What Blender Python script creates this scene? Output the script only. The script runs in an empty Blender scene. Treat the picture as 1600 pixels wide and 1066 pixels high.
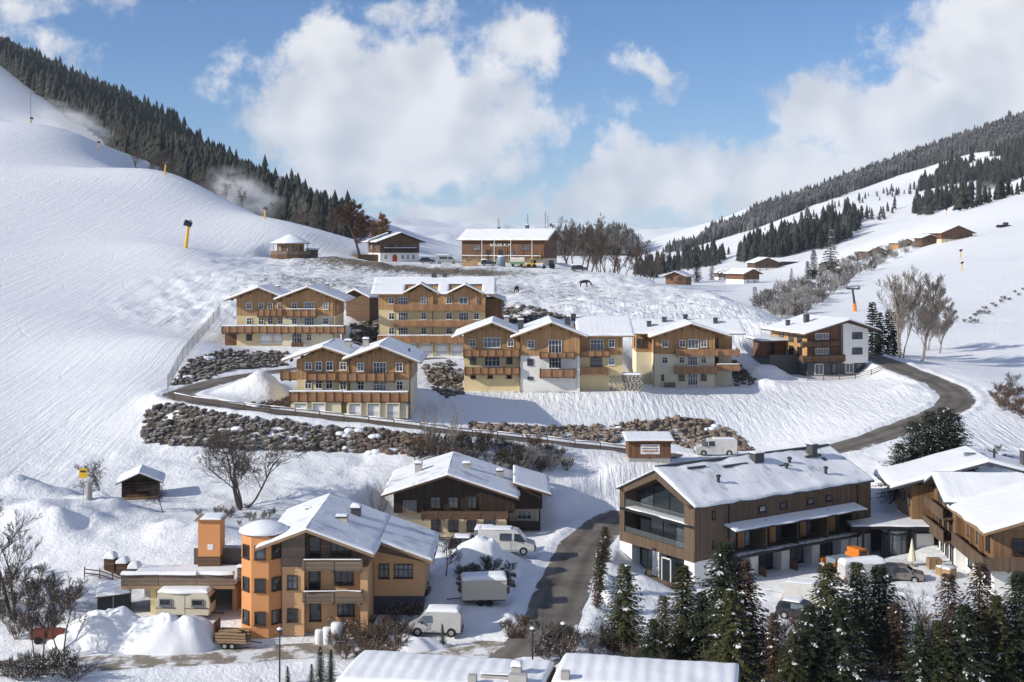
import bpy, math, random
import numpy as np
from mathutils import Vector, Matrix
R = math.radians
random.seed(7); RNG = np.random.default_rng(11)
S = bpy.context.scene
COL = S.collection
CZ = 40.0; FPX = 2000.0; HOR = 380.0          # camera height, focal length and horizon of the 1600 px wide photograph

# ---------------------------------------------------------------- camera
cam = bpy.data.cameras.new('camera'); camo = bpy.data.objects.new('camera', cam); COL.objects.link(camo)
camo.location = (0, 0, CZ); camo.rotation_euler = (R(90), 0, 0)
cam.sensor_width = 36; cam.sensor_fit = 'HORIZONTAL'; cam.lens = 36 * FPX / 1600
cam.shift_y = -(533 - HOR) / 1600
cam.clip_start = 1; cam.clip_end = 30000
S.camera = camo

# ---------------------------------------------------------------- sun, sky, exposure
SUN_AZ, SUN_EL = 250.0, 25.5                  # compass-like: 0 = +Y, 90 = +X
sd = Vector((math.sin(R(SUN_AZ)) * math.cos(R(SUN_EL)), math.cos(R(SUN_AZ)) * math.cos(R(SUN_EL)), math.sin(R(SUN_EL))))
sun = bpy.data.lights.new('sun', 'SUN'); sun.energy = 4.2; sun.angle = R(0.5); sun.color = (1.0, 0.945, 0.84)
suno = bpy.data.objects.new('sun', sun); COL.objects.link(suno)
suno.rotation_euler = sd.to_track_quat('Z', 'Y').to_euler(); suno.location = (-60, -20, 200)
S.view_settings.view_transform = 'Standard'; S.view_settings.look = 'None'
S.view_settings.gamma = 1.0; S.view_settings.use_curve_mapping = False
S.view_settings.exposure = 0.17
S.render.film_transparent = False
S.cycles.use_denoising = True
S.cycles.max_bounces = 4; S.cycles.diffuse_bounces = 2; S.cycles.glossy_bounces = 2; S.cycles.transmission_bounces = 3
S.cycles.use_adaptive_sampling = True; S.cycles.adaptive_threshold = .02
S.cycles.volume_bounces = 1; S.cycles.transparent_max_bounces = 6
S.cycles.caustics_reflective = False; S.cycles.caustics_refractive = False

class NT:
    """small helper to write node trees in a line each"""
    def __init__(s, tree): s.t = tree; s.n = tree.nodes; s.l = tree.links
    def add(s, typ, **kw):
        n = s.n.new(typ)
        for k, v in kw.items(): setattr(n, k, v)
        return n
    def put(s, sock, v):
        if isinstance(v, (int, float)): sock.default_value = v
        elif isinstance(v, (tuple, list)):
            sock.default_value = (*v, 1.0) if len(v) == 3 and sock.type == 'RGBA' else v
        else: s.l.new(v, sock)
    def m(s, op, a, b=0.0, c=None, clamp=False):
        n = s.add('ShaderNodeMath', operation=op, use_clamp=clamp)
        s.put(n.inputs[0], a); s.put(n.inputs[1], b)
        if c is not None: s.put(n.inputs[2], c)
        return n.outputs[0]
    def mix(s, f, a, b, blend='MIX'):
        n = s.add('ShaderNodeMix', data_type='RGBA', blend_type=blend)
        s.put(n.inputs[0], f); s.put(n.inputs[6], a); s.put(n.inputs[7], b)
        return n.outputs[2]
    def noise(s, vec, scale, detail=4, rough=.55, dist=0.0, out=0):
        n = s.add('ShaderNodeTexNoise')
        if vec is not None: s.l.new(vec, n.inputs['Vector'])
        n.inputs['Scale'].default_value = scale; n.inputs['Detail'].default_value = detail
        n.inputs['Roughness'].default_value = rough; n.inputs['Distortion'].default_value = dist
        return n.outputs[out]
    def ss(s, v, lo, hi):
        n = s.add('ShaderNodeMapRange', interpolation_type='SMOOTHSTEP')
        s.put(n.inputs[0], v); s.put(n.inputs[1], lo); s.put(n.inputs[2], hi)
        return n.outputs[0]
    def mapping(s, vec, scale=(1, 1, 1), rot=(0, 0, 0), loc=(0, 0, 0)):
        n = s.add('ShaderNodeMapping'); s.l.new(vec, n.inputs[0])
        n.inputs[1].default_value = loc; n.inputs[2].default_value = rot; n.inputs[3].default_value = scale
        return n.outputs[0]
    def bump(s, h, strength, dist):
        n = s.add('ShaderNodeBump'); s.put(n.inputs['Height'], h)
        n.inputs['Strength'].default_value = strength; n.inputs['Distance'].default_value = dist
        return n.outputs[0]

def build_world():
    w = bpy.data.worlds.new('World'); S.world = w; w.use_nodes = True
    t = NT(w.node_tree); t.n.clear()
    out = t.add('ShaderNodeOutputWorld'); bg = t.add('ShaderNodeBackground')
    sky = t.add('ShaderNodeTexSky', sky_type='NISHITA'); sky.sun_disc = False
    sky.sun_elevation = R(SUN_EL); sky.sun_rotation = R(SUN_AZ); sky.altitude = 1000
    sky.air_density = 1.0; sky.dust_density = 0.0; sky.ozone_density = 2.5
    tc = t.add('ShaderNodeTexCoord'); D = tc.outputs['Generated']
    sp = t.add('ShaderNodeSeparateXYZ'); t.l.new(D, sp.inputs[0])
    az = t.m('ARCTAN2', sp.outputs[0], sp.outputs[1]); el = t.m('ARCSINE', sp.outputs[2])
    # ragged edges: the direction is pushed about by noise before the cloud masses are measured
    wn = t.noise(D, 9, 3, .62, out=1)
    sw = t.add('ShaderNodeSeparateXYZ'); t.l.new(wn, sw.inputs[0])
    wf = t.noise(D, 34, 3, .6)
    azw = t.m('ADD', az, t.m('MULTIPLY', t.m('SUBTRACT', sw.outputs[0], .5), .13))
    elw = t.m('ADD', el, t.m('MULTIPLY', t.m('SUBTRACT', sw.outputs[1], .5), .11))
    elw = t.m('ADD', elw, t.m('MULTIPLY', t.m('SUBTRACT', wf, .5), .03))
    cv = t.add('ShaderNodeCombineXYZ'); t.put(cv.inputs[0], azw); t.put(cv.inputs[1], elw)
    blobs = [  # pixel centre, radii in pixels, weight: the cloud masses over the valley
        (640, 180, 215, 110, 1.0), (800, 95, 140, 80, .72), (700, 20, 170, 45, .5), (555, 245, 120, 75, .75),
        (720, 318, 200, 38, .75), (1010, 300, 150, 62, .95), (1230, 270, 150, 75, .9), (1420, 190, 200, 80, 1.0), (1620, 120, 200, 120, 1.0),
        (1050, 110, 85, 45, .56), (370, 120, 80, 50, .5), (60, 35, 150, 60, .62), (330, 15, 90, 35, .52), (-300, 120, 300, 130, .9), (2200, 190, 360, 130, .9), (-900, 220, 330, 110, .9)]
    dens = None
    for (u, v, ru, rv, a) in blobs:
        a0 = math.atan((u - 800) / FPX); e0 = math.atan((HOR - v) / FPX); kx = FPX / ru / 1.25; ky = FPX / rv / 1.25
        q = t.add('ShaderNodeVectorMath', operation='MULTIPLY_ADD'); t.l.new(cv.outputs[0], q.inputs[0])
        q.inputs[1].default_value = (kx, ky, 0); q.inputs[2].default_value = (-a0 * kx, -e0 * ky, 0)
        dt = t.add('ShaderNodeVectorMath', operation='DOT_PRODUCT'); t.l.new(q.outputs[0], dt.inputs[0]); t.l.new(q.outputs[0], dt.inputs[1])
        b = t.m('EXPONENT', t.m('MULTIPLY_ADD', dt.outputs['Value'], -1.0, math.log(a)))
        dens = b if dens is None else t.m('MAXIMUM', dens, b)
    # the rest of the sky carries the same broken cloud
    low = t.noise(t.mapping(D, (1, 1, 2.2)), 2.6, 2, .55)
    away = t.ss(t.m('ABSOLUTE', az), .62, .95)
    rest = t.m('MULTIPLY', t.ss(low, .46, .62), away)
    dens = t.m('MAXIMUM', dens, t.m('MULTIPLY', rest, .9))
    fb = t.noise(D, 15, 7, .66)
    cover = t.ss(t.m('ADD', dens, t.m('MULTIPLY', t.m('SUBTRACT', fb, .5), 1.25)), .38, .66)
    cover = t.m('MULTIPLY', cover, t.ss(el, -.02, .004))
    # clouds are bright towards the sun side and grey in their thick lower parts
    sh = t.noise(D, 7, 3, .58)
    sh2 = t.noise(t.mapping(D, loc=(.018, .006, -.012)), 7, 3, .58)
    lit = t.m('ADD', t.m('MULTIPLY', t.m('SUBTRACT', sh, sh2), 7.0), .55, clamp=True)
    tone = t.m('ADD', t.m('MULTIPLY', lit, .75), t.m('MULTIPLY', t.m('SUBTRACT', el, .02), 2.6), clamp=True)
    ccol = t.mix(tone, (4.6, 4.95, 5.6), (7.9, 7.95, 8.1))
    skc = t.mix(1.0, sky.outputs[0], (.47, .69, .97), 'MULTIPLY')
    skc = t.mix(t.m('MULTIPLY', t.ss(el, .07, -.01), .7), skc, (5.0, 6.0, 7.4))       # pale air above the horizon
    col = t.mix(t.m('MULTIPLY', cover, .93), skc, ccol)
    t.l.new(col, bg.inputs[0]); bg.inputs[1].default_value = 0.1
    t.l.new(bg.outputs[0], out.inputs[0])
    w.cycles.sampling_method = 'MANUAL'; w.cycles.sample_map_resolution = 512
build_world()

# ---------------------------------------------------------------- materials
MATS = {}
def mat(name, col, rough=.7, var=.12, vs=3.0, bump=0.0, bs=20.0, bd=.02, spec=.3, metal=0.0, col2=None, c2s=1.0, c2lo=.5, c2hi=.6, boards=None, snowy=None, cast=None):
    """principled surface whose colour wanders with noise; boards = (axis, width) adds plank joints; snowy = (lo, hi) lays snow on upward faces"""
    if name in MATS: return MATS[name]
    m = bpy.data.materials.new(name); m.use_nodes = True; MATS[name] = m
    t = NT(m.node_tree); p = t.n['Principled BSDF']
    tc = t.add('ShaderNodeTexCoord'); V = tc.outputs['Object']
    n1 = t.noise(V, vs, 3, .6)
    oi = t.add('ShaderNodeObjectInfo')
    f = t.m('ADD', t.m('MULTIPLY', t.m('SUBTRACT', n1, .5), 2 * var), t.m('MULTIPLY', t.m('SUBTRACT', oi.outputs['Random'], .5), var))
    hsv = t.add('ShaderNodeHueSaturation'); hsv.inputs['Color'].default_value = (*col, 1)
    t.l.new(t.m('ADD', f, 1.0), hsv.inputs['Value']); c = hsv.outputs[0]
    if col2 is not None:
        c = t.mix(t.ss(t.noise(V, c2s, 6, .65), c2lo, c2hi), c, col2)
    h = None
    if boards:
        ax, wd = boards
        sx = t.add('ShaderNodeSeparateXYZ'); t.l.new(V, sx.inputs[0])
        if ax == 'H': co = sx.outputs[2]
        else: co = t.m('ADD', sx.outputs[0], sx.outputs[1])
        k = t.m('DIVIDE', co, wd); fr = t.m('FRACT', k)
        cell = t.m('FLOOR', k)
        wn = t.add('ShaderNodeTexWhiteNoise', noise_dimensions='1D'); t.l.new(cell, wn.inputs['W'])
        c = t.mix(1.0, c, t.mix(wn.outputs[0], (.72, .72, .72), (1.15, 1.15, 1.15)), 'MULTIPLY')
        joint = t.ss(t.m('ABSOLUTE', t.m('SUBTRACT', fr, .5)), .44, .49)
        h = t.m('MULTIPLY', joint, -1.0)
        gr = t.noise(t.mapping(V, (9, 9, .6) if ax != 'H' else (.6, .6, 9)), 2.2, 6, .7)
        c = t.mix(t.m('MULTIPLY', t.ss(gr, .45, .75), .35), c, tuple(x * .45 for x in col))
    if bump:
        hb = t.m('MULTIPLY', t.noise(V, bs, 6, .65), bump)
        h = hb if h is None else t.m('ADD', h, hb)
    if snowy:
        g = t.add('ShaderNodeNewGeometry'); sn = t.add('ShaderNodeSeparateXYZ'); t.l.new(g.outputs['Normal'], sn.inputs[0])
        wob = t.m('ADD', sn.outputs[2], t.m('MULTIPLY', t.m('SUBTRACT', t.noise(tc.outputs['Object'], 1.7, 5, .7), .5), .9))
        c = t.mix(t.ss(wob, snowy[0], snowy[1]), c, (.86, .88, .91))
    t.l.new(c, p.inputs['Base Color'])
    p.inputs['Roughness'].default_value = rough; p.inputs['Metallic'].default_value = metal
    p.inputs['Specular IOR Level'].default_value = spec
    if h is not None: t.l.new(t.bump(h, .7, bd), p.inputs['Normal'])
    return m

def mat_snow():
    m = bpy.data.materials.new('snow'); m.use_nodes = True; MATS['snow'] = m
    t = NT(m.node_tree); p = t.n['Principled BSDF']
    g = t.add('ShaderNodeNewGeometry'); V = g.outputs['Position']
    n = t.noise(V, .9, 3, .6); n2 = t.noise(V, 5, 3, .65)
    c = t.mix(n, (.84, .86, .89), (.90, .91, .92))
    t.l.new(c, p.inputs['Base Color']); p.inputs['Roughness'].default_value = .62; p.inputs['Specular IOR Level'].default_value = .25
    h = t.m('ADD', t.m('MULTIPLY', n, .6), t.m('MULTIPLY', n2, .35))
    t.l.new(t.bump(h, .55, .10), p.inputs['Normal'])
    return m
mat_snow()
def mat_roof_snow(name, bare):
    m = bpy.data.materials.new(name); m.use_nodes = True; MATS[name] = m
    t = NT(m.node_tree); p = t.n['Principled BSDF']
    uv = t.add('ShaderNodeAttribute', attribute_name='lie').outputs['Vector']; V = t.add('ShaderNodeNewGeometry').outputs['Position']
    st = t.noise(t.mapping(uv, (1.7, .22, 1)), 1.0, 4, .6, .3); n = t.noise(V, .8, 3, .6); n2 = t.noise(V, 4, 3, .65)
    c = t.mix(st, (.80, .825, .865), (.90, .905, .92))
    if bare:                                     # bluish-grey noise patches mixed into the snow colour
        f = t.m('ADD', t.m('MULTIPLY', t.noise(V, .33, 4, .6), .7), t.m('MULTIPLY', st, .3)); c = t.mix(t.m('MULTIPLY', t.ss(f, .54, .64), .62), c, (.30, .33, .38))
    t.l.new(c, p.inputs['Base Color']); p.inputs['Roughness'].default_value = .6; p.inputs['Specular IOR Level'].default_value = .25
    h = t.m('ADD', t.m('ADD', t.m('MULTIPLY', st, .55), t.m('MULTIPLY', n, .6)), t.m('MULTIPLY', n2, .25))
    t.l.new(t.bump(h, .6, .16), p.inputs['Normal'])
mat_roof_snow('snow_roof', False); mat_roof_snow('snow_patchy', True)

def mat_glass(name='glass', col=(.02, .026, .032), rough=.06):
    m = bpy.data.materials.new(name); m.use_nodes = True; MATS[name] = m
    t = NT(m.node_tree); p = t.n['Principled BSDF']
    tc = t.add('ShaderNodeTexCoord'); oi = t.add('ShaderNodeObjectInfo')
    # curtains and dark rooms behind the panes: a soft tone that differs from window to window
    v = t.m('ADD', t.m('MULTIPLY', oi.outputs['Random'], .9), t.m('MULTIPLY', t.noise(tc.outputs['Object'], 1.3, 3), .5))
    c = t.mix(t.ss(v, .75, 1.25), col, tuple(min(1, x * 6 + .03) for x in col))
    t.l.new(c, p.inputs['Base Color']); p.inputs['Roughness'].default_value = rough; p.inputs['Specular IOR Level'].default_value = .7
    t.l.new(t.bump(t.noise(tc.outputs['Object'], .8, 2), .12, .05), p.inputs['Normal'])
mat_glass(); mat_glass('glass_light', (.09, .11, .13), .08)

mat('wood_orange', (.50, .29, .135), .65, .18, 1.2, boards=('V', .16), bd=.012)
mat('wood_rail', (.38, .20, .10), .65, .2, 1.5, boards=('V', .13), bd=.012)
mat('wood_dark', (.045, .03, .022), .7, .25, 1.5, boards=('V', .2), bd=.015)
mat('wood_brown', (.13, .075, .045), .7, .25, 1.5, boards=('H', .2), bd=.015)
mat('wood_grey', (.2, .15, .11), .75, .2, 1.5, boards=('H', .18), bd=.012)
mat('wood_old', (.27, .16, .085), .7, .2, 1.0, boards=('V', .16), bd=.012)
mat('rust', (.16, .05, .03), .7, .3, 3)
mat('paint_dull', (.55, .54, .52), .5, .12, 1.5, spec=.4, col2=(.38, .36, .33), c2s=1.2, c2lo=.5, c2hi=.8)
mat('wood_hotel', (.135, .093, .062), .65, .16, .9, boards=('V', .14), bd=.01)
mat('wood_barn', (.2, .1, .055), .75, .3, 1.0, boards=('V', .22), bd=.015)
mat('wood_beam', (.30, .20, .12), .7, .2, 2.0)
mat('plaster_yellow', (.72, .58, .33), .85, .06, .8, bump=.3, bs=30, bd=.006, col2=(.60, .48, .28), c2s=.4, c2lo=.52, c2hi=.78)
mat('plaster_cream', (.74, .66, .48), .85, .06, .8, bump=.3, bs=30, bd=.006, col2=(.62, .55, .41), c2s=.4, c2lo=.52, c2hi=.78)
mat('plaster_white', (.80, .79, .76), .85, .04, .8, bump=.3, bs=30, bd=.006)
mat('plaster_orange', (.66, .30, .12), .85, .05, .8, bump=.3, bs=30, bd=.006)
mat('plaster_peach', (.66, .395, .205), .85, .07, .7, bump=.3, bs=30, bd=.006, col2=(.54, .33, .19), c2s=.45, c2lo=.52, c2hi=.75)
mat('plaster_beige', (.66, .55, .38), .85, .06, .7, bump=.3, bs=30, bd=.006)
mat('frame_white', (.80, .79, .77), .5, .03)
mat('frame_brown', (.07, .04, .025), .6, .1)
mat('frame_black', (.018, .019, .021), .45, .1)
mat('garage_white', (.76, .77, .78), .5, .03, boards=('H', .45), bd=.01)
mat('metal_grey', (.3, .31, .32), .4, .1, metal=.7)
mat('metal_dark', (.05, .052, .056), .5, .1, metal=.3)
mat('slate', (.075, .078, .085), .6, .2, 2)
mat('concrete', (.40, .385, .36), .9, .15, .7, bump=.5, bs=14, bd=.01, col2=(.2, .19, .18), c2s=.6, c2lo=.5, c2hi=.75)
mat('rock', (.135, .115, .098), .9, .35, 1.4, bump=1, bs=4, bd=.08, snowy=(.82, 1.1))
mat('rock_brown', (.235, .185, .145), .9, .3, 1.4, bump=1, bs=4, bd=.08, snowy=(.95, 1.25))
mat('rock_red', (.15, .112, .09), .9, .3, 1.4, bump=1, bs=4, bd=.08, snowy=(.9, 1.2))
mat('stone_wall', (.36, .33, .29), .9, .3, 2.0, bump=1, bs=8, bd=.03, snowy=(.9, 1.2))
mat('asphalt', (.19, .168, .145), .85, .25, .35, bump=.5, bs=40, bd=.01, col2=(.125, .107, .09), c2s=.22, c2lo=.40, c2hi=.64)
mat('mud_road', (.30, .26, .21), .9, .25, .5, bump=.8, bs=6, bd=.05, col2=(.80, .81, .83), c2s=.5, c2lo=.44, c2hi=.58)
mat('bark', (.075, .062, .052), .9, .25, 2.5)
mat('bark_pale', (.27, .235, .20), .9, .25, 2.5)
mat('bark_brown', (.115, .085, .065), .9, .25, 2.5)
mat('bark_frost', (.27, .25, .235), .9, .3, 1.0)
mat('leaf_russet', (.20, .098, .048), .85, .3, 1.0)
mat('needle', (.026, .036, .017), .8, .4, .8)
mat('needle_olive', (.056, .060, .022), .8, .4, .8)
mat('needle_brown', (.085, .055, .036), .85, .4, .8)
mat('forest_dark', (.022, .027, .021), .9, .5, .05, snowy=(1.0, 1.3), col2=(.085, .085, .078), c2s=.045, c2lo=.5, c2hi=.72)
mat('forest_frost', (.055, .055, .051), .9, .4, .04, snowy=(.82, 1.2), col2=(.17, .17, .17), c2s=.02, c2lo=.48, c2hi=.7)
mat('paint_yellow', (.72, .42, .03), .5, .1)
mat('paint_orange', (.72, .22, .03), .5, .1)
mat('paint_red', (.40, .06, .03), .5, .1)
mat('paint_white', (.78, .78, .77), .35, .04, spec=.5)
mat('paint_silver', (.42, .43, .43), .3, .05, spec=.5, metal=.4)
mat('paint_taupe', (.24, .21, .19), .3, .05, spec=.5, metal=.4)
mat('paint_dark', (.03, .032, .036), .3, .05, spec=.5)
mat('paint_bluegrey', (.20, .25, .30), .4, .08)
mat('paint_cream', (.66, .60, .47), .45, .06)
mat('paint_green', (.16, .27, .18), .5, .1)
mat('rubber', (.015, .015, .016), .8, .1)
mat('tarp_dark', (.03, .034, .034), .6, .15)
mat('bag_white', (.76, .76, .75), .7, .08, bump=.6, bs=5, bd=.05)
mat('firewood', (.34, .22, .12), .8, .35, 4)
mat('horse_coat', (.025, .02, .017), .7, .1)
mat('cloth_cream', (.72, .66, .5), .8, .06)

# ---------------------------------------------------------------- mesh helpers
class MB:
    """collects vertices and faces, then links ONE mesh object"""
    def __init__(s): s.v = []; s.f = []
    def add(s, vs, fs):
        b = len(s.v); s.v.extend([tuple(p) for p in vs]); s.f.extend([tuple(i + b for i in q) for q in fs]); return s
    def box(s, x0, y0, z0, x1, y1, z1):
        return s.add([(x0, y0, z0), (x1, y0, z0), (x1, y1, z0), (x0, y1, z0), (x0, y0, z1), (x1, y0, z1), (x1, y1, z1), (x0, y1, z1)],
                     [(3, 2, 1, 0), (4, 5, 6, 7), (0, 1, 5, 4), (1, 2, 6, 5), (2, 3, 7, 6), (3, 0, 4, 7)])
    def prism(s, pts, a, b, axis='y'):
        """outline pts (p,q) extruded from a to b: axis y -> (p, t, q); axis x -> (t, p, q); axis z -> (p, q, t)"""
        n = len(pts)
        f = {'y': lambda p, t: (p[0], t, p[1]), 'x': lambda p, t: (t, p[0], p[1]), 'z': lambda p, t: (p[0], p[1], t)}[axis]
        return s.add([f(p, a) for p in pts] + [f(p, b) for p in pts],
                     [tuple(range(n)), tuple(range(2 * n - 1, n - 1, -1))] + [(i, i + n, (i + 1) % n + n, (i + 1) % n) for i in range(n)])
    def tube(s, p0, p1, r0, r1=None, n=6, cap=True):
        r1 = r0 if r1 is None else r1
        p0 = Vector(p0); p1 = Vector(p1); d = (p1 - p0)
        if d.length < 1e-6: return s
        d.normalize(); a = d.orthogonal().normalized(); b = d.cross(a)
        ring = lambda p, r: [p + (a * math.cos(2 * math.pi * i / n) + b * math.sin(2 * math.pi * i / n)) * r for i in range(n)]
        fs = [(i, (i + 1) % n, (i + 1) % n + n, i + n) for i in range(n)]
        if cap: fs += [tuple(range(n - 1, -1, -1)), tuple(range(n, 2 * n))]
        return s.add(ring(p0, r0) + ring(p1, r1), fs)
    def lathe(s, c, prof, n=16):
        """prof: (radius, z) from bottom to top"""
        vs = []; fs = []; k = len(prof)
        for (r, z) in prof:
            for i in range(n):
                an = 2 * math.pi * i / n; vs.append((c[0] + r * math.cos(an), c[1] + r * math.sin(an), c[2] + z))
        for j in range(k - 1):
            for i in range(n): fs.append((j * n + i, j * n + (i + 1) % n, (j + 1) * n + (i + 1) % n, (j + 1) * n + i))
        fs.append(tuple(range(n - 1, -1, -1))); fs.append(tuple(range((k - 1) * n, k * n)))
        return s.add(vs, fs)
    def quad(s, a, b, c, d): return s.add([a, b, c, d], [(0, 1, 2, 3)])
    def mesh(s, name, material, smooth=False):
        me = bpy.data.meshes.new(name); me.from_pydata(s.v, [], s.f); me.update()
        if material: me.materials.append(MATS[material])
        if smooth: me.polygons.foreach_set('use_smooth', [True] * len(me.polygons))
        return me
    def build(s, name, material, parent=None, loc=None, rz=0.0, smooth=False):
        me = s.mesh(name, material, smooth)
        if getattr(s, 'lie', None): me.attributes.new('lie', 'FLOAT_VECTOR', 'POINT').data.foreach_set('vector', s.lie)
        return link(name, me, parent, loc, rz)

def link(name, me, parent=None, loc=None, rz=0.0):
    o = bpy.data.objects.new(name, me); COL.objects.link(o)
    if parent is not None: o.parent = parent
    if loc is not None: o.location = loc
    if rz: o.rotation_euler = (0, 0, rz)
    return o
def tag(o, label, cat, group=None, kind=None):
    if label: o['label'] = label
    if cat: o['category'] = cat
    if group: o['group'] = group
    if kind: o['kind'] = kind
    return o
def thing(name, label, cat, loc=(0, 0, 0), rz=0.0, group=None):
    o = bpy.data.objects.new(name, None); COL.objects.link(o); o.empty_display_size = .5
    o.location = loc; o.rotation_euler = (0, 0, rz)
    return tag(o, label, cat, group)
def struct(o): o['kind'] = 'structure'; return o
def stuff(o): o['kind'] = 'stuff'; return o
def np_mesh(name, V, F, material, smooth=False):
    """fast mesh from numpy arrays: V (n,3), F (m,k) all faces of k corners"""
    V = np.asarray(V, np.float32); F = np.asarray(F, np.int32)
    me = bpy.data.meshes.new(name); me.vertices.add(len(V)); me.vertices.foreach_set('co', V.ravel())
    k = F.shape[1]; me.loops.add(F.size); me.loops.foreach_set('vertex_index', F.ravel())
    me.polygons.add(len(F)); me.polygons.foreach_set('loop_start', np.arange(0, F.size, k, dtype=np.int32))
    if smooth: me.polygons.foreach_set('use_smooth', np.ones(len(F), bool))
    me.materials.append(MATS[material]); me.update(calc_edges=True); me.validate()
    return me

# ---------------------------------------------------------------- value noise and the lie of the land
_tab = RNG.random((256, 256))
def vnoise(x, y):
    xi = np.floor(x).astype(int); yi = np.floor(y).astype(int); fx = x - xi; fy = y - yi
    fx = fx * fx * (3 - 2 * fx); fy = fy * fy * (3 - 2 * fy)
    g = lambda a, b: _tab[a & 255, b & 255]
    return (g(xi, yi) * (1 - fx) + g(xi + 1, yi) * fx) * (1 - fy) + (g(xi, yi + 1) * (1 - fx) + g(xi + 1, yi + 1) * fx) * fy - .5
def fbm(x, y, sc, octv=4):
    o = 0; a = 1.0
    for i in range(octv):
        o = o + a * vnoise(x / sc + 17.3 * i, y / sc - 9.1 * i); sc *= .5; a *= .5
    return o
def P(u, v, d):
    """a point seen at pixel (u, v) of the photograph at d metres depth"""
    return Vector(((u - 800) * d / FPX, d, CZ - (v - HOR) * d / FPX))
# ---------------------------------------------------------------- sites of the buildings: corner on the ground, yaw, width, depth
SITE = {
 'A': (P(370, 540, 230), 0, 17.7, 11.5), 'B': (P(591.6, 556, 232), 0, 19.3, 12), 'C': (P(464, 651, 174), 0, 15.5, 11.5),
 'D': (P(725, 611, 200), 0, 24.8, 12), 'E': (P(1022.6, 604.4, 215), 0, 13.4, 12), 'F': (P(1262, 588, 222), R(17), 11.6, 13),
 'G': (P(1085, 920, 125), R(34), 25.6, 11.6), 'H': (P(1553, 930, 120), R(-4), 16, 30), 'I': (P(441, 986, 105), 0, 12.2, 12.5),
 'J': (P(620, 838, 142), 0, 14, 12), 'L': (P(722, 411, 372), R(-20), 25, 12), 'M': (P(594, 409, 365), R(20), 11.5, 14),
 'N': (P(418, 403, 345), 0, 12, 11), 'O': (P(982, 722, 163), 0, 5.4, 4), 'Q': (P(196, 962, 108), 0, 12, 7), 'W': (P(192, 779, 140), R(22), 3.6, 3.4),
}
def site_mat(k): return Matrix.Translation(SITE[k][0]) @ Matrix.Rotation(SITE[k][1], 4, 'Z')

ROADS = {  # name: (half width, [(u, v, d)...], material)
 'village_road': (2.6, [(760, 1085, 94), (800, 1045, 97), (838, 1005, 102), (868, 950, 112), (886, 905, 122), (903, 865, 132), (932, 830, 142), (966, 806, 152), (1015, 786, 155), (1105, 750, 158), (1215, 720, 161), (1320, 697, 165), (1400, 672, 172), (1462, 648, 180), (1495, 626, 190), (1478, 604, 201), (1425, 582, 214), (1376, 562, 232), (1335, 548, 250)], 'asphalt'),
 'hairpin_road': (2.2, [(1060, 714, 170), (980, 704, 172), (850, 690, 170), (700, 674, 169), (560, 657, 168.5), (450, 645, 168), (360, 634, 169), (300, 624, 173), (278, 617, 178.5), (292, 610, 184), (322, 601, 189), (360, 591, 194), (412, 583, 199), (470, 576, 206), (540, 568, 215), (610, 562, 223), (700, 560, 228)], 'asphalt'),
 'muddy_lane': (1.9, [(-160, 1052, 96), (-40, 1046, 97), (100, 1038, 98), (230, 1030, 99.5), (350, 1024, 100.5), (480, 1016, 102), (620, 1012, 103), (740, 1012, 103), (836, 1012, 101.5)], 'mud_road'),
}
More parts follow.
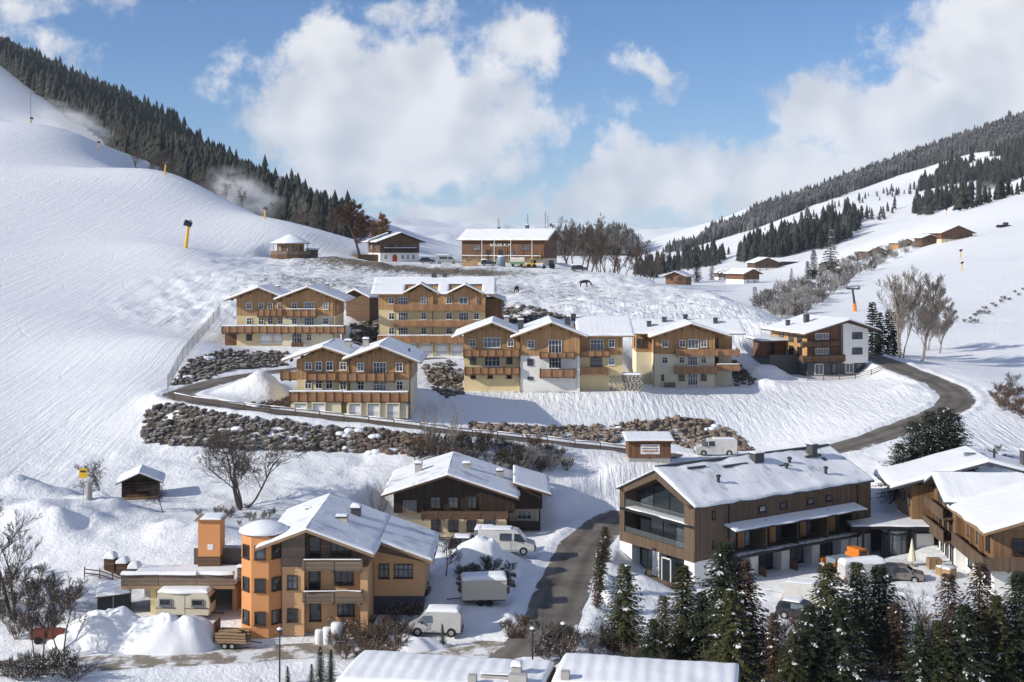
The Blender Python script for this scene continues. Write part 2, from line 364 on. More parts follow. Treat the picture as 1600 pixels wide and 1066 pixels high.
CP = [  # control points of the snow surface: pixel and depth
 # valley floor and the lower terrace
 (-200, 1066, 93), (60, 1066, 94), (400, 1066, 96), (700, 1066, 96), (1000, 1066, 96), (1300, 1066, 95), (1600, 1066, 94), (1900, 1066, 94),
 (0, 980, 105), (0, 900, 117), (150, 960, 107), (250, 1000, 103), (300, 860, 122), (140, 880, 119), (60, 850, 124), (100, 800, 133), (0, 800, 131),
 (620, 960, 108), (560, 1000, 104), (720, 930, 114), (760, 870, 129), (700, 845, 139), (660, 1000, 104),
 (225, 786, 138), (375, 797, 137), (480, 800, 138), (330, 760, 146), (130, 780, 138), (255, 805, 133), (590, 790, 143),
 (0, 750, 146), (0, 650, 172), (100, 720, 154), (200, 705, 157), (100, 600, 190), (0, 560, 205), (-200, 700, 150), (-200, 900, 112), (-250, 500, 215),
 (400, 712, 157), (300, 708, 157), (235, 695, 160), (560, 716, 159), (650, 718, 158), (760, 735, 156), (870, 740, 158), (930, 740, 161), (900, 790, 152), (850, 830, 143),
 (950, 775, 156), (950, 720, 165), (1000, 740, 162),
 # above the lower retaining walls
 (860, 668, 178), (960, 660, 183), (1080, 652, 189), (1170, 690, 181), (1190, 705, 176), (1250, 660, 188), (1350, 640, 190), (1200, 640, 195),
 (700, 640, 181), (760, 620, 192), (900, 617, 198.5), (1080, 608, 212), (1180, 600, 217), (1300, 595, 219), (1430, 612, 200), (1400, 600, 205),
 (1000, 612, 205), (660, 640, 178), (690, 612, 190),
 (1500, 700, 160), (1420, 740, 150), (1560, 680, 168), (1600, 740, 150), (1530, 640, 182), (1600, 640, 182), (1700, 700, 165),
 (1480, 760, 148), (1600, 800, 143), (1360, 740, 155),
 # foreground right
 (1140, 900, 129), (1250, 900, 128), (1400, 900, 127), (1480, 920, 122), (1200, 960, 117), (1350, 980, 112), (1000, 1000, 106), (1100, 1000, 107), (1000, 900, 123), (930, 900, 123), (1700, 950, 118), (1380, 860, 135),
 # between the chalets
 (340, 540, 216), (300, 590, 196), (440, 560, 217), (330, 556, 207), (440, 600, 188), (400, 610, 184), (560, 552, 224), (560, 520, 245), (700, 580, 213), (700, 600, 198), (690, 560, 228),
 (440, 455, 268), (540, 470, 262), (560, 450, 280), (680, 445, 285), (800, 520, 240), (820, 495, 250), (900, 500, 248), (1000, 510, 240), (1170, 540, 236), (1230, 560, 230), (800, 470, 268), (960, 480, 262),
 # upper meadow and its crest
 (420, 410, 335), (520, 405, 345), (600, 412, 352), (720, 414, 362), (840, 418, 356), (920, 428, 345), (1000, 434, 332), (1100, 456, 292), (1180, 478, 264), (1232, 503, 244), (1150, 500, 252), (1050, 470, 278), (900, 455, 300), (750, 440, 315), (600, 435, 310), (480, 430, 305), (1000, 490, 258),
 (600, 405, 375), (760, 408, 385), (860, 412, 384),
 # beyond the crest the ground falls to the stream
 (1000, 452, 400), (1100, 472, 370), (1180, 500, 335), (1235, 512, 305), (1270, 530, 270), (1290, 552, 248), (900, 432, 440), (1340, 560, 240),
 # right-hand slope
 (1300, 500, 315), (1335, 488, 345), (1400, 520, 290), (1420, 562, 240), (1500, 570, 240), (1600, 590, 222), (1600, 500, 300), (1500, 480, 335), (1450, 430, 430), (1600, 400, 450), (1350, 440, 430), (1300, 470, 390),
 (1500, 374, 540), (1440, 378, 560), (1600, 340, 590), (1600, 302, 720), (1500, 331, 700), (1420, 362, 650), (1380, 392, 580), (1900, 300, 560), (1900, 480, 300), (1900, 600, 215), (1800, 200, 900),
 # dip behind it, then the far side of the valley
 (1600, 322, 800), (1500, 350, 800), (1420, 375, 780), (1330, 410, 640), (1300, 420, 600), (1240, 440, 560), (1180, 445, 520), (1100, 440, 560), (1040, 446, 540), (1200, 425, 680), (1130, 425, 700), (1060, 432, 760),
 (1260, 395, 850), (1200, 405, 900), (1100, 412, 1000), (1350, 360, 1000), (1300, 350, 1150), (1220, 370, 1150), (1120, 390, 1300), (1040, 410, 1300), (1400, 310, 1250), (1480, 285, 1250), (1600, 255, 1250), (1560, 300, 1050), (1430, 340, 1050),
 (1490, 270, 1350), (1400, 285, 1500), (1300, 310, 1500), (1200, 345, 1600), (1100, 380, 1700), (1020, 402, 1800),
 (1600, 185, 1800), (1500, 215, 1850), (1400, 250, 1950), (1300, 285, 2050), (1200, 318, 2150), (1100, 358, 2300), (1010, 402, 2500), (1900, 80, 1600), (2300, 60, 1500),
 (1600, 210, 2300), (1400, 275, 2400), (1200, 345, 2600), (1010, 415, 2900),
 # head of the valley
 (940, 425, 900), (960, 415, 1500), (850, 412, 800), (700, 405, 800), (640, 385, 1200), (760, 398, 1500), (900, 404, 2200), (600, 340, 4200), (640, 352, 4000), (690, 364, 4000), (720, 376, 3800), (860, 372, 3600), (900, 364, 3600), (940, 372, 3600), (800, 394, 4000), (980, 392, 3600), (560, 345, 4000), (620, 380, 2800),
 # left-hand piste
 (250, 622, 180), (240, 600, 186), (300, 530, 214), (350, 470, 262), (200, 500, 240), (100, 500, 232), (0, 460, 250), (380, 420, 312), (290, 386, 320), (330, 410, 303), (200, 400, 304), (100, 380, 328), (0, 350, 350), (150, 330, 385), (-200, 330, 350),
 (257, 268, 450), (330, 310, 440), (413, 340, 405), (470, 365, 380), (530, 388, 380), (360, 345, 395), (220, 285, 435), (150, 228, 560), (200, 300, 420), (100, 260, 480), (0, 250, 470), (0, 192, 700), (70, 208, 640), (-200, 180, 700), (-400, 400, 260),
 # its shaded upper part, and the wooded flank behind
 (0, 200, 760), (0, 108, 980), (60, 150, 900), (110, 190, 800), (150, 236, 700), (-200, 30, 1000), (-400, 0, 900), (-400, 220, 500),
 (200, 275, 560), (257, 290, 530), (330, 325, 500), (413, 352, 490), (480, 374, 470), (530, 392, 470),
 (0, 95, 1050), (100, 165, 920), (200, 235, 740), (300, 280, 640), (400, 318, 600), (500, 362, 570), (560, 385, 600),
 (0, 70, 1300), (200, 220, 900), (400, 310, 760), (520, 365, 720), (-300, -40, 1400), (-600, -50, 1200),
]
def build_height():
    pts = [P(*c) for c in CP]
    for k, (o, yaw, w, dep) in SITE.items():
        M = site_mat(k)
        for (a, b) in ((0, 0), (w, 0)): pts.append(M @ Vector((a, b, 0)))
    for n, (hw, pl, m) in ROADS.items(): pts += [P(*c) for c in pl]
    for x in (-900, -300, 0, 300, 900):                       # the valley behind the camera and far outside
        pts += [Vector((x, -200, 6 + abs(x) * .12)), Vector((x * .6, 40, 6 + abs(x) * .05)), Vector((x, -1200, 10 + abs(x) * .25))]
    for (x, y, z) in ((-3000, 500, 420), (-3000, 2500, 520), (-1800, 4500, 300), (3200, 500, 420), (3200, 2500, 480), (2600, 5000, 240), (0, 6500, 120), (-3000, -1500, 300), (3000, -1500, 300), (700, 900, 130), (-700, 800, 190)):
        pts.append(Vector((x, y, z)))
    A = np.array([(p.x, p.y, p.z) for p in pts]); n = len(A)
    c = 3.0 + .03 * np.abs(A[:, 1]).clip(0, 3000)                # the kernel widens with distance
    D = np.hypot(A[:, None, 0] - A[None, :, 0], A[:, None, 1] - A[None, :, 1])
    K = np.sqrt(D * D + c[None, :] ** 2)
    K[np.arange(n), np.arange(n)] -= .6                          # a little smoothing
    Q = np.hstack([np.ones((n, 1)), A[:, :2] / 1000]); Z3 = np.zeros((3, 3))
    sol = np.linalg.solve(np.vstack([np.hstack([K, Q]), np.hstack([Q.T, Z3])]), np.concatenate([A[:, 2], np.zeros(3)]))
    w, q = sol[:n], sol[n:]
    def f(x, y):
        o = q[0] + q[1] * x / 1000 + q[2] * y / 1000
        for i in range(n): o = o + w[i] * np.sqrt((x - A[i, 0]) ** 2 + (y - A[i, 1]) ** 2 + c[i] ** 2)
        return o
    return f
def in_poly(u, v, poly):
    c = np.zeros(u.shape, bool); n = len(poly)
    for i in range(n):
        (x1, y1), (x2, y2) = poly[i], poly[(i + 1) % n]
        k = ((y1 > v) != (y2 > v)) & (u < (x2 - x1) * (v - y1) / (y2 - y1 + 1e-9) + x1); c ^= k
    return c
ROCKS = [
 ('rock_wall', 'long dark boulder retaining wall dusted with snow below the hairpin road', [(226, 648), (262, 630), (400, 654), (562, 670), (562, 707), (430, 704), (330, 700), (226, 692)], 298, (.26, .62), 'rock'),
 ('rock_wall', 'reddish boulder wall below the road, continuing from the dark one', [(555, 669), (668, 680), (668, 712), (555, 707)], 95, (.28, .58), 'rock_red'),
 ('rock_wall', 'grey boulder bank under the twin-gabled chalet nearest the piste', [(268, 602), (296, 564), (345, 547), (448, 552), (446, 572), (362, 579), (292, 601)], 190, (.28, .6), 'rock'),
 ('rock_wall', 'sunlit brown boulder wall behind the sign hut', [(730, 660), (870, 667), (960, 664), (1060, 652), (1108, 656), (1150, 677), (1180, 704), (1100, 706), (1040, 691), (950, 692), (850, 683), (730, 670)], 298, (.24, .58), 'rock_brown'),
 ('rock_bank', 'dark snow-dusted rocks between the five-garage chalet and the white-bay chalet', [(660, 572), (705, 566), (722, 580), (722, 616), (700, 622), (675, 606)], 70, (.4, .75), 'rock'),
 ('rock_bank', 'scattered dark rocks on the bank behind the white-bay chalet', [(780, 482), (830, 478), (885, 496), (862, 506), (788, 505)], 55, (.4, .8), 'rock'),
 ('rock_bank', 'dark rocks in the gap beside the four-storey chalet', [(545, 508), (590, 500), (590, 546), (556, 550)], 45, (.4, .8), 'rock'),
 ('rock_bank', 'dark rocks at the far end of the four-storey chalet', [(762, 470), (786, 470), (792, 505), (764, 515)], 35, (.45, .8), 'rock'),
 ('rock_bank', 'dark bushy rocks at the foot of the broad-gabled cream chalet', [(1140, 562), (1160, 574), (1182, 601), (1150, 603)], 28, (.35, .6), 'rock'),
 ('garden_rocks', 'low dark edging rocks beside the five-garage chalet', [(385, 632), (456, 622), (456, 640), (404, 637)], 45, (.25, .45), 'rock'),
 ('garden_rocks', 'dark snow-flecked rock garden above the beige box trailer', [(712, 892), (755, 882), (802, 896), (798, 926), (718, 926)], 46, (.25, .5), 'rock'),
]
_base = build_height()
sstep = lambda t: (lambda q: q * q * (3 - 2 * q))(np.clip(t, 0, 1))
def poly_dist(x, y, pl):
    """distance to a polyline of (x, y, z) and the height of its nearest point"""
    bd = np.full(x.shape, 1e9); bz = np.zeros(x.shape)
    for a, b in zip(pl[:-1], pl[1:]):
        dx, dy = b[0] - a[0], b[1] - a[1]; L = dx * dx + dy * dy
        t = np.clip(((x - a[0]) * dx + (y - a[1]) * dy) / L, 0, 1)
        d = np.hypot(x - a[0] - t * dx, y - a[1] - t * dy); z = a[2] + t * (b[2] - a[2])
        k = d < bd; bd = np.where(k, d, bd); bz = np.where(k, z, bz)
    return bd, bz
def smooth_line(pts, step=1.5):
    out = []; n = len(pts)
    for i in range(n - 1):
        p0, p1, p2, p3 = pts[max(i - 1, 0)], pts[i], pts[i + 1], pts[min(i + 2, n - 1)]
        k = max(2, int((p2 - p1).length / step))
        for j in range(k):
            t = j / k
            out.append(.5 * ((2 * p1) + (p2 - p0) * t + (2 * p0 - 5 * p1 + 4 * p2 - p3) * t * t + (3 * p1 - p0 - 3 * p2 + p3) * t ** 3))
    out.append(pts[-1].copy()); return out
ROADLINE = {k: smooth_line([P(*c) for c in v[1]]) for k, v in ROADS.items()}
MOUNDS = [  # pixel, depth, radius across, radius along, height: banks and heaps of snow in the ground itself
 (60, 835, 127, 6.5, 4.5, 3.0), (150, 800, 133, 4, 3, 1.4), (20, 790, 136, 6, 4, 2.2), (290, 830, 126, 5, 3, 1.0), (395, 612, 184, 4.5, 3.0, 1.3), (428, 604, 183, 4, 3, 1.4),
 (1195, 584, 222, 4, 3, 1.6), (1180, 596, 214, 6, 2.5, 1.2), (1440, 612, 200, 5, 3, 1.0), (640, 985, 106, 4, 3, 1.3), (760, 885, 124, 4.5, 4, 1.6), (700, 905, 119, 3, 4, .8)]
def H(x, y):
    x = np.asarray(x, float); y = np.asarray(y, float)
    h = _base(x, y)
    far = sstep((np.hypot(x, y) - 350) / 900)
    pst = sstep((-45 - x) / 15) * sstep((y - 140) / 20)
    h = h + fbm(x, y, 26, 3) * .5 * (1 - far) * (1 - .7 * pst) + fbm(x + 90, y, 5.5, 3) * .16 * (1 - far) * (1 - .8 * pst)
    nr = sstep((168 - y) / 12) * sstep((y - 90) / 8) * (1 - pst); h = h + nr * (fbm(x, y + 30, 2.6, 3) * .34 + np.abs(fbm(x - 20, y, 4.5, 3)) * .35)
    h = h + far * (fbm(x, y, 260, 5) * 16 + fbm(x, y, 60, 3) * 4) + sstep((y - 2600) / 900) * (12 - 130 * np.abs(fbm(x, y + 500, 900, 5)))
    uu = 800 + FPX * x / np.maximum(y, 1); vv = HOR + FPX * (CZ - h) / np.maximum(y, 1)
    rough = sstep((y - 226) / 30) * sstep((372 - y) / 20) * sstep((x + 85) / 20) * sstep((70 - x) / 30)
    h = h + rough * (fbm(x, y, 3.2, 3) * .8 + np.abs(fbm(x + 40, y, 7, 2)) * .8)
    for (u, v, d, ra, rb, hh) in MOUNDS:
        p = P(u, v, d); q = ((x - p.x) / ra) ** 2 + ((y - p.y) / rb) ** 2
        h = h + hh * np.exp(-q) * (1 + .45 * fbm(x, y, 2.6, 3)) + np.exp(-q * .7) * .55 * np.abs(fbm(x + 7, y, 1.7, 2))
    for k, (o, yaw, w, dep) in SITE.items():
        c, s = math.cos(yaw), math.sin(yaw); lx = (x - o.x) * c + (y - o.y) * s; ly = -(x - o.x) * s + (y - o.y) * c
        m = 1.2
        if k in 'JHI': dep = 4.5
        dd = np.hypot(np.maximum(np.maximum(-m - lx, lx - w - m), 0), np.maximum(np.maximum(-m - ly, ly - dep - .5), 0))
        h = h + (o.z - .03 - h) * (1 - sstep(dd / 4.5))
    for k, (hw, _, _) in ROADS.items():
        ln = ROADLINE[k]
        bb = (x > min(p.x for p in ln) - 12) & (x < max(p.x for p in ln) + 12) & (y > min(p.y for p in ln) - 12) & (y < max(p.y for p in ln) + 12)
        if not np.any(bb): continue
        d, z = poly_dist(x[bb], y[bb], [(p.x, p.y, p.z) for p in ln[::2] + [ln[-1]]])
        w = 1 - sstep((d - hw - .5) / 4.0)
        lip = .28 * np.exp(-((d - hw - 1.0) / .55) ** 2) * (1 + 1.2 * fbm(x[bb], y[bb], 2.5, 3))   # ploughed edge
        hb = h[bb]; h[bb] = hb + (z - .10 - hb) * w + lip
    return h
def axis(lo, f0, f1, hi, step, ratio):
    a = list(np.arange(f0, f1, step)); s = step; p = a[0]
    left = []
    while p > lo: s *= ratio; p -= s; left.append(p)
    s = step; p = a[-1]; right = []
    while p < hi: s *= ratio; p += s; right.append(p)
    return np.array(left[::-1] + a + right)
GRID = {}
def Hg(x, y):
    """height of the built ground sheet (bilinear in its grid)"""
    xs, ys, Z = GRID['xs'], GRID['ys'], GRID['Z']; x = np.asarray(x, float); y = np.asarray(y, float)
    i = np.clip(np.searchsorted(xs, x) - 1, 0, len(xs) - 2); j = np.clip(np.searchsorted(ys, y) - 1, 0, len(ys) - 2)
    fx = np.clip((x - xs[i]) / (xs[i + 1] - xs[i]), 0, 1); fy = np.clip((y - ys[j]) / (ys[j + 1] - ys[j]), 0, 1)
    return (Z[j, i] * (1 - fx) + Z[j, i + 1] * fx) * (1 - fy) + (Z[j + 1, i] * (1 - fx) + Z[j + 1, i + 1] * fx) * fy
def ground(x, y): return float(Hg(np.array([x]), np.array([y]))[0])
def build_terrain():
    xs = axis(-4500, -92, 105, 4500, .55, 1.075); ys = axis(-1500, 96, 262, 7500, .55, 1.045)
    X, Y = np.meshgrid(xs, ys); Z = H(X.ravel(), Y.ravel()).reshape(X.shape)
    GRID.update(xs=xs, ys=ys, Z=Z)
    n, m = X.shape
    V = np.stack([X.ravel(), Y.ravel(), Z.ravel()], 1)
    i = np.arange(n * m).reshape(n, m)
    F = np.stack([i[:-1, :-1].ravel(), i[:-1, 1:].ravel(), i[1:, 1:].ravel(), i[1:, :-1].ravel()], 1)
    me = np_mesh('snowy_ground', V, F, 'snow', True)
    x, y, z = V.T
    def blob(u, v, d, ra, rb): p = P(u, v, d); return np.exp(-((x - p.x) / ra) ** 2 - ((y - p.y) / rb) ** 2)
    # grass and earth that pokes through the thin snow
    g = .78 * sstep((y - 228) / 30) * sstep((378 - y) / 15) * sstep((x + 75) / 20) * sstep((95 - x) / 60)
    for b in ((650, 425, 335, 24, 14, .55), (740, 428, 335, 14, 8, .5), (560, 412, 345, 20, 9, .5), (760, 500, 250, 10, 10, .5), (500, 440, 285, 16, 14, .35), (870, 470, 290, 20, 20, .2),
              (420, 800, 134, 10, 7, .55), (530, 800, 138, 9, 5, .4), (300, 815, 131, 8, 4, .35), (820, 745, 157, 12, 6, .5), (640, 990, 105, 5, 3, .5), (960, 1010, 105, 12, 5, .55), (1200, 990, 110, 16, 8, .4), (1450, 970, 113, 12, 6, .4), (870, 614, 199, 7, 1.6, 1.3), (770, 608, 199, 5, 1.2, 1.0), (1480, 745, 150, 8, 6, .35)):
        g = g + b[5] * blob(*b[:5])
    comb = np.clip(1.3 * blob(1050, 630, 200, 38, 16) + 1.2 * blob(1120, 500, 250, 30, 24) + 1.1 * blob(1560, 700, 165, 14, 22) + .9 * blob(1000, 760, 158, 10, 9) + .5 * blob(0, 700, 160, 25, 25), 0, 1.2)
    piste = sstep((-42 - x) / 12) * sstep((y - 140) / 25)
    uu = 800 + FPX * x / np.maximum(y, 1); vv = HOR + FPX * (CZ - z) / np.maximum(y, 1); rk = np.zeros(len(x))
    for (_, _, poly, _, _, _) in ROCKS:
        k = (y > 140) & (y < 300); rk[k] = np.maximum(rk[k], in_poly(uu[k], vv[k], poly) * (.78 + 1.1 * fbm(x[k], y[k] * 1.0, 4.0, 3)))
    for nm, val in (('rock', rk), ('grass', g), ('comb', comb), ('piste', piste)):
        at = me.attributes.new(nm, 'FLOAT', 'POINT'); at.data.foreach_set('value', val.astype(np.float32))
    me.materials.clear(); me.materials.append(MATS['snow_ground'])
    return struct(link('snowy_ground', me))
def mat_ground():
    m = bpy.data.materials.new('snow_ground'); m.use_nodes = True; MATS['snow_ground'] = m
    t = NT(m.node_tree); p = t.n['Principled BSDF']
    V = t.add('ShaderNodeNewGeometry').outputs['Position']
    A = lambda n: t.add('ShaderNodeAttribute', attribute_name=n).outputs['Fac']
    n0 = t.noise(V, .12, 2, .6); n1 = t.noise(V, .7, 4, .62); n2 = t.noise(V, 3.2, 4, .65)
    c = t.mix(n0, (.83, .85, .885), (.90, .91, .92))
    spk = t.m('ADD', t.m('MULTIPLY', n2, .55), t.m('MULTIPLY', n1, .45))
    thr = t.m('SUBTRACT', .74, t.m('MULTIPLY', A('grass'), .23))
    gm = t.ss(t.m('SUBTRACT', spk, thr), 0, .06)
    c = t.mix(gm, c, t.mix(n1, (.10, .085, .06), (.22, .17, .10)))
    rm = t.ss(t.m('ADD', A('rock'), t.m('MULTIPLY', t.m('SUBTRACT', n2, .5), .8)), .45, .6)
    c = t.mix(rm, c, t.mix(n2, (.035, .03, .026), (.12, .10, .085)))
    t.l.new(c, p.inputs['Base Color']); p.inputs['Roughness'].default_value = .62; p.inputs['Specular IOR Level'].default_value = .25
    # combed slope: rills that run down the fall line; groomed corduroy and tracks on the piste
    cv = t.mapping(V, (1.05, .13, .1), (0, 0, R(-12)))
    rill = t.m('MULTIPLY', t.noise(cv, 1.5, 4, .55, .4), A('comb'))
    pv = t.mapping(V, (1.3, .05, .05), (0, 0, R(-24)))
    trk = t.m('MULTIPLY', t.noise(pv, .9, 4, .62, .2), A('piste'))
    calm = t.m('SUBTRACT', 1.0, t.m('MULTIPLY', A('piste'), .6))
    sv = t.add('ShaderNodeSeparateXYZ'); t.l.new(t.mapping(V, (1, 1, 1), (0, 0, R(-26))), sv.inputs[0])      # winding ski tracks down the piste
    wv = t.m('ADD', t.m('MULTIPLY', t.m('SINE', t.m('MULTIPLY', sv.outputs[1], .19)), 2.4), t.m('MULTIPLY', t.m('SINE', t.m('MULTIPLY', sv.outputs[1], .043)), 7.0))
    fr = t.m('ABSOLUTE', t.m('SUBTRACT', t.m('FRACT', t.m('DIVIDE', t.m('ADD', sv.outputs[0], wv), 12.0)), .5))
    ski = t.m('MULTIPLY', t.m('MULTIPLY', t.ss(fr, .03, .006), t.ss(n0, .46, .62)), A('piste'))
    h = t.m('MULTIPLY', t.m('ADD', t.m('MULTIPLY', n1, .5), t.m('MULTIPLY', n2, .22)), calm)
    h = t.m('SUBTRACT', h, t.m('MULTIPLY', ski, .07))
    h = t.m('ADD', h, t.m('MULTIPLY', rill, 1.0)); h = t.m('ADD', h, t.m('MULTIPLY', trk, .42))
    h = t.m('SUBTRACT', h, t.m('MULTIPLY', gm, .25))
    t.l.new(t.bump(h, .85, .5), p.inputs['Normal'])
mat_ground()
build_terrain()

def hit(us, vs, dmin=60, dmax=5200):
    """where the sight lines through pixels meet the ground (arrays)"""
    us = np.asarray(us, float); vs = np.asarray(vs, float); n = len(us)
    ds = dmin * (dmax / dmin) ** (np.arange(260) / 259)
    out = np.full((n, 3), np.nan); prev = np.full(n, dmin, float); done = np.zeros(n, bool); cur = prev.copy()
    for d in ds:
        k = ~done
        if not k.any(): break
        x = (us[k] - 800) * d / FPX; z = CZ - (vs[k] - HOR) * d / FPX
        below = z < Hg(x, np.full(x.shape, d))
        idx = np.where(k)[0]; b = idx[below]; done[b] = True; cur[b] = d
        prev[idx[~below]] = d
    lo, hi = prev.copy(), cur.copy()
    for _ in range(12):
        md = (lo + hi) / 2; x = (us - 800) * md / FPX; z = CZ - (vs - HOR) * md / FPX
        b = z < Hg(x, md); hi = np.where(b, md, hi); lo = np.where(b, lo, md)
    x = (us - 800) * hi / FPX
    out = np.stack([x, hi, Hg(x, hi)], 1); out[~done] = np.nan
    return out
def G(u, v):
    p = hit([u], [v])[0]; return Vector(p)
def onground(u, d, sink=0.0):
    """the ground under pixel column u at depth d"""
    x = (u - 800) * d / FPX; return Vector((x, d, ground(x, d) - sink))

def ribbon(name, line, hw, material, lift, wob=.25):
    V = []; F = []; k = 7
    for i, p in enumerate(line):
        a = line[max(i - 1, 0)]; b = line[min(i + 1, len(line) - 1)]; t = (b - a); t.z = 0; t.normalize(); nx = Vector((t.y, -t.x, 0))
        for j in range(k):
            s = (j / (k - 1) * 2 - 1); e = 1 + (wob * fbm(np.array([p.x * 1.0 + j]), np.array([p.y]), 4, 2)[0] if j in (0, k - 1) else 0)
            q = p + nx * (hw * s * e); V.append((q.x, q.y, p.z + lift - .04 * s * s))
    for i in range(len(line) - 1):
        for j in range(k - 1): F.append((i * k + j, i * k + j + 1, (i + 1) * k + j + 1, (i + 1) * k + j))
    me = np_mesh(name, V, F, material, True); at = me.attributes.new('edge', 'FLOAT', 'POINT'); at.data.foreach_set('value', np.tile(np.abs(np.linspace(-1, 1, k)), len(line)).astype(np.float32))
    return struct(link(name, me))
def slush(m, lo):
    t = NT(m.node_tree); p = t.n['Principled BSDF']; c = p.inputs['Base Color'].links[0].from_socket; V = t.add('ShaderNodeNewGeometry').outputs['Position']
    e = t.add('ShaderNodeAttribute', attribute_name='edge').outputs['Fac']; n = t.noise(V, .55, 4, .65)
    f = t.ss(t.m('ADD', t.m('MULTIPLY', t.m('SUBTRACT', n, .5), 1.3), e), lo, lo + .14)
    w = t.ss(t.m('ABSOLUTE', t.m('SUBTRACT', e, .42)), .05, .28); c = t.mix(w, t.mix(1.0, c, (.72, .72, .72), 'MULTIPLY'), c)
    t.l.new(t.mix(f, c, t.mix(n, (.55, .55, .55), (.84, .85, .87))), p.inputs['Base Color'])
slush(MATS['asphalt'], .97)
for _k, (_hw, _pl, _m) in ROADS.items():
    ribbon(_k, ROADLINE[_k], _hw, _m, {'village_road': 0, 'hairpin_road': .02, 'muddy_lane': -.02}[_k])
# ---------------------------------------------------------------- building parts
def snow_patch(a, b, c, d, thick, taper, r=.28, lump=.3, step=.55):
    """snow lying on the quad a b c d (a-b eave, d-c ridge); taper: which of the edges eave, right, ridge, left are free"""
    a, b, c, d = map(Vector, (a, b, c, d))
    U = max((b - a).length, (c - d).length); W = max((d - a).length, (c - b).length)
    def samp(L, t0, t1):
        e = [0, .04, .12, .26] if L > 1 else [0, .04, .12]
        n = max(2, int(L / step)); mid = list(np.linspace(0, L, n + 1))
        lo = e if t0 else [0]; hi = [L - q for q in e] if t1 else [L]
        return sorted(set(lo + hi + [m for m in mid if (m > (.4 if t0 else .05)) and (m < L - (.4 if t1 else .05))]))
    us, ws = samp(U, taper[3], taper[1]), samp(W, taper[0], taper[2])
    V = []; nu = len(us); nw = len(ws); ox = random.random() * 99; L = []
    for w in ws:
        for u in us:
            fu, fw = u / U, w / W
            p = (a * (1 - fu) + b * fu) * (1 - fw) + (d * (1 - fu) + c * fu) * fw
            if taper[0] and w < .3: p = p + (a - d).normalized() * max(-.16, .3 * float(fbm(np.array([u + ox]), np.array([ox]), 1.6, 2)[0])) * (1 - w / .3)
            e = min(u if taper[3] else 9, (U - u) if taper[1] else 9, w if taper[0] else 9, (W - w) if taper[2] else 9)
            k = math.sqrt(max(0, 1 - (1 - min(1, e / r)) ** 2))
            nz = float(fbm(np.array([u + ox]), np.array([w - ox]), 2.6, 3)[0]) * lump
            V.append((p.x, p.y, p.z + thick * k * (1 + nz) + .004)); L += [u + ox, w, 0]
    F = [(j * nu + i, j * nu + i + 1, (j + 1) * nu + i + 1, (j + 1) * nu + i) for j in range(nw - 1) for i in range(nu - 1)]
    m = MB(); m.add(V, F); m.lie = L; return m
def plane(parent, a, b, c, d, th=.2, snow=.34, taper=(1, 1, 0, 1), material='wood_beam', name='roof', lump=.3, cover='snow_roof'):
    a, b, c, d = map(Vector, (a, b, c, d)); dn = Vector((0, 0, -th)); m = MB()
    m.add([a + dn, b + dn, c + dn, d + dn, a, b, c, d], [(3, 2, 1, 0), (4, 5, 6, 7), (0, 1, 5, 4), (1, 2, 6, 5), (2, 3, 7, 6), (3, 0, 4, 7)])
    o = m.build(name, material, parent)
    if snow: snow_patch(a, b, c, d, snow * .75, taper, lump=lump).build('snow', cover, o, smooth=True)
    return o
def gable_y(parent, xl, xr_, y0, y1, zl, zr_, xa, za, th=.2, snow=.34, material='wood_beam', t_left=1, t_right=1, lump=.3, cover='snow_roof'):
    """gable roof with its ridge running back: left eave (xl, zl), apex (xa, za), right eave (xr_, zr_)"""
    plane(parent, (xl, y1, zl), (xl, y0, zl), (xa, y0, za), (xa, y1, za), th, snow, (t_left, 1, 0, 1), material, lump=lump, cover=cover)
    plane(parent, (xr_, y0, zr_), (xr_, y1, zr_), (xa, y1, za), (xa, y0, za), th, snow, (t_right, 1, 0, 1), material, lump=lump, cover=cover)
def gable_x(parent, x0, x1, yf, yb, zf, zb, ya, za, th=.2, snow=.34, material='wood_beam', lump=.3):
    plane(parent, (x0, yf, zf), (x1, yf, zf), (x1, ya, za), (x0, ya, za), th, snow, (1, 1, 0, 1), material, lump=lump)
    plane(parent, (x1, yb, zb), (x0, yb, zb), (x0, ya, za), (x1, ya, za), th, snow, (1, 1, 0, 1), material, lump=lump)
_wc = {}
def win(parent, x, y, z, w, h, style='cross', rz=0.0, frame='frame_white', glass='glass'):
    """window centred at (x, z) on the wall plane at y; rz turns it to other walls; frame stands proud, the pane sits back in it"""
    key = (round(w, 2), round(h, 2), style, frame, glass)
    if key not in _wc:
        b = .10 if frame == 'frame_white' else .075
        m = MB(); d0, d1 = -.10, .03
        m.box(-w / 2, d0, -h / 2, w / 2, d1, -h / 2 + b); m.box(-w / 2, d0, h / 2 - b, w / 2, d1, h / 2)
        m.box(-w / 2, d0, -h / 2 + b, -w / 2 + b, d1, h / 2 - b); m.box(w / 2 - b, d0, -h / 2 + b, w / 2, d1, h / 2 - b)
        m.box(-w / 2 - .06, -.17, -h / 2 - .06, w / 2 + .06, .02, -h / 2 - .002)
        nb = {'cross': 2, 'double': 4, 'triple': 3, 'plain': 1, 'band': 5, 'pair': 2}[style]
        for i in range(1, nb):
            xx = -w / 2 + w * i / nb; m.box(xx - .035, -.07, -h / 2 + b, xx + .035, .02, h / 2 - b)
        if style in ('cross', 'double') and h < 2.2: m.box(-w / 2 + b, -.066, -.0 + h * .08, w / 2 - b, .015, .055 + h * .08)
        q = MB(); q.box(-w / 2 + b * .5, -.035, -h / 2 + b * .5, w / 2 - b * .5, -.005, h / 2 - b * .5)
        _wc[key] = (m.mesh('window', frame), q.mesh('pane', glass))
    o = link('window', _wc[key][0], parent, (x, y, z), rz); link('pane', _wc[key][1], o)
    return o
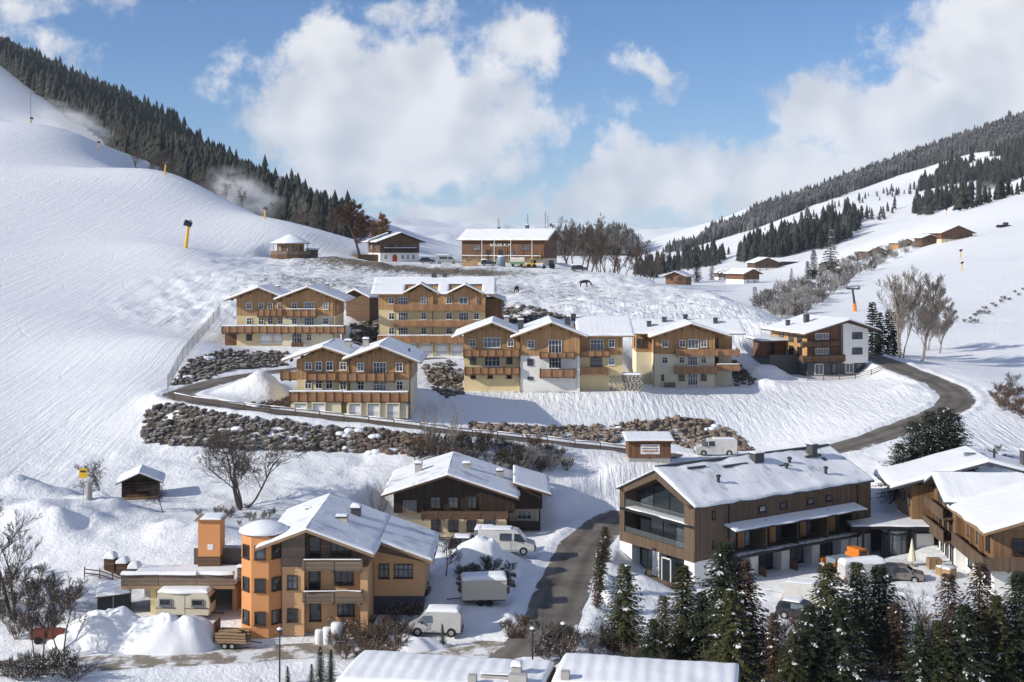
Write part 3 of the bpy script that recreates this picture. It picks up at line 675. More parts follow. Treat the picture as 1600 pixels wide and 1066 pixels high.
def box(parent, name, material, x0, y0, z0, x1, y1, z1): return MB().box(x0, y0, z0, x1, y1, z1).build(name, material, parent)
def balcony(parent, x0, x1, yw, dep, z, h=1.0, panel=1.25, snow=0.0, rail='wood_rail', post='wood_brown', sides=(1, 1), slab=True):
    m = MB(); yf = yw - dep
    if slab:
        m.box(x0, yf, z - .2, x1, yw, z)
        n = max(2, int((x1 - x0) / 2.2))
        for i in range(n + 1):
            xx = x0 + .1 + (x1 - x0 - .2) * i / n; m.box(xx - .08, yf + .12, z - .38, xx + .08, yw, z - .2)
    else: m.box(x0, yf, z - .08, x1, yf + .1, z)
    b = m.build('balcony', post, parent)
    fr = MB(); n = max(1, round((x1 - x0) / panel)); pw = (x1 - x0) / n
    fr.box(x0 - .03, yf - .05, z + h, x1 + .03, yf + .09, z + h + .09)
    for i in range(n + 1):
        xx = x0 + pw * i; fr.box(xx - .1, yf - .06, z - .14, xx + .1, yf + .06, z + h)
    for s, xx in ((0, x0), (1, x1)):
        if sides[s]: fr.box(xx - .05, yf + .09, z + h + .002, xx + .05, yw, z + h + .088)
    fr.build('railing_frame', post, b)
    key = ('panel', round(pw, 2), round(h, 2), rail)
    if key not in _wc: _wc[key] = MB().box(-pw / 2 + .1, -.02, -.06, pw / 2 - .1, .035, h - .06).mesh('railing_panel', rail)
    for i in range(n): link('railing_panel', _wc[key], b, (x0 + pw * (i + .5), yf, z))
    if dep > .5:
        for s, xx in ((0, x0), (1, x1)):
            if sides[s]: MB().box(xx - .03, yf + .07, z - .06, xx + .03, yw, z + h - .06).build('railing_panel', rail, b)
    if snow: snow_patch((x0, yf - .09, z + h + .09), (x1, yf - .09, z + h + .09), (x1, yf + .14, z + h + .09), (x0, yf + .14, z + h + .09), snow, (1, 1, 1, 1), r=.1).build('snow', 'snow', b, smooth=True)
    return b
def chimney(parent, x, y, z, w=.7, d=.7, h=1.2, material='concrete', snow=.25, cap=True):
    m = MB(); m.box(x - w / 2, y - d / 2, z, x + w / 2, y + d / 2, z + h)
    o = m.build('chimney', material, parent)
    if cap: MB().box(x - w / 2 - .08, y - d / 2 - .08, z + h + .002, x + w / 2 + .08, y + d / 2 + .08, z + h + .1).build('cap', 'slate', o)
    if snow: snow_patch((x - w / 2 - .06, y - d / 2 - .06, z + h + .1), (x + w / 2 + .06, y - d / 2 - .06, z + h + .1), (x + w / 2 + .06, y + d / 2 + .06, z + h + .1), (x - w / 2 - .06, y + d / 2 + .06, z + h + .1), snow, (1, 1, 1, 1), r=.2).build('snow', 'snow', o, smooth=True)
    return o
def walls(parent, x0, x1, y0, y1, z0, zs, zl, zr_, xa, za, low, up):
    """plaster below zs, timber above up to a gable (zl left eave, apex, zr_ right eave)"""
    if zs > z0: box(parent, 'wall', low, x0, y0, z0, x1, y1, zs)
    e = .05 if zs > z0 else 0
    pts = [(x0 - e, zs), (x1 + e, zs), (x1 + e, zr_), (xa, za), (x0 - e, zl)]
    MB().prism(pts, y0 - e, y1 + e).build('upper_wall', up, parent)
def brackets(parent, xl, xa, xr_, zl, za, zr_, y, n=3):
    for i in range(n + 1):
        for (xe, ze) in ((xl, zl), (xr_, zr_)):
            t = i / n; x = xa + (xe - xa) * t * .9; z = za + (ze - za) * t * .9 - .34
            if i or xe == xl: MB().box(x - .1, y, z - .14, x + .1, y + 1.5, z + .13).build('purlin', 'wood_brown', parent)   # purlin ends under the verge
class Facade:
    """places windows by the pixel they have in the photograph on a wall that faces the camera"""
    def __init__(s, parent, u0, v0, k): s.p, s.u0, s.v0, s.k = parent, u0, v0, k
    def X(s, u): return (u - s.u0) / s.k
    def Z(s, v): return (s.v0 - v) / s.k
    def win(s, u, v, w, h, style='cross', y=0.0, **kw): return win(s.p, s.X(u), y, s.Z(v), w, h, style, **kw)
    def bal(s, ua, ub, vb, vt, yw, dep, **kw): return balcony(s.p, s.X(ua), s.X(ub), yw, dep, s.Z(vb), s.Z(vt) - s.Z(vb) - .09, **kw)
    def garage(s, ua, ub, vt, vb, y):
        x0, x1, z0, z1 = s.X(ua), s.X(ub), s.Z(vb), s.Z(vt)
        o = MB().box(x0, y - .02, z0, x1, y + .06, z1).build('garage_door', 'garage_white', s.p)
        f = MB(); b = .16
        f.box(x0 - b, y - .3, z0, x0, y + .06, z1 + b); f.box(x1, y - .3, z0, x1 + b, y + .06, z1 + b); f.box(x0, y - .3, z1, x1, y + .06, z1 + b)
        f.build('frame', 'plaster_cream', o)
def downpipe(parent, x, y, z0, z1, material='frame_brown'): MB().tube((x, y, z0), (x, y, z1), .06, n=6).build('downpipe', material, parent)

# ---------------------------------------------------------------- A: chalet with two gables on the upper terrace
def house_a():
    o, yaw, w, dep = SITE['A']
    h = thing('twin_gable_chalet', 'yellow twin-gabled chalet nearest the piste, long snow-topped balcony over two garages', 'chalet', o, yaw, 'yellow and timber chalets on the hillside')
    f = Facade(h, 370, 540, 8.7)
    walls(h, 0, 8.3, 0, dep, 0, 5.4, 8.6, 8.6, 4.1, 10.2, 'plaster_yellow', 'wood_orange')
    walls(h, 8.35, 17.7, -.7, dep, 0, 5.4, 8.5, 8.5, 13, 10.2, 'plaster_cream', 'wood_orange')
    gable_y(h, -2.0, 8.6, -1.7, dep + .8, 8.2, 8.75, 4.1, 10.5)
    gable_y(h, 7.0, 19.9, -2.5, dep + .8, 8.35, 7.95, 13, 10.6)
    brackets(h, -1.2, 4.1, 8.2, 8.4, 10.4, 8.7, -1.5); brackets(h, 7.6, 13, 18.6, 8.5, 10.5, 8.3, -2.3)
    for u in (389.5, 408.7, 422.5, 438): f.win(u, 478, .95, 1.15, y=-.05)
    for u in (461, 510): f.win(u, 478, 1.0, 1.2, y=-.75)
    f.win(484, 479, 1.8, 1.7, 'double', y=-.75)
    for u in (389.5, 408, 422.5, 438): f.win(u, 502, 1.0, 1.3, y=0)
    for u in (461, 510): f.win(u, 502, 1.0, 1.2, y=-.7)
    f.win(484, 503, 1.8, 1.7, 'double', y=-.7)
    f.win(389.5, 527, 1.0, 1.1, y=0, frame='frame_brown'); f.win(465, 529, 1.8, 2.0, 'double', y=-.7); f.win(484, 527, .95, 1.2, y=-.7)
    f.garage(407, 424.6, 521.5, 537.5, 0); f.garage(428, 440.5, 521.5, 537.5, 0)
    f.bal(404, 442.4, 493, 482, 0, 1.0); f.bal(449, 496, 493, 482.5, -.7, 1.0, snow=.12)
    f.bal(350, 442.4, 518, 508.5, 0, 1.7, snow=.18); f.bal(442.8, 541, 518, 508.5, -.7, 1.7, snow=.18)
    box(h, 'side_porch', 'wood_barn', -2.2, .2, 0, -.06, 3.4, 2.45); box(h, 'garden_bench', 'wood_brown', 10.2, -2.4, 0, 12.2, -1.7, .7)
    downpipe(h, 8.3, -.12, 0, 8.3); downpipe(h, 17.5, -.85, 0, 8)
    box(h, 'corner_post', 'frame_white', 18.9, -2.3, 0, 19.15, -2.05, 2.3)
    chimney(h, 6.4, 5, 9.2); chimney(h, 15.4, 6, 9.6); win(h, 17.75, 3, 6.6, 1, 1.2, rz=R(90)); win(h, 17.75, 3, 3.9, 1, 1.2, rz=R(90))
house_a()

# ---------------------------------------------------------------- B: the four-storey house
def house_b():
    o, yaw, w, dep = SITE['B']
    h = thing('apartment_chalet', 'tall four-storey yellow chalet with two small dormer gables and garages below', 'chalet', o, yaw, 'yellow and timber chalets on the hillside')
    f = Facade(h, 591.6, 556, 8.6)
    box(h, 'wall', 'plaster_yellow', 0, 0, 0, w, dep, 8.4)
    MB().prism([(-.05, 8.4), (dep + .05, 8.4), (dep + .05, 11.6), (dep / 2, 13.6), (-.05, 11.6)], -.05, w + .05, 'x').build('upper_wall', 'wood_orange', h)
    zr = lambda y: 11.25 + (y + 1.3) / (dep / 2 + 1.3) * (13.9 - 11.25)         # the front slope is broken by the two dormers
    d1, d2 = f.X(657.7), f.X(726.7); ym = 2.4
    for x0, x1 in ((-1.3, d1 - 3.0), (d1 + 3.0, d2 - 3.0), (d2 + 3.0, w + 1.9)): plane(h, (x0, -1.3, 11.25), (x1, -1.3, 11.25), (x1, ym, zr(ym)), (x0, ym, zr(ym)), .2, .4, (1, 1, 0, 1))
    plane(h, (-1.3, ym, zr(ym)), (w + 1.9, ym, zr(ym)), (w + 1.9, dep / 2, 13.9), (-1.3, dep / 2, 13.9), .2, .4, (0, 1, 0, 1))
    plane(h, (w + 1.9, dep + 1, 11.3), (-1.3, dep + 1, 11.3), (-1.3, dep / 2, 13.9), (w + 1.9, dep / 2, 13.9), .2, .4)
    for ua, za in ((657.7, 12.75), (726.7, 12.6)):
        x = f.X(ua)
        MB().prism([(x - 2.2, 8.4), (x + 2.2, 8.4), (x + 2.2, 11.3), (x, za), (x - 2.2, 11.3)], -.35, 3).build('dormer_wall', 'wood_orange', h)
        gable_y(h, x - 3.3, x + 3.3, -1.5, 5.2, 11.35, 11.35, x, za + .35, th=.16, snow=.3)
    for v in (470, 494.5, 517.5):
        yy = -.05 if v < 480 else 0
        f.win(611.7, v, 1.05, 1.25, y=yy); f.win(630, v + 1, 1.8, 1.6, 'double', y=yy)
        f.win(662, v, 1.0, 1.3, y=-.35 if v < 480 else 0); f.win(701.5, v, 1.1, 1.2, y=yy)
        if v < 480: f.win(724, v, 1.7, 1.3, 'pair', y=-.35, glass='glass_light'); f.win(744, v, 1.0, 1.2, y=yy)
        else: f.win(724, v + 1, 1.8, 1.6, 'double', y=0); f.win(744, v, 1.0, 1.2, y=0)
    f.bal(616, 757, 484, 475, -.05, 1.1, panel=1.9, post='wood_rail'); f.bal(617, 738, 508.5, 500, 0, 1.1, panel=1.9, post='wood_rail'); f.bal(591.8, 757, 533.5, 523.5, 0, 1.6, panel=1.9, post='wood_rail', snow=.14)
    for a, b in ((627, 650), (655.5, 675.5), (681, 699.5), (705, 722)): f.garage(a, b, 536, 555, 0)
    downpipe(h, f.X(676), -.08, 2.6, 11); chimney(h, f.X(675), 6, 13.3, .9, .9, 1.4, 'slate', 0); chimney(h, f.X(692), 6, 13.2, .8, .8, 1.5, 'slate', 0)
    # lean-to wing at the far end of the house
    box(h, 'side_wing', 'wood_barn', w + .1, 2.5, 4.5, w + 3, dep, 10.2)
    plane(h, (w + 3.8, 1.6, 9.9), (w + 3.8, dep + .6, 9.9), (w + .1, dep + .6, 11.2), (w + .1, 1.6, 11.2))
house_b()

# ---------------------------------------------------------------- C: twin-gabled chalet with five garages at the hairpin road
def house_c():
    o, yaw, w, dep = SITE['C']
    h = thing('twin_gable_chalet', 'yellow twin-gabled chalet with five white garage doors on the hairpin road', 'chalet', o, yaw, 'yellow and timber chalets on the hillside')
    f = Facade(h, 464, 651, 11.5)
    walls(h, 0, 7.3, 0, dep, 0, 5.1, 7.7, 7.9, 3.7, 9.3, 'plaster_yellow', 'wood_orange')
    walls(h, 7.35, 15.5, -.5, dep, 0, 5.1, 7.9, 7.7, 11.4, 9.4, 'plaster_cream', 'wood_orange')
    gable_y(h, -1.9, 7.6, -1.6, dep + .7, 7.7, 8.3, 3.7, 9.6); gable_y(h, 6.3, 17.0, -2.1, dep + .7, 7.9, 7.5, 11.4, 9.75)
    brackets(h, -1.1, 3.7, 7.2, 7.9, 9.5, 8.2, -1.4); brackets(h, 6.9, 11.4, 16.1, 8.0, 9.6, 7.8, -1.9)
    for u in (482, 498, 515): f.win(u, 572, .95, 1.25 if u > 482 else 1.0, y=-.05)
    f.win(537, 571.5, .95, 1.1, y=-.55); f.win(564, 573, .95, 1.2, y=-.55); f.win(594, 575, 1.8, 1.7, 'double', y=-.55); f.win(624.5, 573, 1.0, 1.2, y=-.55)
    for u in (481.5, 498, 514.5): f.win(u, 601, .95, 1.2, y=0)
    for u in (537, 564.5, 625): f.win(u, 602, .95, 1.2, y=-.5)
    f.win(594, 602, 1.8, 1.6, 'double', y=-.5)
    # garage storey stands forward under the lower balcony
    box(h, 'garage_wall', 'plaster_cream', -.6, -1.5, 0, 6.2, .0, 2.35); box(h, 'garage_wall', 'plaster_cream', 7.0, -1.9, 0, 15.2, -.5, 2.35)
    for a, b in ((464, 482), (492, 510)): f.garage(a, b, 628, 649.5, -1.5)
    for a, b in ((549, 566), (577.5, 595), (607.5, 625)): f.garage(a, b, 628, 649.5, -1.9)
    f.bal(481.6, 527, 592, 581.5, -.05, 1.0); f.bal(530.5, 618, 592.5, 580.5, -.5, 1.1)
    f.bal(456, 538.6, 624, 609.5, -.0, 1.75, snow=.17); f.bal(539, 640.5, 624, 610, -.5, 1.7, snow=.2)
    balcony(h, -2.4, -.06, 2.6, 1.4, 5.0, 1.0); downpipe(h, 7.2, -.62, 2.4, 8); downpipe(h, 15.4, -.62, 0, 7.6)
    win(h, -.0, 2.2, 3.9, 1.2, 1.6, rz=R(-90)); win(h, 15.52, 3, 6.3, 1, 1.2, rz=R(90)); win(h, 15.52, 6, 3.6, 1, 1.2, rz=R(90))
    chimney(h, 6.2, 6, 8.6, .9, .9, 1.2); chimney(h, 8.8, 5, 8.8, .8, .8, 1.3); MB().tube((15, 3.4, 8.1), (15, 3.4, 9.0), .14).build('vent_pipe', 'metal_dark', h)
house_c()

# ---------------------------------------------------------------- D: three-part chalet with the white bay
def house_d():
    o, yaw, w, dep = SITE['D']
    h = thing('white_bay_chalet', 'long timber chalet with tall white bay between two yellow wings', 'chalet', o, yaw, 'yellow and timber chalets on the hillside')
    f = Facade(h, 725, 611, 10.0)
    walls(h, 0, 8.7, 0, dep, -.4, 5.5, 8.8, 8.8, 4.4, 10.5, 'plaster_yellow', 'wood_orange')
    walls(h, 8.8, 18.0, -.9, dep, -.6, 5.6, 8.8, 8.8, 13.6, 10.6, 'plaster_white', 'wood_orange')
    box(h, 'wall', 'plaster_yellow', 18.05, .5, -.4, 24.8, dep, 5.6); box(h, 'upper_wall', 'wood_orange', 18.05, .45, 5.6, 24.85, dep, 8.7)
    MB().prism([(.45, 8.7), (dep, 8.7), (dep / 2 + .2, 10.5)], 18.05, 24.85, 'x').build('upper_wall', 'wood_orange', h)
    gable_y(h, -1.8, 8.9, -1.7, dep + .7, 8.5, 8.9, 4.4, 10.8); gable_y(h, 7.2, 19.2, -2.4, dep + .7, 8.5, 8.6, 13.6, 10.85)
    gable_x(h, 17.6, 26.6, -.8, dep + .8, 8.65, 8.7, 6.2, 10.95, snow=.42)
    brackets(h, -1, 4.4, 8.6, 8.7, 10.7, 8.9, -1.5); brackets(h, 7.9, 13.6, 18.8, 8.7, 10.7, 8.7, -2.2)
    f.win(738.5, 536, 1.0, 1.15, y=-.05); f.win(768.6, 535.5, 2.7, 1.6, 'double', y=-.05); f.win(798, 536, 1.0, 1.1, y=-.05)
    f.win(739, 563.5, .95, 1.0, y=0, frame='frame_brown'); f.win(769, 564.5, 2.5, 1.6, 'double', y=0); f.win(796, 563.5, .95, 1.0, y=0, frame='frame_brown')
    for u in (739.5, 766, 795.5): f.win(u, 589, .8, .5, 'plain', y=0, frame='frame_brown')
    f.win(829.5, 537, 1.1, 1.3, y=-.95); f.win(867, 540.5, 2.1, 2.0, 'double', y=-.95); f.win(828.5, 565, .95, 1.0, y=-.9, frame='frame_brown'); f.win(867, 566, 2.0, 1.8, 'double', y=-.9); f.win(828.5, 590, .85, .45, 'plain', y=-.9, frame='frame_brown')
    f.win(933, 539, 2.1, 1.8, 'double', y=.45); f.win(956, 537, 1.0, 1.25, y=.45); f.win(932, 566, 1.8, 1.35, 'double', y=.5, frame='frame_brown'); f.win(956, 565.5, 1.0, 1.1, y=.5)
    f.bal(725, 811, 555, 545, -.05, 1.4); f.bal(727, 811, 582.5, 572.5, 0, 1.4)
    f.bal(843.5, 897, 556, 548.5, -.9, 1.5, panel=1.5); f.bal(843.5, 897, 586, 574.5, -.9, 1.5, panel=1.7); f.bal(906, 952, 555.5, 547, .5, 1.0, panel=1.1); f.bal(906, 950, 583, 574, .5, 1.0, panel=2.2, post='wood_rail')
    downpipe(h, 8.75, -1.0, -.4, 8.4); chimney(h, 6.6, 5, 9.7, .8, .8, 1.5); chimney(h, 8.9, 4, 9.2, .9, .9, 1.6, 'slate', .25); chimney(h, 16.4, 5, 10, .9, .9, 1.2, 'slate', 0); chimney(h, 17.4, 6, 10.6, .8, .8, 1.0, 'slate', .0)
    box(h, 'corner_post', 'plaster_white', 17.6, -1.15, -.6, 18.03, -.92, 5.6)
house_d()

# ---------------------------------------------------------------- E
def house_e():
    o, yaw, w, dep = SITE['E']
    h = thing('wide_gable_chalet', 'cream chalet with one broad timber gable and two wraparound balconies', 'chalet', o, yaw, 'yellow and timber chalets on the hillside')
    f = Facade(h, 1022.6, 604.4, 9.3)
    walls(h, 0, 10.1, 0, dep, -.3, 5.5, 8.6, 9.2, 6.0, 10.35, 'plaster_cream', 'wood_orange')
    box(h, 'wall', 'plaster_cream', 10.12, 2.4, -.3, 13.4, dep, 5.5); MB().prism([(10.1, 5.5), (13.45, 5.5), (13.45, 8.35), (10.1, 9.2)], 2.35, dep).build('upper_wall', 'wood_orange', h)
    box(h, 'wall', 'plaster_cream', -2.6, 4.5, -.3, 0, dep, 5.5); box(h, 'upper_wall', 'wood_orange', -2.65, 4.45, 5.5, 0, dep, 8.8)
    gable_y(h, -.95, 12.6, -1.7, dep - 3, 8.45, 8.6, 6.0, 10.7)
    gable_x(h, -3.7, 15.8, 2.4, dep + 1.2, 8.75, 8.7, 7.6, 10.6, snow=.4)
    brackets(h, -.4, 6, 12, 8.6, 10.55, 8.7, -1.5, 4)
    f.win(1039, 537, 1.05, 1.2, y=-.05); f.win(1066, 537, 1.1, 1.2, y=-.05); f.win(1083, 537.5, 1.8, 1.6, 'triple', y=-.05, glass='glass_light'); f.win(1099.5, 537, 1.1, 1.2, y=-.05)
    f.win(1039, 563, .95, 1.15, y=0); f.win(1065.5, 563, .95, 1.1, y=0); f.win(1082, 564, 1.7, 1.5, 'double', y=0); f.win(1099.5, 563, .95, 1.1, y=0)
    f.win(1035.5, 590, .45, 1.0, 'plain', y=0, frame='frame_brown'); f.win(1065, 590, .95, 1.0, y=0, frame='frame_brown'); f.win(1082.5, 593, 1.7, 2.0, 'double', y=0); f.win(1099.5, 590, .95, 1.0, y=0, frame='frame_brown')
    for v in (537, 563): f.win(1122, v, .9, 1.6, y=2.38, frame='frame_brown')
    f.bal(1056, 1119, 553.5, 545, 0, 1.2, panel=2.0, post='wood_rail', sides=(1, 0)); f.bal(1119.3, 1154, 553.5, 545, 2.35, 3.2, panel=1.8, post='wood_rail')
    f.bal(1055, 1119, 581, 571, 0, 1.3, panel=2.0, post='wood_rail', sides=(1, 0)); f.bal(1119.3, 1154, 577, 568.5, 2.35, 3.2, panel=1.8, post='wood_rail', snow=.12)
    downpipe(h, -.12, -.1, 0, 8.5, 'frame_brown'); win(h, -2.68, 6.5, 7, .7, 1.6, 'plain', rz=R(-90), frame='frame_brown'); win(h, -2.2, 4.43, 7, .7, 1.5, 'plain', frame='frame_brown'); win(h, -1.2, 4.43, 7, .7, 1.5, 'plain', frame='frame_brown')
    for x, y, z in ((-.4, 4.8, 9.6), (2.4, 6.5, 10.2), (6.2, 7.4, 10.6), (11.2, 6, 10.1)): chimney(h, x, y, z, .7, .7, 1.05, 'slate', 0)
    box(h, 'terrace_bench', 'wood_grey', 1.6, -1.0, -.1, 3.4, -.5, .75)
house_e()

# ---------------------------------------------------------------- F: chalet with the white front beside the bend
def house_f():
    o, yaw, w, dep = SITE['F']
    h = thing('white_front_chalet', 'modern chalet with white rendered front corner and dark stone ground floor by the road bend', 'chalet', o, yaw)
    box(h, 'ground_floor', 'slate', 0, 0, -.5, 11.5, dep, 2.4)
    MB().prism([(0, 2.4), (6.6, 2.4), (6.6, 9.1), (0, 7.7)], .05, dep - .1).build('timber_wall', 'wood_barn', h)
    MB().prism([(6.65, 2.1), (11.7, 2.1), (11.7, 8.0), (7.6, 9.15), (6.65, 8.95)], -.45, dep - .1).build('white_wall', 'plaster_white', h)
    box(h, 'timber_side', 'wood_orange', -.08, .1, 2.45, -.005, dep - .4, 7.5)
    gable_y(h, -1.6, 13.6, -1.8, dep + 1, 7.45, 7.75, 7.2, 9.75, th=.26, snow=.36, material='wood_brown')
    win(h, 2.8, .05, 6.9, 2.6, 1.05, 'band', glass='glass_light'); win(h, 2.8, .05, 4.3, 2.6, 1.05, 'band', glass='glass_light')
    win(h, 9.5, -.45, 6.9, 2.0, 1.15, 'pair', frame='frame_black'); win(h, 9.5, -.45, 4.2, 2.0, 1.15, 'pair', frame='frame_black')
    win(h, 2.2, 0, 1.15, 1.7, 1.9, 'pair', glass='glass_light'); win(h, 5.2, 0, 1.2, 1.0, 1.9, 'plain', frame='frame_black'); win(h, 8.2, 0, 1.2, 1.6, 1.7, 'pair', frame='frame_white'); win(h, 10.2, 0, 1.2, 1.4, 1.7, 'plain', frame='frame_black')
    balcony(h, -1.6, 6.4, 0, 1.5, 2.75, .9, panel=1.6, rail='wood_brown', post='frame_brown'); balcony(h, -1.4, 5.6, 0, 1.1, 5.35, .7, panel=1.7, rail='wood_brown', post='frame_brown')
    for y in (2.5, 5.5, 9): win(h, -.09, y, 6.4, 1.6, 1.5, 'pair', rz=R(-90), frame='frame_brown'); win(h, -.09, y, 4.0, 1.6, 1.8, 'pair', rz=R(-90), frame='frame_brown')
    t = box(h, 'terrace', 'slate', -5.5, 3.5, -.6, -.02, dep - 1, 2.7); b = box(h, 'terrace_parapet', 'slate', -5.5, 3.42, 2.7, -.1, 3.55, 3.5)
    box(h, 'side_wing', 'wood_barn', -4.2, 7.5, 2.7, -.1, dep - 1, 5.6); plane(h, (-5.4, 6.6, 5.7), (-.1, 6.6, 5.7), (-.1, dep - .6, 6.0), (-5.4, dep - .6, 6.0), .2, .35, (1, 0, 1, 1), 'wood_brown')
    win(h, -3.0, 7.48, 4.2, 1.2, 1.9, 'plain', frame='frame_brown')
    chimney(h, 3.2, 6, 8.9, .8, .8, 1.4, 'slate', 0); chimney(h, .6, 8, 8.3, .6, .6, .9, 'slate', 0); downpipe(h, 6.6, -.5, 2.2, 8.6)
house_f()
# ---------------------------------------------------------------- G: the new timber hotel
def hotel_new():
    o, yaw, L, Wd = SITE['G']
    h = thing('timber_hotel', 'long brown timber-clad hotel with glazed gable loggias and snowy pitched roof', 'hotel', o, yaw)
    zb, zs, ze, za, ya = 2.6, 5.75, 8.05, 10.65, 5.8
    box(h, 'base_wall', 'plaster_white', 2.0, 1.5, -1.2, L, Wd, zb)
    box(h, 'core_wall', 'wood_hotel', 2.0, 1.52, zb, L, Wd, ze)
    MB().prism([(0, ze), (Wd, ze), (ya, za - .1)], 2.0, L, 'x').build('gable_wall', 'wood_hotel', h)
    box(h, 'corner_base', 'plaster_white', 0, 0, -1.2, 4.6, 1.48, zb - .02); box(h, 'end_base', 'plaster_white', 22.6, 0, -.5, L, 1.48, zb - .02)
    box(h, 'corner_wall', 'wood_hotel', 0, -.02, zb, 4.6, 1.5, ze); box(h, 'end_wall', 'wood_hotel', 22.6, -.02, zb - .4, L, 1.5, ze)
    box(h, 'upper_wall', 'wood_hotel', 4.61, -.01, zs, 22.59, 1.5, ze)
    # gable front: a timber portal round two open loggias
    m = MB(); r = .75
    m.box(0, Wd - r, zb, 2.0, Wd + .02, ze)
    s = (za - ze) / ya
    m.prism([(0, ze), (ya, za), (ya, za - r * 1.1), (r, ze + s * r - r * 1.1 + .1), (0, ze - .3)], 0, 2.0, 'x')
    m.prism([(Wd, ze - .3), (Wd - r, ze + s * r - r * 1.1 + .1), (ya, za - r * 1.1), (ya, za), (Wd, ze)], 0, 2.0, 'x')
    m.build('gable_portal', 'wood_hotel', h)
    box(h, 'gable_parapet', 'wood_hotel', -.03, .0, zb - .1, .3, Wd, zb + .95); box(h, 'loggia_floor', 'slate', .0, .05, zb + .05, 2.05, Wd - .05, zb + .2)
    sl = box(h, 'loggia_slab', 'frame_black', -.02, .02, zs + .02, 2.0, Wd - .02, zs + .3)
    snow_patch((.05, Wd - .8, zs + .3), (.05, .8, zs + .3), (1.5, .8, zs + .3), (1.5, Wd - .8, zs + .3), .12, (1, 1, 1, 1)).build('snow', 'snow', sl, smooth=True)
    for (z0, z1) in ((zb + .2, zs), ):
        for i in range(5):
            y0 = .8 + i * 2.0; g = box(h, 'glass_panel', 'glass', 1.86, y0 + .04, z0, 1.92, y0 + 1.96, z1)
        fr = MB()
        for i in range(6): fr.box(1.8, .76 + i * 2.0, z0, 1.98, .84 + i * 2.0, z1)
        fr.build('glazing_frame', 'frame_black', h)
    for i in range(4):                                            # attic glazing follows the roof
        y0, y1 = .8 + i * 2.5, .8 + (i + 1) * 2.5
        zt = lambda y: (ze + s * y if y < ya else ze + s * (Wd - y)) - .8
        pts = [(y0 + .05, zs + .32), (y1 - .05, zs + .32), (y1 - .05, zt(y1))] + ([(ya, zt(ya))] if y0 < ya < y1 else []) + [(y0 + .05, zt(y0))]
        MB().prism(pts, 1.86, 1.92, 'x').build('glass_panel', 'glass', h)
    fr = MB()
    for y in (.8, 3.3, 5.8, 8.3, 10.8): fr.box(1.8, y - .05, zs + .3, 1.98, y + .05, (ze + s * min(y, Wd - y)) - .55)
    fr.box(1.78, .8, ze - .2, 1.99, 10.8, ze - .08); fr.build('glazing_frame', 'frame_black', h)
    for (z, w_) in ((zb + .98, 'loggia_railing'), (zs + .3, 'loggia_railing')):
        g = MB().box(.12, .8, z, .16, Wd - .8, z + (.55 if z < 4 else .95)).build(w_, 'glass_clear', h)
        MB().box(.10, .78, z + (.56 if z < 4 else .96), .18, Wd - .78, z + (.60 if z < 4 else 1.0)).build('handrail', 'frame_black', g)
    # ground floor of the gable: white piers and glass round a wooden deck
    for y0, y1 in ((5.3, 6.3), (9.6, Wd)): box(h, 'pier', 'plaster_white', .02, y0, -1.2, 2.0, y1, zb - .1)
    for y0, y1 in ((1.5, 5.3), (6.3, 9.6)): win(h, 1.2, (y0 + y1) / 2, 1.25, y1 - y0, 2.4, 'triple', rz=R(-90), frame='frame_black')
    dk = box(h, 'deck', 'wood_grey', -1.6, .6, -.12, 1.98, 10.6, .0); box(h, 'deck_wall', 'frame_black', -1.75, .5, -1.6, -1.62, 10.7, .05)
    d2 = MB(); d2.box(-.4, 3.1, .0, -.33, 4.3, 2.2); d2.build('glass_door', 'glass', h); MB().box(-.43, 3.0, .0, -.30, 3.1, 2.3).box(-.43, 4.3, 0, -.30, 4.4, 2.3).box(-.43, 3.0, 2.2, -.30, 4.4, 2.3).build('door_frame', 'frame_white', h)
    # long side: loggias behind balconies, four rooms a storey
    xs = [4.6, 9.1, 13.6, 18.1, 22.6]
    sb = box(h, 'balcony_slab', 'frame_black', 4.4, -1.0, zb - .22, 22.8, 1.5, zb + .08)
    snow_patch((4.5, -.9, zb + .08), (22.7, -.9, zb + .08), (22.7, .1, zb + .08), (4.5, .1, zb + .08), .07, (1, 1, 1, 1), lump=.8).build('snow', 'snow', sb, smooth=True)
    rl = MB()
    for i in range(19): xx = 4.5 + i; rl.tube((xx, -.92, zb + .08), (xx, -.92, zb + 1.0), .02, n=4)
    for z in (.35, .65, 1.0): rl.tube((4.5, -.92, zb + z), (22.7, -.92, zb + z), .018, n=4)
    rl.build('balcony_railing', 'metal_dark', h)
    for i in range(5): box(h, 'divider', 'wood_hotel' if i % 2 else 'frame_black', xs[i] - .12, -.7 if i not in (0, 4) else .0, zb + .09, xs[i] + .12, 1.5, zs - .02)
    for i in range(4):
        a, b = xs[i], xs[i + 1]
        win(h, a + 1.35, 1.5, zb + 1.35, 2.2, 2.4, 'pair', frame='frame_black'); box(h, 'wood_panel', 'wood_orange', a + 2.6, 1.40, zb + .1, a + 3.5, 1.51, zs - .05)
        win(h, a + 3.95, 1.5, zb + 1.3, .8, 2.3, 'plain', frame='frame_black', glass='glass_light')
        win(h, a + 1.6, 1.48, 1.15, 2.9, 2.2, 'triple', frame='frame_black'); box(h, 'pier', 'plaster_white', a + 3.2, .3, -.3, a + 4.35, 1.49, zb - .24)
        box(h, 'privacy_screen', 'wood_brown', a + 4.4, -.7, -.1, a + 4.5, 1.48, 1.0)
    tr = box(h, 'terrace', 'frame_black', 4.4, -2.4, -1.0, 23.5, -.0, -.06); snow_patch((4.6, -2.3, -.06), (23.2, -2.3, -.06), (23.2, -.9, -.06), (4.6, -.9, -.06), .1, (1, 1, 1, 1), lump=.7).build('snow', 'snow', tr, smooth=True)
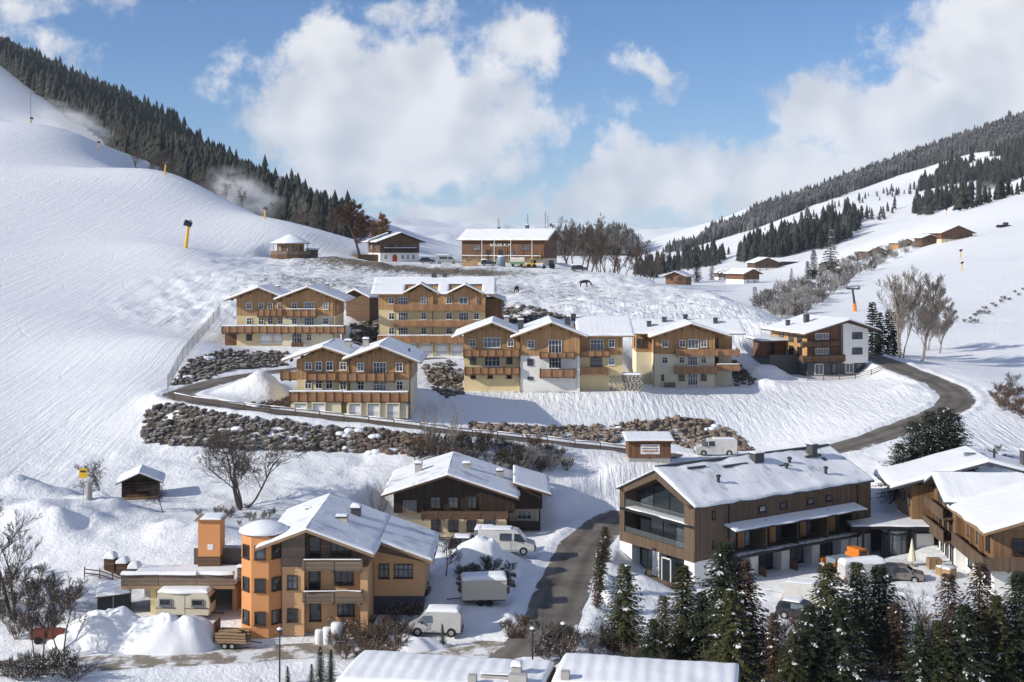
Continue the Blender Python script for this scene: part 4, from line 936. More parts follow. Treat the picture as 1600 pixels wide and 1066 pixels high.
    plane(h, (3.9, -1.75, 5.35), (23.1, -1.75, 5.35), (23.1, -.03, 5.72), (3.9, -.03, 5.72), .1, .17, (1, 1, 0, 1), 'frame_black', 'canopy')
    for x in (9.2, 12.2, 16.2, 19.0): win(h, x, -.01, 6.75, .95, .62, 'plain', frame='frame_black', glass='glass_light')
    win(h, 2.5, -.02, 6.9, .35, .8, 'plain', frame='frame_black'); win(h, 2.5, -.02, 4.0, .35, .8, 'plain', frame='frame_black'); downpipe(h, 4.5, -.1, -.6, 8, 'frame_black'); downpipe(h, 23.4, -.1, -.6, 8, 'frame_black')
    # roof
    plane(h, (-.2, -.35, 7.95), (L + .2, -.35, 7.95), (L + .2, ya, za + .12), (-.2, ya, za + .12), .16, .22, (1, 1, 0, 1), 'slate', lump=1.7, cover='snow_patchy')
    plane(h, (L + .2, Wd + .35, 7.95), (-.2, Wd + .35, 7.95), (-.2, ya, za + .12), (L + .2, ya, za + .12), .16, .2, (1, 1, 0, 1), 'slate')
    box(h, 'ridge_cap', 'slate', .3, ya + .05, za + .2, L, ya + .4, za + .46)
    for x, w_, hh in ((13.2, 1.3, .9), (21.6, .8, 1.1)): chimney(h, x, ya - 1.0, za - .5, w_, .9, hh + .3, 'slate', .08)
    for x, y, z in ((5.6, 2.6, 9.15), (20.3, 1.6, 8.7), (17.2, 3.9, 9.7), (15.8, 3.0, 9.3)):
        v = MB(); v.lathe((x, y, z), [(.16, 0), (.16, .75), (.26, .78), (.24, 1.0), (.05, 1.06)], 8); v.build('roof_vent', 'metal_dark', h)
    for x0, x1, y0 in ((8.2, 11.6, 4.6), (15.2, 16.6, 3.5), (20.2, 22.6, 4.4), (3.6, 6, 5.0)):  # roof windows that the snow has slid from
        z = 7.95 + (y0 + .35) / (ya + .35) * (za + .12 - 7.95); MB().box(x0, y0 - .1, z + .1, x1, y0 + .14, z + .36).build('skylight', 'slate', h)
m_ = bpy.data.materials.new('glass_clear'); m_.use_nodes = True; MATS['glass_clear'] = m_
_p = m_.node_tree.nodes['Principled BSDF']; _p.inputs['Base Color'].default_value = (.3, .34, .35, 1); _p.inputs['Roughness'].default_value = .03; _p.inputs['Alpha'].default_value = .14
hotel_new()

# ---------------------------------------------------------------- H: the older hotel at the edge of the picture
def hotel_old():
    o, yaw, w, dep = SITE['H']
    h = thing('chalet_hotel', 'white and timber hotel with broad snow-laden roofs beside the car park', 'hotel', o, yaw)
    def block(x0, x1, y0, y1, zg, zt):
        box(h, 'wall', 'plaster_white', x0, y0, -.8, x1, y1, zg); box(h, 'upper_wall', 'wood_old', x0 - .04, y0 - .04, zg, x1 + .04, y1 + .04, zt)
    block(0, 14, 0, 9.5, 2.7, 6.1); block(-.9, 12, 9.6, 18, 2.7, 6.9); block(-3.2, 10, 18.1, 25, 2.9, 6.9)
    MB().prism([(0, 6.1), (14, 6.1), (7, 8.3)], 0, 9.4).build('gable_wall', 'wood_old', h)
    gable_y(h, -1.5, 15.5, -2.0, 10.6, 6.2, 6.2, 7.0, 8.9, th=.26, snow=.5)
    # cross gable over the side entrance
    MB().prism([(10.0, 6.9), (17.8, 6.9), (13.9, 8.2)], -.9, 6, 'x').build('gable_wall', 'wood_old', h)
    plane(h, (-2.2, 9.2, 6.85), (7, 9.2, 6.85), (7, 13.9, 8.75), (-2.2, 13.9, 8.75), .25, .45, (1, 0, 0, 1), 'slate'); plane(h, (7, 18.6, 6.85), (-2.2, 18.6, 6.85), (-2.2, 13.9, 8.75), (7, 13.9, 8.75), .25, .45, (1, 1, 0, 0), 'slate')
    gable_y(h, -5.6, 12.5, 17.2, 26.2, 6.7, 7.6, 4.6, 9.6, th=.26, snow=.5, material='slate')
    # balcony bands
    b = balcony(h, -1.35, 14.5, -.04, 1.3, 2.75, 1.0, panel=2.2, rail='wood_hotel', post='wood_hotel', sides=(0, 1))
    def side_balcony(xw, y0, y1, z, hh, dep_):
        m = MB().box(xw - dep_, y0, z - .2, xw, y1, z); q = m.build('balcony', 'wood_hotel', h)
        n = max(1, round((y1 - y0) / 2.4)); pw = (y1 - y0) / n
        for i in range(n): MB().box(xw - dep_ - .04, y0 + pw * i + .03, z - .25, xw - dep_ + .04, y0 + pw * (i + 1) - .03, z + hh).build('railing_panel', 'wood_hotel', q)
        MB().box(xw - dep_ - .07, y0, z + hh, xw - dep_ + .07, y1, z + hh + .08).build('handrail', 'wood_brown', q)
    side_balcony(-.04, -1.3, 9.5, 2.75, 1.0, 1.3); side_balcony(-.94, 9.6, 18, 2.75, 1.0, 1.2); side_balcony(-.94, 10.2, 17.6, 5.0, .9, 1.1)
    for y in (1.6, 4.6, 7.6): win(h, 0, y, 1.25, 1.3, 1.1, 'pair', rz=R(-90), frame='frame_black'); win(h, -.04, y, 4.7, 1.2, 1.9, 'pair', rz=R(-90), frame='frame_brown')
    for y in (11, 12.8, 14.6, 16.6): win(h, -.9, y, 1.2, 1.1, 2.0, 'plain', rz=R(-90), frame='frame_black')
    for y in (11.2, 13.2, 15.2, 17): win(h, -.94, y, 4.1, 1.1, 1.7, 'plain', rz=R(-90), frame='frame_brown')
    for y in (12.4, 15.4): win(h, -.94, y, 6.0, 1.3, 1.5, 'pair', rz=R(-90), frame='frame_brown', glass='glass_light')
    for y in (19.5, 22, 24): win(h, -3.24, y, 5, 1.1, 1.2, 'plain', rz=R(-90), frame='frame_brown')
    for x in (2.4, 6.5, 10): win(h, x, 0, 1.3, 1.6, 1.2, 'triple', frame='frame_black'); win(h, x, -.04, 4.6, 1.5, 1.5, 'triple', frame='frame_brown')
    for y in (3.2, 6.2): box(h, 'wood_panel', 'wood_old', -.5, y - .12, 2.76, -.05, y + .12, 6.0)
    sk = box(h, 'roof_hatch', 'metal_grey', 3.2, 20.4, 9.2, 5.2, 21.6, 9.9); MB().tube((6, 20, 9.2), (6, 20, 10.6), .12).build('vent_pipe', 'metal_dark', h); chimney(h, 9.5, 20, 8.2, 1.2, 1.2, 2.2, 'slate', .1)
    box(h, 'garden_wall', 'concrete', -.3, -2.6, -1.0, 8, -2.3, .5)
hotel_old()
def entrance():
    g = onground(1396, 137); h = thing('entrance_canopy', 'flat dark entrance canopy with glass porch joining the two hotels', 'canopy', g, R(4))
    r = plane(h, (-5.0, -1.2, 3.5), (4.6, -2.2, 3.5), (2.6, 4.5, 3.55), (-4.4, 5.0, 3.55), .28, .16, (1, 1, 1, 1), 'frame_black', 'canopy_roof')
    for x, y in ((-3.6, -.8), (-.9, -1.0), (2.2, 3.8), (-4, 4.4)): MB().box(x - .1, y - .1, -.3, x + .1, y + .1, 3.2).build('post', 'frame_black', h)
    box(h, 'back_wall', 'slate', -4.2, 3.6, -.3, 2.2, 4.2, 3.2); box(h, 'side_wall', 'plaster_white', 2.4, -.4, -.3, 4.3, 3.6, 2.4)
    for x in (-3.4, -1.9): win(h, x, 3.6, 1.3, 1.3, 2.2, 'pair', frame='frame_black')
    p = MB(); p.lathe((.1, .0, 0), [(1.35, -.2), (1.35, 2.5)], 14); q = p.build('glass_porch', 'glass_light', h); MB().lathe((.1, 0, 0), [(1.5, 2.5), (1.5, 2.72)], 16).build('porch_roof', 'frame_black', q)
    fr = MB()
    for i in range(9): a = 2 * math.pi * i / 9; fr.tube((.1 + 1.38 * math.cos(a), 1.38 * math.sin(a), -.2), (.1 + 1.38 * math.cos(a), 1.38 * math.sin(a), 2.5), .05, n=4)
    fr.build('porch_frame', 'frame_black', q)
    sp = MB(); sp.lathe((.1, 0, 0), [(1.4, 2.72), (1.3, 2.85), (.9, 2.95), (.01, 2.98)], 14); sp.build('snow', 'snow', q, smooth=True)
entrance()

# ---------------------------------------------------------------- I: the orange house with the tower
def house_orange():
    o, yaw, w, dep = SITE['I']
    h = thing('orange_house', 'orange rendered house with octagonal stair tower and snowy roof by the muddy lane', 'house', o, yaw)
    f = Facade(h, 441, 986, 19.0)
    box(h, 'wall', 'plaster_peach', 0, 0, -.4, 1.8, dep, 5.25); box(h, 'wall', 'plaster_peach', 1.81, .9, -.4, 7.0, dep, 5.25); box(h, 'side_wall', 'plaster_peach', 6.4, .0, -.4, 7.01, .88, 5.25)
    sl, sr = .36, .365; xa, za = 2.15, 8.35
    zl = lambda x: za - sl * (xa - x); zr_ = lambda x: za - sr * (x - xa)
    MB().prism([(-.05, 5.26), (1.85, 5.26), (1.85, zl(1.85)), (-.05, zl(-.05))], -.04, dep).build('upper_wall', 'wood_grey', h)
    MB().prism([(1.86, 5.26), (7.05, 5.26), (7.05, zr_(7.05)), (xa, za), (1.86, zl(1.86))], .86, dep).build('upper_wall', 'wood_grey', h)
    gable_y(h, -2.0, 7.7, -1.3, dep + .8, zl(-2.0) + .22, zr_(7.7) + .22, xa, za + .25, th=.24, snow=.26, t_left=1, cover='snow_patchy')
    plane(h, (12.2, 3.2, zr_(12.2) + .22), (12.2, dep + .8, zr_(12.2) + .22), (7.7, dep + .8, zr_(7.7) + .22), (7.7, 3.2, zr_(7.7) + .22), .24, .26, (1, 1, 0, 1), cover='snow_patchy')
    MB().prism([(7.03, 1.6), (11.3, 1.6), (11.3, zr_(11.3)), (7.03, zr_(7.03))], 4.6, dep - .02).build('annex_wall', 'plaster_peach', h)
    MB().prism([(7.02, zr_(7.02) - 1.1), (11.36, zr_(11.36) - .45), (11.36, zr_(11.36)), (7.02, zr_(7.02))], 4.5, dep - .1).build('annex_boarding', 'wood_grey', h)
    box(h, 'annex_plinth', 'slate', 7.03, 4.7, -.6, 11.2, dep - .05, 1.6)
    win(h, 7.9, 4.6, 3.75, .9, 1.25, 'cross', frame='frame_brown'); win(h, 9.55, 4.6, 3.75, 1.6, 1.2, 'double', frame='frame_brown')
    # tower
    tw = MB(); n = 8; r = 1.86; c = (-1.68, 1.0); ring = [(c[0] + r * math.cos(R(22.5 + 45 * i)), c[1] + r * math.sin(R(22.5 + 45 * i))) for i in range(n)]
    tw.prism(ring, -.4, 7.95, 'z'); t = tw.build('stair_tower', 'plaster_orange', h)
    for k, (dx, dy, rz) in enumerate(((0, -1, 0), (-.7071, -.7071, R(-45)), (.7071, -.7071, R(45)))):
        q = r * math.cos(R(22.5))
        for z in (1.25, 3.95, 6.6): win(t, c[0] + dx * q, c[1] + dy * q, z, .9, 1.1, 'plain', rz=rz, frame='frame_brown')
    cap = MB(); cap.lathe((c[0], c[1], 0), [(1.9, 7.9), (2.0, 7.95), (2.0, 8.05), (.02, 8.6)], 16); cp = cap.build('tower_roof', 'slate', t)
    sn = MB(); sn.lathe((c[0], c[1], 0), [(1.98, 7.97), (2.06, 8.06), (1.98, 8.24), (1.5, 8.5), (.8, 8.76), (.02, 8.86)], 20); sn.build('snow', 'snow', cp, smooth=True)
    f.win(457, 910, .85, 1.15, 'cross', y=0, frame='frame_brown'); f.win(457, 961, .85, 1.1, 'cross', y=0, frame='frame_brown')
    f.win(489.5, 858, .95, 1.7, 'plain', y=.86, frame='frame_brown'); f.win(530, 860, 1.7, 1.3, 'triple', y=.86, frame='frame_brown')
    f.win(489, 908, .95, 1.9, 'plain', y=.9, frame='frame_brown'); f.win(535, 906, 1.6, 1.3, 'triple', y=.9, frame='frame_brown')
    f.win(490, 957, .95, 1.9, 'plain', y=.9, frame='frame_brown'); f.win(538, 956, 1.4, 1.2, 'triple', y=.9, frame='frame_brown')
    f.bal(476, 566, 886, 872, .86, 1.5, rail='wood_grey', post='wood_grey', panel=2.35, snow=.06); f.bal(476, 566, 936, 921, .9, 1.5, rail='wood_grey', post='wood_grey', panel=2.35, snow=.05)
    chimney(h, 4.2, 5.2, 7.5, .95, .7, .75, 'plaster_beige', .14); chimney(h, 5.0, 8.6, 7.2, .8, .8, 1.1, 'slate', .3); chimney(h, .9, 8.2, 7.7, .4, .4, .6, 'slate', .1)
    lm = MB(); lm.tube((f.X(553), .75, 5.0), (f.X(553), .55, 5.0), .05).build('wall_lamp', 'metal_dark', h)
    box(h, 'house_number', 'frame_white', f.X(561) - .2, .87, 1.8, f.X(561) + .2, .895, 2.05)
house_orange()

# ---------------------------------------------------------------- Q: garage terrace and its orange lift shaft
def garage_terrace():
    o, yaw, w, dep = SITE['Q']
    h = thing('garage_terrace', 'low garage with snow-capped timber roof terrace beside the orange house', 'garage', o, yaw)
    box(h, 'back_wall', 'concrete', 0, 5.6, -.3, 12.4, 6.2, 2.4); box(h, 'side_wall', 'plaster_peach', 8.7, 1.5, -.3, 9.1, 5.6, 2.3); box(h, 'pier', 'plaster_yellow', 2.0, .4, -.3, 2.5, .9, 2.3); box(h, 'pier', 'plaster_yellow', 2.55, .4, -.3, 3.4, 1.0, 2.25)
    d = box(h, 'terrace_slab', 'wood_beam', -.3, -.3, 2.32, 9.3, 6.2, 2.62); box(h, 'terrace_slab', 'wood_beam', 9.32, .5, 2.75, 12.6, 6.2, 3.0)
    for i in range(3):
        q = box(h, 'parapet', 'wood_grey', -.28 + i * 3.18, -.34, 2.64, 2.86 + i * 3.18, -.2, 3.55); snow_patch((-.3 + i * 3.18, -.48, 3.55), (2.9 + i * 3.18, -.48, 3.55), (2.9 + i * 3.18, .0, 3.55), (-.3 + i * 3.18, .0, 3.55), .28, (1, i == 2, 1, i == 0), r=.2).build('snow', 'snow', q, smooth=True)
    q = box(h, 'parapet', 'wood_grey', 9.34, .44, 3.02, 12.6, .58, 3.95); snow_patch((9.3, .3, 3.95), (12.6, .3, 3.95), (12.6, .75, 3.95), (9.3, .75, 3.95), .25, (1, 1, 1, 1), r=.2).build('snow', 'snow', q, smooth=True)
    snow_patch((-.3, .0, 2.63), (9.3, .0, 2.63), (9.3, 6.1, 2.63), (-.3, 6.1, 2.63), .2, (1, 1, 1, 1)).build('snow', 'snow', d, smooth=True)
    box(h, 'garage_door', 'wood_brown', 9.5, 5.4, -.3, 12.2, 5.58, 2.2)
    box(h, 'stone_bank', 'rock', 4.2, 6.3, 1.5, 12.6, 7.4, 4.2)
    t = thing('lift_shaft', 'freestanding orange rendered tower with flat cap behind the garage terrace', 'tower', o + Vector((4.85, 5.2, 0)))
    box(t, 'shaft', 'plaster_orange', 0, 0, 2.65, 1.95, 1.9, 6.9); c = box(t, 'cap', 'wood_beam', -.25, -.25, 6.9, 2.2, 2.15, 7.02); snow_patch((.2, -.2, 7.02), (2.1, -.2, 7.02), (2.1, 2.1, 7.02), (.2, 2.1, 7.02), .16, (1, 1, 1, 1)).build('snow', 'snow', c, smooth=True)
    box(t, 'hatch', 'frame_white', .85, -.03, 4.3, 1.35, .0, 4.8); box(t, 'plinth', 'wood_brown', -.02, -.03, 2.64, 1.97, 1.9, 3.7)
garage_terrace()

# ---------------------------------------------------------------- J: dark timber farmhouse
def house_j():
    o, yaw, w, dep = SITE['J']
    h = thing('dark_farmhouse', 'dark timber farmhouse with cream ground floor and deep snowy gable roof', 'farmhouse', o, yaw)
    f = Facade(h, 620, 838, 14.1)
    box(h, 'wall', 'plaster_beige', 0, 0, -.4, 12.2, dep, 2.7); MB().prism([(-.3, 2.7), (13.1, 2.7), (13.1, 4.5), (5.7, 6.75), (-.3, 5.0)], -.6, dep).build('upper_wall', 'wood_dark', h)
    gable_y(h, -1.6, 13.6, -2.0, dep + 1, 4.85, 4.55, 5.7, 7.15, th=.22, snow=.3, material='wood_brown', cover='snow_patchy')
    box(h, 'side_wing', 'wood_dark', 12.3, 3.0, 2.4, 16.2, dep, 4.6); box(h, 'wing_wall', 'plaster_beige', 12.4, 4.2, -.4, 15.6, dep, 2.4)
    plane(h, (17.2, 1.6, 4.3), (17.2, dep + .6, 4.3), (12.9, dep + .6, 5.6), (12.9, 1.6, 5.6), .22, .3, (1, 1, 1, 1), 'wood_brown')
    for u in (681, 708.5, 737): f.win(u, 821, 1.1, 1.3, 'cross', y=0, frame='frame_brown'); f.win(u, 783, 1.1, 1.2, 'cross', y=-.6, frame='frame_brown', glass='glass_light')
    f.win(641, 789, 1.5, 1.3, 'triple', y=-.6, frame='wood_beam', glass='glass_light'); f.win(631, 824, .9, .9, 'cross', y=0, frame='frame_brown')
    f.bal(661, 793, 803, 794, -.6, 1.3, rail='wood_brown', post='wood_brown', panel=1.7)
    win(h, 10.3, 0, 1.1, 1.3, 2.0, 'plain', frame='frame_brown'); win(h, 14.2, 4.2, 1.5, 1.7, 1.1, 'triple', frame='frame_white', glass='glass_light')
    for x in (12.4, 15.9): MB().box(x - .1, 2.6, -.4, x + .1, 2.8, 4.3).build('porch_post', 'wood_dark', h)
    box(h, 'porch_railing', 'wood_dark', 12.5, 2.55, .3, 15.8, 2.65, 1.1); box(h, 'porch_deck', 'wood_brown', 10.2, 2.5, -.4, 16, 4.15, .12)
    chimney(h, 2.0, 5.6, 5.9, .8, .8, 1.2, 'concrete', .3); chimney(h, 7.6, 5, 6.5, .9, .7, .7, 'concrete', .2, cap=False); chimney(h, 11.4, 6.0, 5.3, .8, .8, .9, 'concrete', .2)
    fl = MB()
    for z in (.1, .32, .54): fl.box(.5, -1.6, z - .4, 10, -1.4, z - .28)
    fl.build('timber_stack', 'wood_beam', h)
house_j()

# ---------------------------------------------------------------- K: the two flat snowy roofs at the bottom edge
def house_k(name, label, p, yaw, w, dep, bags):
    h = thing(name, label, 'house', Vector((p[0], p[1], 6.2)), yaw)
    H_ = p[2] - 6.2
    box(h, 'wall', 'plaster_beige', .5, .5, -.6, w - .5, dep - .5, H_ - .35)
    for i in range(int(w // 3)): win(h, 1.6 + 3 * i, .5, H_ - 2.2, 1.2, 1.2, 'cross', frame='frame_brown')
    r = box(h, 'roof', 'wood_brown', 0, 0, H_ - .34, w, dep, H_)
    us = sorted(set(list(np.linspace(.5, w - .5, int(w / .16))) + [0, .05, .15, .3, w - .3, w - .15, w - .05, w])); vs = sorted(set(list(np.linspace(.6, dep - .6, int(dep / .3))) + [0, .05, .15, .32, dep - .32, dep - .15, dep - .05, dep]))
    V = []
    for v in vs:
        for u in us:
            e = min(u, w - u, v, dep - v); k = math.sqrt(max(0, 1 - (1 - min(1, e / .35)) ** 2))
            wob = float(fbm(np.array([u]), np.array([v]), 1.5, 2)[0])
            rip = .019 * math.sin(u * 7.0 + .4 * v + .7 * wob) * min(1, e / .7); lum = .2 * float(fbm(np.array([u * .7 + 5]), np.array([v]), 3.4, 3)[0])
            V.append((u - .1 * (1 - k), v, H_ + (.42 + rip + lum) * k + .1 * math.sin(v / dep * 3.1)))
    n = len(us); F = [(j * n + i, j * n + i + 1, (j + 1) * n + i + 1, (j + 1) * n + i) for j in range(len(vs) - 1) for i in range(n - 1)]
    MB().add(V, F).build('snow', 'snow', r, smooth=True)
    for (x, y, a, b, c, sn) in bags: chimney(h, x, y, H_ + .1, a, b, c, 'concrete', sn, cap=False)
house_k('flat_roof_house', 'flat snowy roof with concrete vents at the lower edge, below the cream van', (-10.9, 79.4, 12.7), R(-11), 12.9, 5.6, [(10.9, 2.6, .6, .5, .75, .3), (10.0, 1.4, 2.2, .35, .55, .05), (11.3, .9, 1.1, .5, .9, .0), (8.6, .25, .5, .4, .9, .0)])
house_k('flat_roof_house', 'rippled flat snowy roof at the lower edge, in front of the spruces', (2.4, 78.2, 12.95), R(-11), 11.3, 5.4, [(.8, .5, .5, .5, .7, 0)])

# ---------------------------------------------------------------- L, M, N: huts on the skyline
def text_mesh(txt, size, depth=.04):
    cu = bpy.data.curves.new('lettering', 'FONT'); cu.body = txt; cu.size = size; cu.extrude = depth; cu.align_x = 'CENTER'; cu.align_y = 'CENTER'; cu.resolution_u = 2
    o = bpy.data.objects.new('tmp', cu); COL.objects.link(o); bpy.context.view_layer.update()
    me = bpy.data.meshes.new_from_object(o.evaluated_get(bpy.context.evaluated_depsgraph_get())); bpy.data.objects.remove(o); return me
def lettering(parent, txt, size, loc, material, rz=0.0):
    me = text_mesh(txt, size); me.materials.clear(); me.materials.append(MATS[material])
    o = link('lettering', me, parent, loc); o.rotation_euler = (R(90), 0, rz); return o
def alm():
    o, yaw, w, dep = SITE['L']
    h = thing('alpine_inn', 'big brown timber inn with lettering and white-capped roof on the skyline', 'inn', o, yaw)
    box(h, 'base_wall', 'plaster_beige', 0, 0, -.6, w, dep, 1.4); box(h, 'upper_wall', 'wood_barn', -.05, -.05, 1.4, w + .05, dep + .05, 7.0)
    MB().prism([(-.05, 7.0), (dep + .05, 7.0), (dep / 2, 9.4)], -.05, w + .05, 'x').build('gable_wall', 'wood_brown', h)
    gable_x(h, -1.2, w + 1.8, -1.4, dep + 1.6, 6.7, 6.7, dep / 2, 9.7, th=.25, snow=.35)
    balcony(h, .5, w - .5, -.05, 1.3, 1.35, .7, panel=2.4, rail='wood_brown', post='wood_beam', snow=.15)
    for x in (4.6, 19.6): win(h, x, -.05, 4.4, 2.4, 1.5, 'double', glass='glass_light', frame='frame_brown')
    for x in (8.3, 12, 15.5): win(h, x, -.05, 3.0, 1.4, 1.7, 'pair', frame='frame_brown')
    for x in (2, 7, 12, 17, 22): win(h, x, 0, .4, 1.4, 1.0, 'pair', frame='frame_brown')
    for y in (3, 6, 9): win(h, w + .05, y, 4.2, 1.2, 1.3, 'cross', rz=R(90), frame='frame_brown')
    lettering(h, 'BAUER ALM', 1.25, (12, -.12, 5.2), 'frame_white')
    chimney(h, 9, dep / 2 + .5, 9.3, .7, .7, 1.2, 'slate', 0, cap=False); chimney(h, 17.8, dep / 2 + .5, 9.3, .9, .9, 1.6, 'slate', .2)
    for x, hh, nb in ((9, 3.6, 3), (18.0, 4.6, 2), (23.4, 5.2, 4), (24.2, 4.2, 0)):
        m = MB(); m.tube((x, dep / 2 + .3, 9.2), (x, dep / 2 + .3, 9.6 + hh), .07, n=5)
        for i in range(nb): z = 9.6 + hh * (.55 + .13 * i); m.tube((x - .5, dep / 2 + .3, z), (x + .5, dep / 2 + .3, z), .035, n=4)
        m.build('antenna', 'metal_dark', h)
    M = site_mat('L')
    for x in (7.2, 11.0, 16.0, 22.4):
        p = M @ Vector((x, -2.6, 0)); p.z = ground(p.x, p.y) - .05
        tag(MB().tube((0, 0, 0), (0, 0, 7.4), .12, .08, n=6).build('flagpole', 'frame_white', None, p), {7.2: 'bare white flagpole before the inn, farthest from the yellow loader', 11.0: 'bare white flagpole crossing the start of the inn lettering', 16.0: 'bare white flagpole just past the end of the inn lettering', 22.4: 'bare white flagpole at the tractor end of the inn'}[x], 'flagpole', 'flagpoles at the inn')
alm()
def lodge():
    o, yaw, w, dep = SITE['M']
    h = thing('alpine_lodge', 'dark timber lodge with white ground floor and red arched door on the skyline', 'lodge', o, yaw)
    walls(h, 0, w, 0, dep, -.6, 2.5, 5.8, 5.8, w / 2, 7.9, 'plaster_white', 'wood_brown')
    gable_y(h, -1.6, w + 1.6, -1.8, dep + 1, 5.6, 5.6, w / 2, 8.3, snow=.32, material='wood_brown')
    d = MB(); d.prism([(3.6, 0), (5.0, 0), (5.0, 1.5), (4.75, 1.95), (4.3, 2.1), (3.85, 1.95), (3.6, 1.5)], -.08, 0.02).build('door', 'paint_red', h)
    for x in (1.6, 6.6, 8.2, 9.8): win(h, x, 0, 1.3, .9, 1.2, 'cross')
    for x in (1.6, 4.6, 7.2, 9.9): win(h, x, -.05, 4.3, 1.0, 1.3, 'cross', glass='glass_light', frame='frame_brown')
    balcony(h, 1.0, w - 1.0, -.05, 1.2, 2.9, .9, rail='wood_dark', post='wood_dark', snow=.15)
    for y in (3, 6.5, 10): win(h, -.05, y, 4.2, 1.5, 1.4, 'pair', rz=R(-90), glass='glass_light', frame='wood_beam')
    box(h, 'terrace', 'wood_brown', -6, 2, -.6, -.06, 10, 2.0); chimney(h, 4.4, 6, 7.4, .8, .8, 1.4, 'slate', .2)
lodge()
def round_bar():
    p = P(454, 403, 347); p.z = ground(p.x, p.y)
    h = thing('umbrella_bar', 'octagonal snow bar with conical white roof on a round wooden deck', 'hut', p)
    MB().lathe((0, 0, 0), [(5.6, -.8), (5.6, .9)], 12).build('deck', 'wood_brown', h); MB().lathe((0, 0, 0), [(5.62, .95), (5.62, 1.9), (5.5, 1.9), (5.5, .95)], 12).build('deck_railing', 'wood_grey', h)
    MB().lathe((0, 0, 0), [(3.7, .9), (3.7, 3.9)], 8).build('bar_wall', 'wood_orange', h)
    r = MB().lathe((0, 0, 0), [(5.2, 3.75), (5.3, 3.9), (.1, 6.2)], 16).build('roof', 'wood_brown', h)
    MB().lathe((0, 0, 0), [(5.2, 3.88), (5.35, 4.05), (4.9, 4.4), (2.4, 5.5), (.9, 6.2), (.02, 6.5)], 20).build('snow', 'snow', r, smooth=True)
    for i in range(8): a = R(45 * i + 10); MB().tube((4.6 * math.cos(a), 4.6 * math.sin(a), .9), (4.6 * math.cos(a), 4.6 * math.sin(a), 4.0), .1, n=5).build('post', 'wood_beam', h)
    for i in range(8): a = R(45 * i + 22.5); win(h, 3.45 * math.cos(a), 3.45 * math.sin(a), 2.6, 1.6, 1.3, 'pair', rz=a + R(90), glass='glass_light', frame='frame_brown')
    q = onground(486, 352); s = thing('ticket_booth', 'small grey booth beside the octagonal snow bar', 'hut', q); box(s, 'wall', 'wood_grey', -1.2, -1, -.4, 1.8, 1, 2.2); plane(s, (-1.5, -1.3, 2.2), (2.1, -1.3, 2.2), (2.1, 1.3, 2.5), (-1.5, 1.3, 2.5), .12, .25, (1, 1, 1, 1))
round_bar()

# ---------------------------------------------------------------- O, W: sign hut by the road, log hut in the garden
def sign_hut():
    o, yaw, w, dep = SITE['O']
    h = thing('sign_hut', 'small brown timber hut with a white sign board beside the hairpin road', 'hut', o, yaw)
    box(h, 'plinth', 'concrete', .1, .1, -.8, w - .1, dep, .55); box(h, 'wall', 'wood_barn', 0, 0, .55, w, dep, 2.75)
    plane(h, (-.45, -.5, 2.75), (w + .45, -.5, 2.75), (w + .45, dep + .4, 3.15), (-.45, dep + .4, 3.15), .14, .2, (1, 1, 1, 1), 'wood_brown')
    s = box(h, 'sign_board', 'frame_white', 1.55, -.06, 1.0, 4.0, -.005, 2.25)
    for i, (z, a, b, t) in enumerate(((2.02, 2.0, 3.6, .1), (1.72, 1.75, 3.85, .16), (1.4, 1.8, 3.8, .2), (1.14, 2.2, 3.3, .06))):
        m = MB(); x = a
        while x < b - .1: d = random.uniform(.08, .16); m.box(x, -.08, z - t / 2, x + d, -.062, z + t / 2 * random.uniform(.6, 1)); x += d + .05
        m.build('sign_writing', 'metal_grey' if i % 2 else 'paint_red', s)
sign_hut()
def log_hut():
    o, yaw, w, dep = SITE['W']
    h = thing('log_hut', 'little dark log hut with snow roof in the snowy garden under the rock wall', 'hut', o, R(12))
    for i in range(6):
        z = .1 + i * .32; m = MB(); m.tube((-.1, 0, z), (w + .1, 0, z), .17, n=6); m.build('log', 'wood_dark', h)
        MB().tube((0, -.1, z), (0, dep, z), .17, n=6).build('log', 'wood_dark', h); MB().tube((w, -.1, z), (w, dep, z), .17, n=6).build('log', 'wood_dark', h)
    box(h, 'back_wall', 'wood_dark', 0, .12, -.3, w, dep, 1.9); MB().prism([(0, 1.95), (w, 1.95), (w / 2, 2.75)], .02, dep).build('gable_wall', 'wood_dark', h)
    gable_y(h, -.7, w + .7, -.9, dep + .4, 1.75, 1.75, w / 2, 2.85, th=.12, snow=.3, material='wood_brown'); win(h, w / 2 + .2, 0, 1.3, .9, .8, 'cross', frame='wood_beam', glass='glass_light'); box(h, 'bench', 'wood_brown', .4, -.6, .3, 2.6, -.25, .42)
    p = o + Vector((.2, -.9, 0))
    fw = thing('firewood_pile', 'low split firewood pile along the little dark log hut', 'firewood', p, R(12))
    for i in range(16):
        for j in range(2): MB().tube((i * .23 + .1 * j, -.1, -.05 + .2 * j), (i * .23 + .1 * j, .5, -.05 + .2 * j), .11, n=6).build('log', 'firewood', fw)
log_hut()

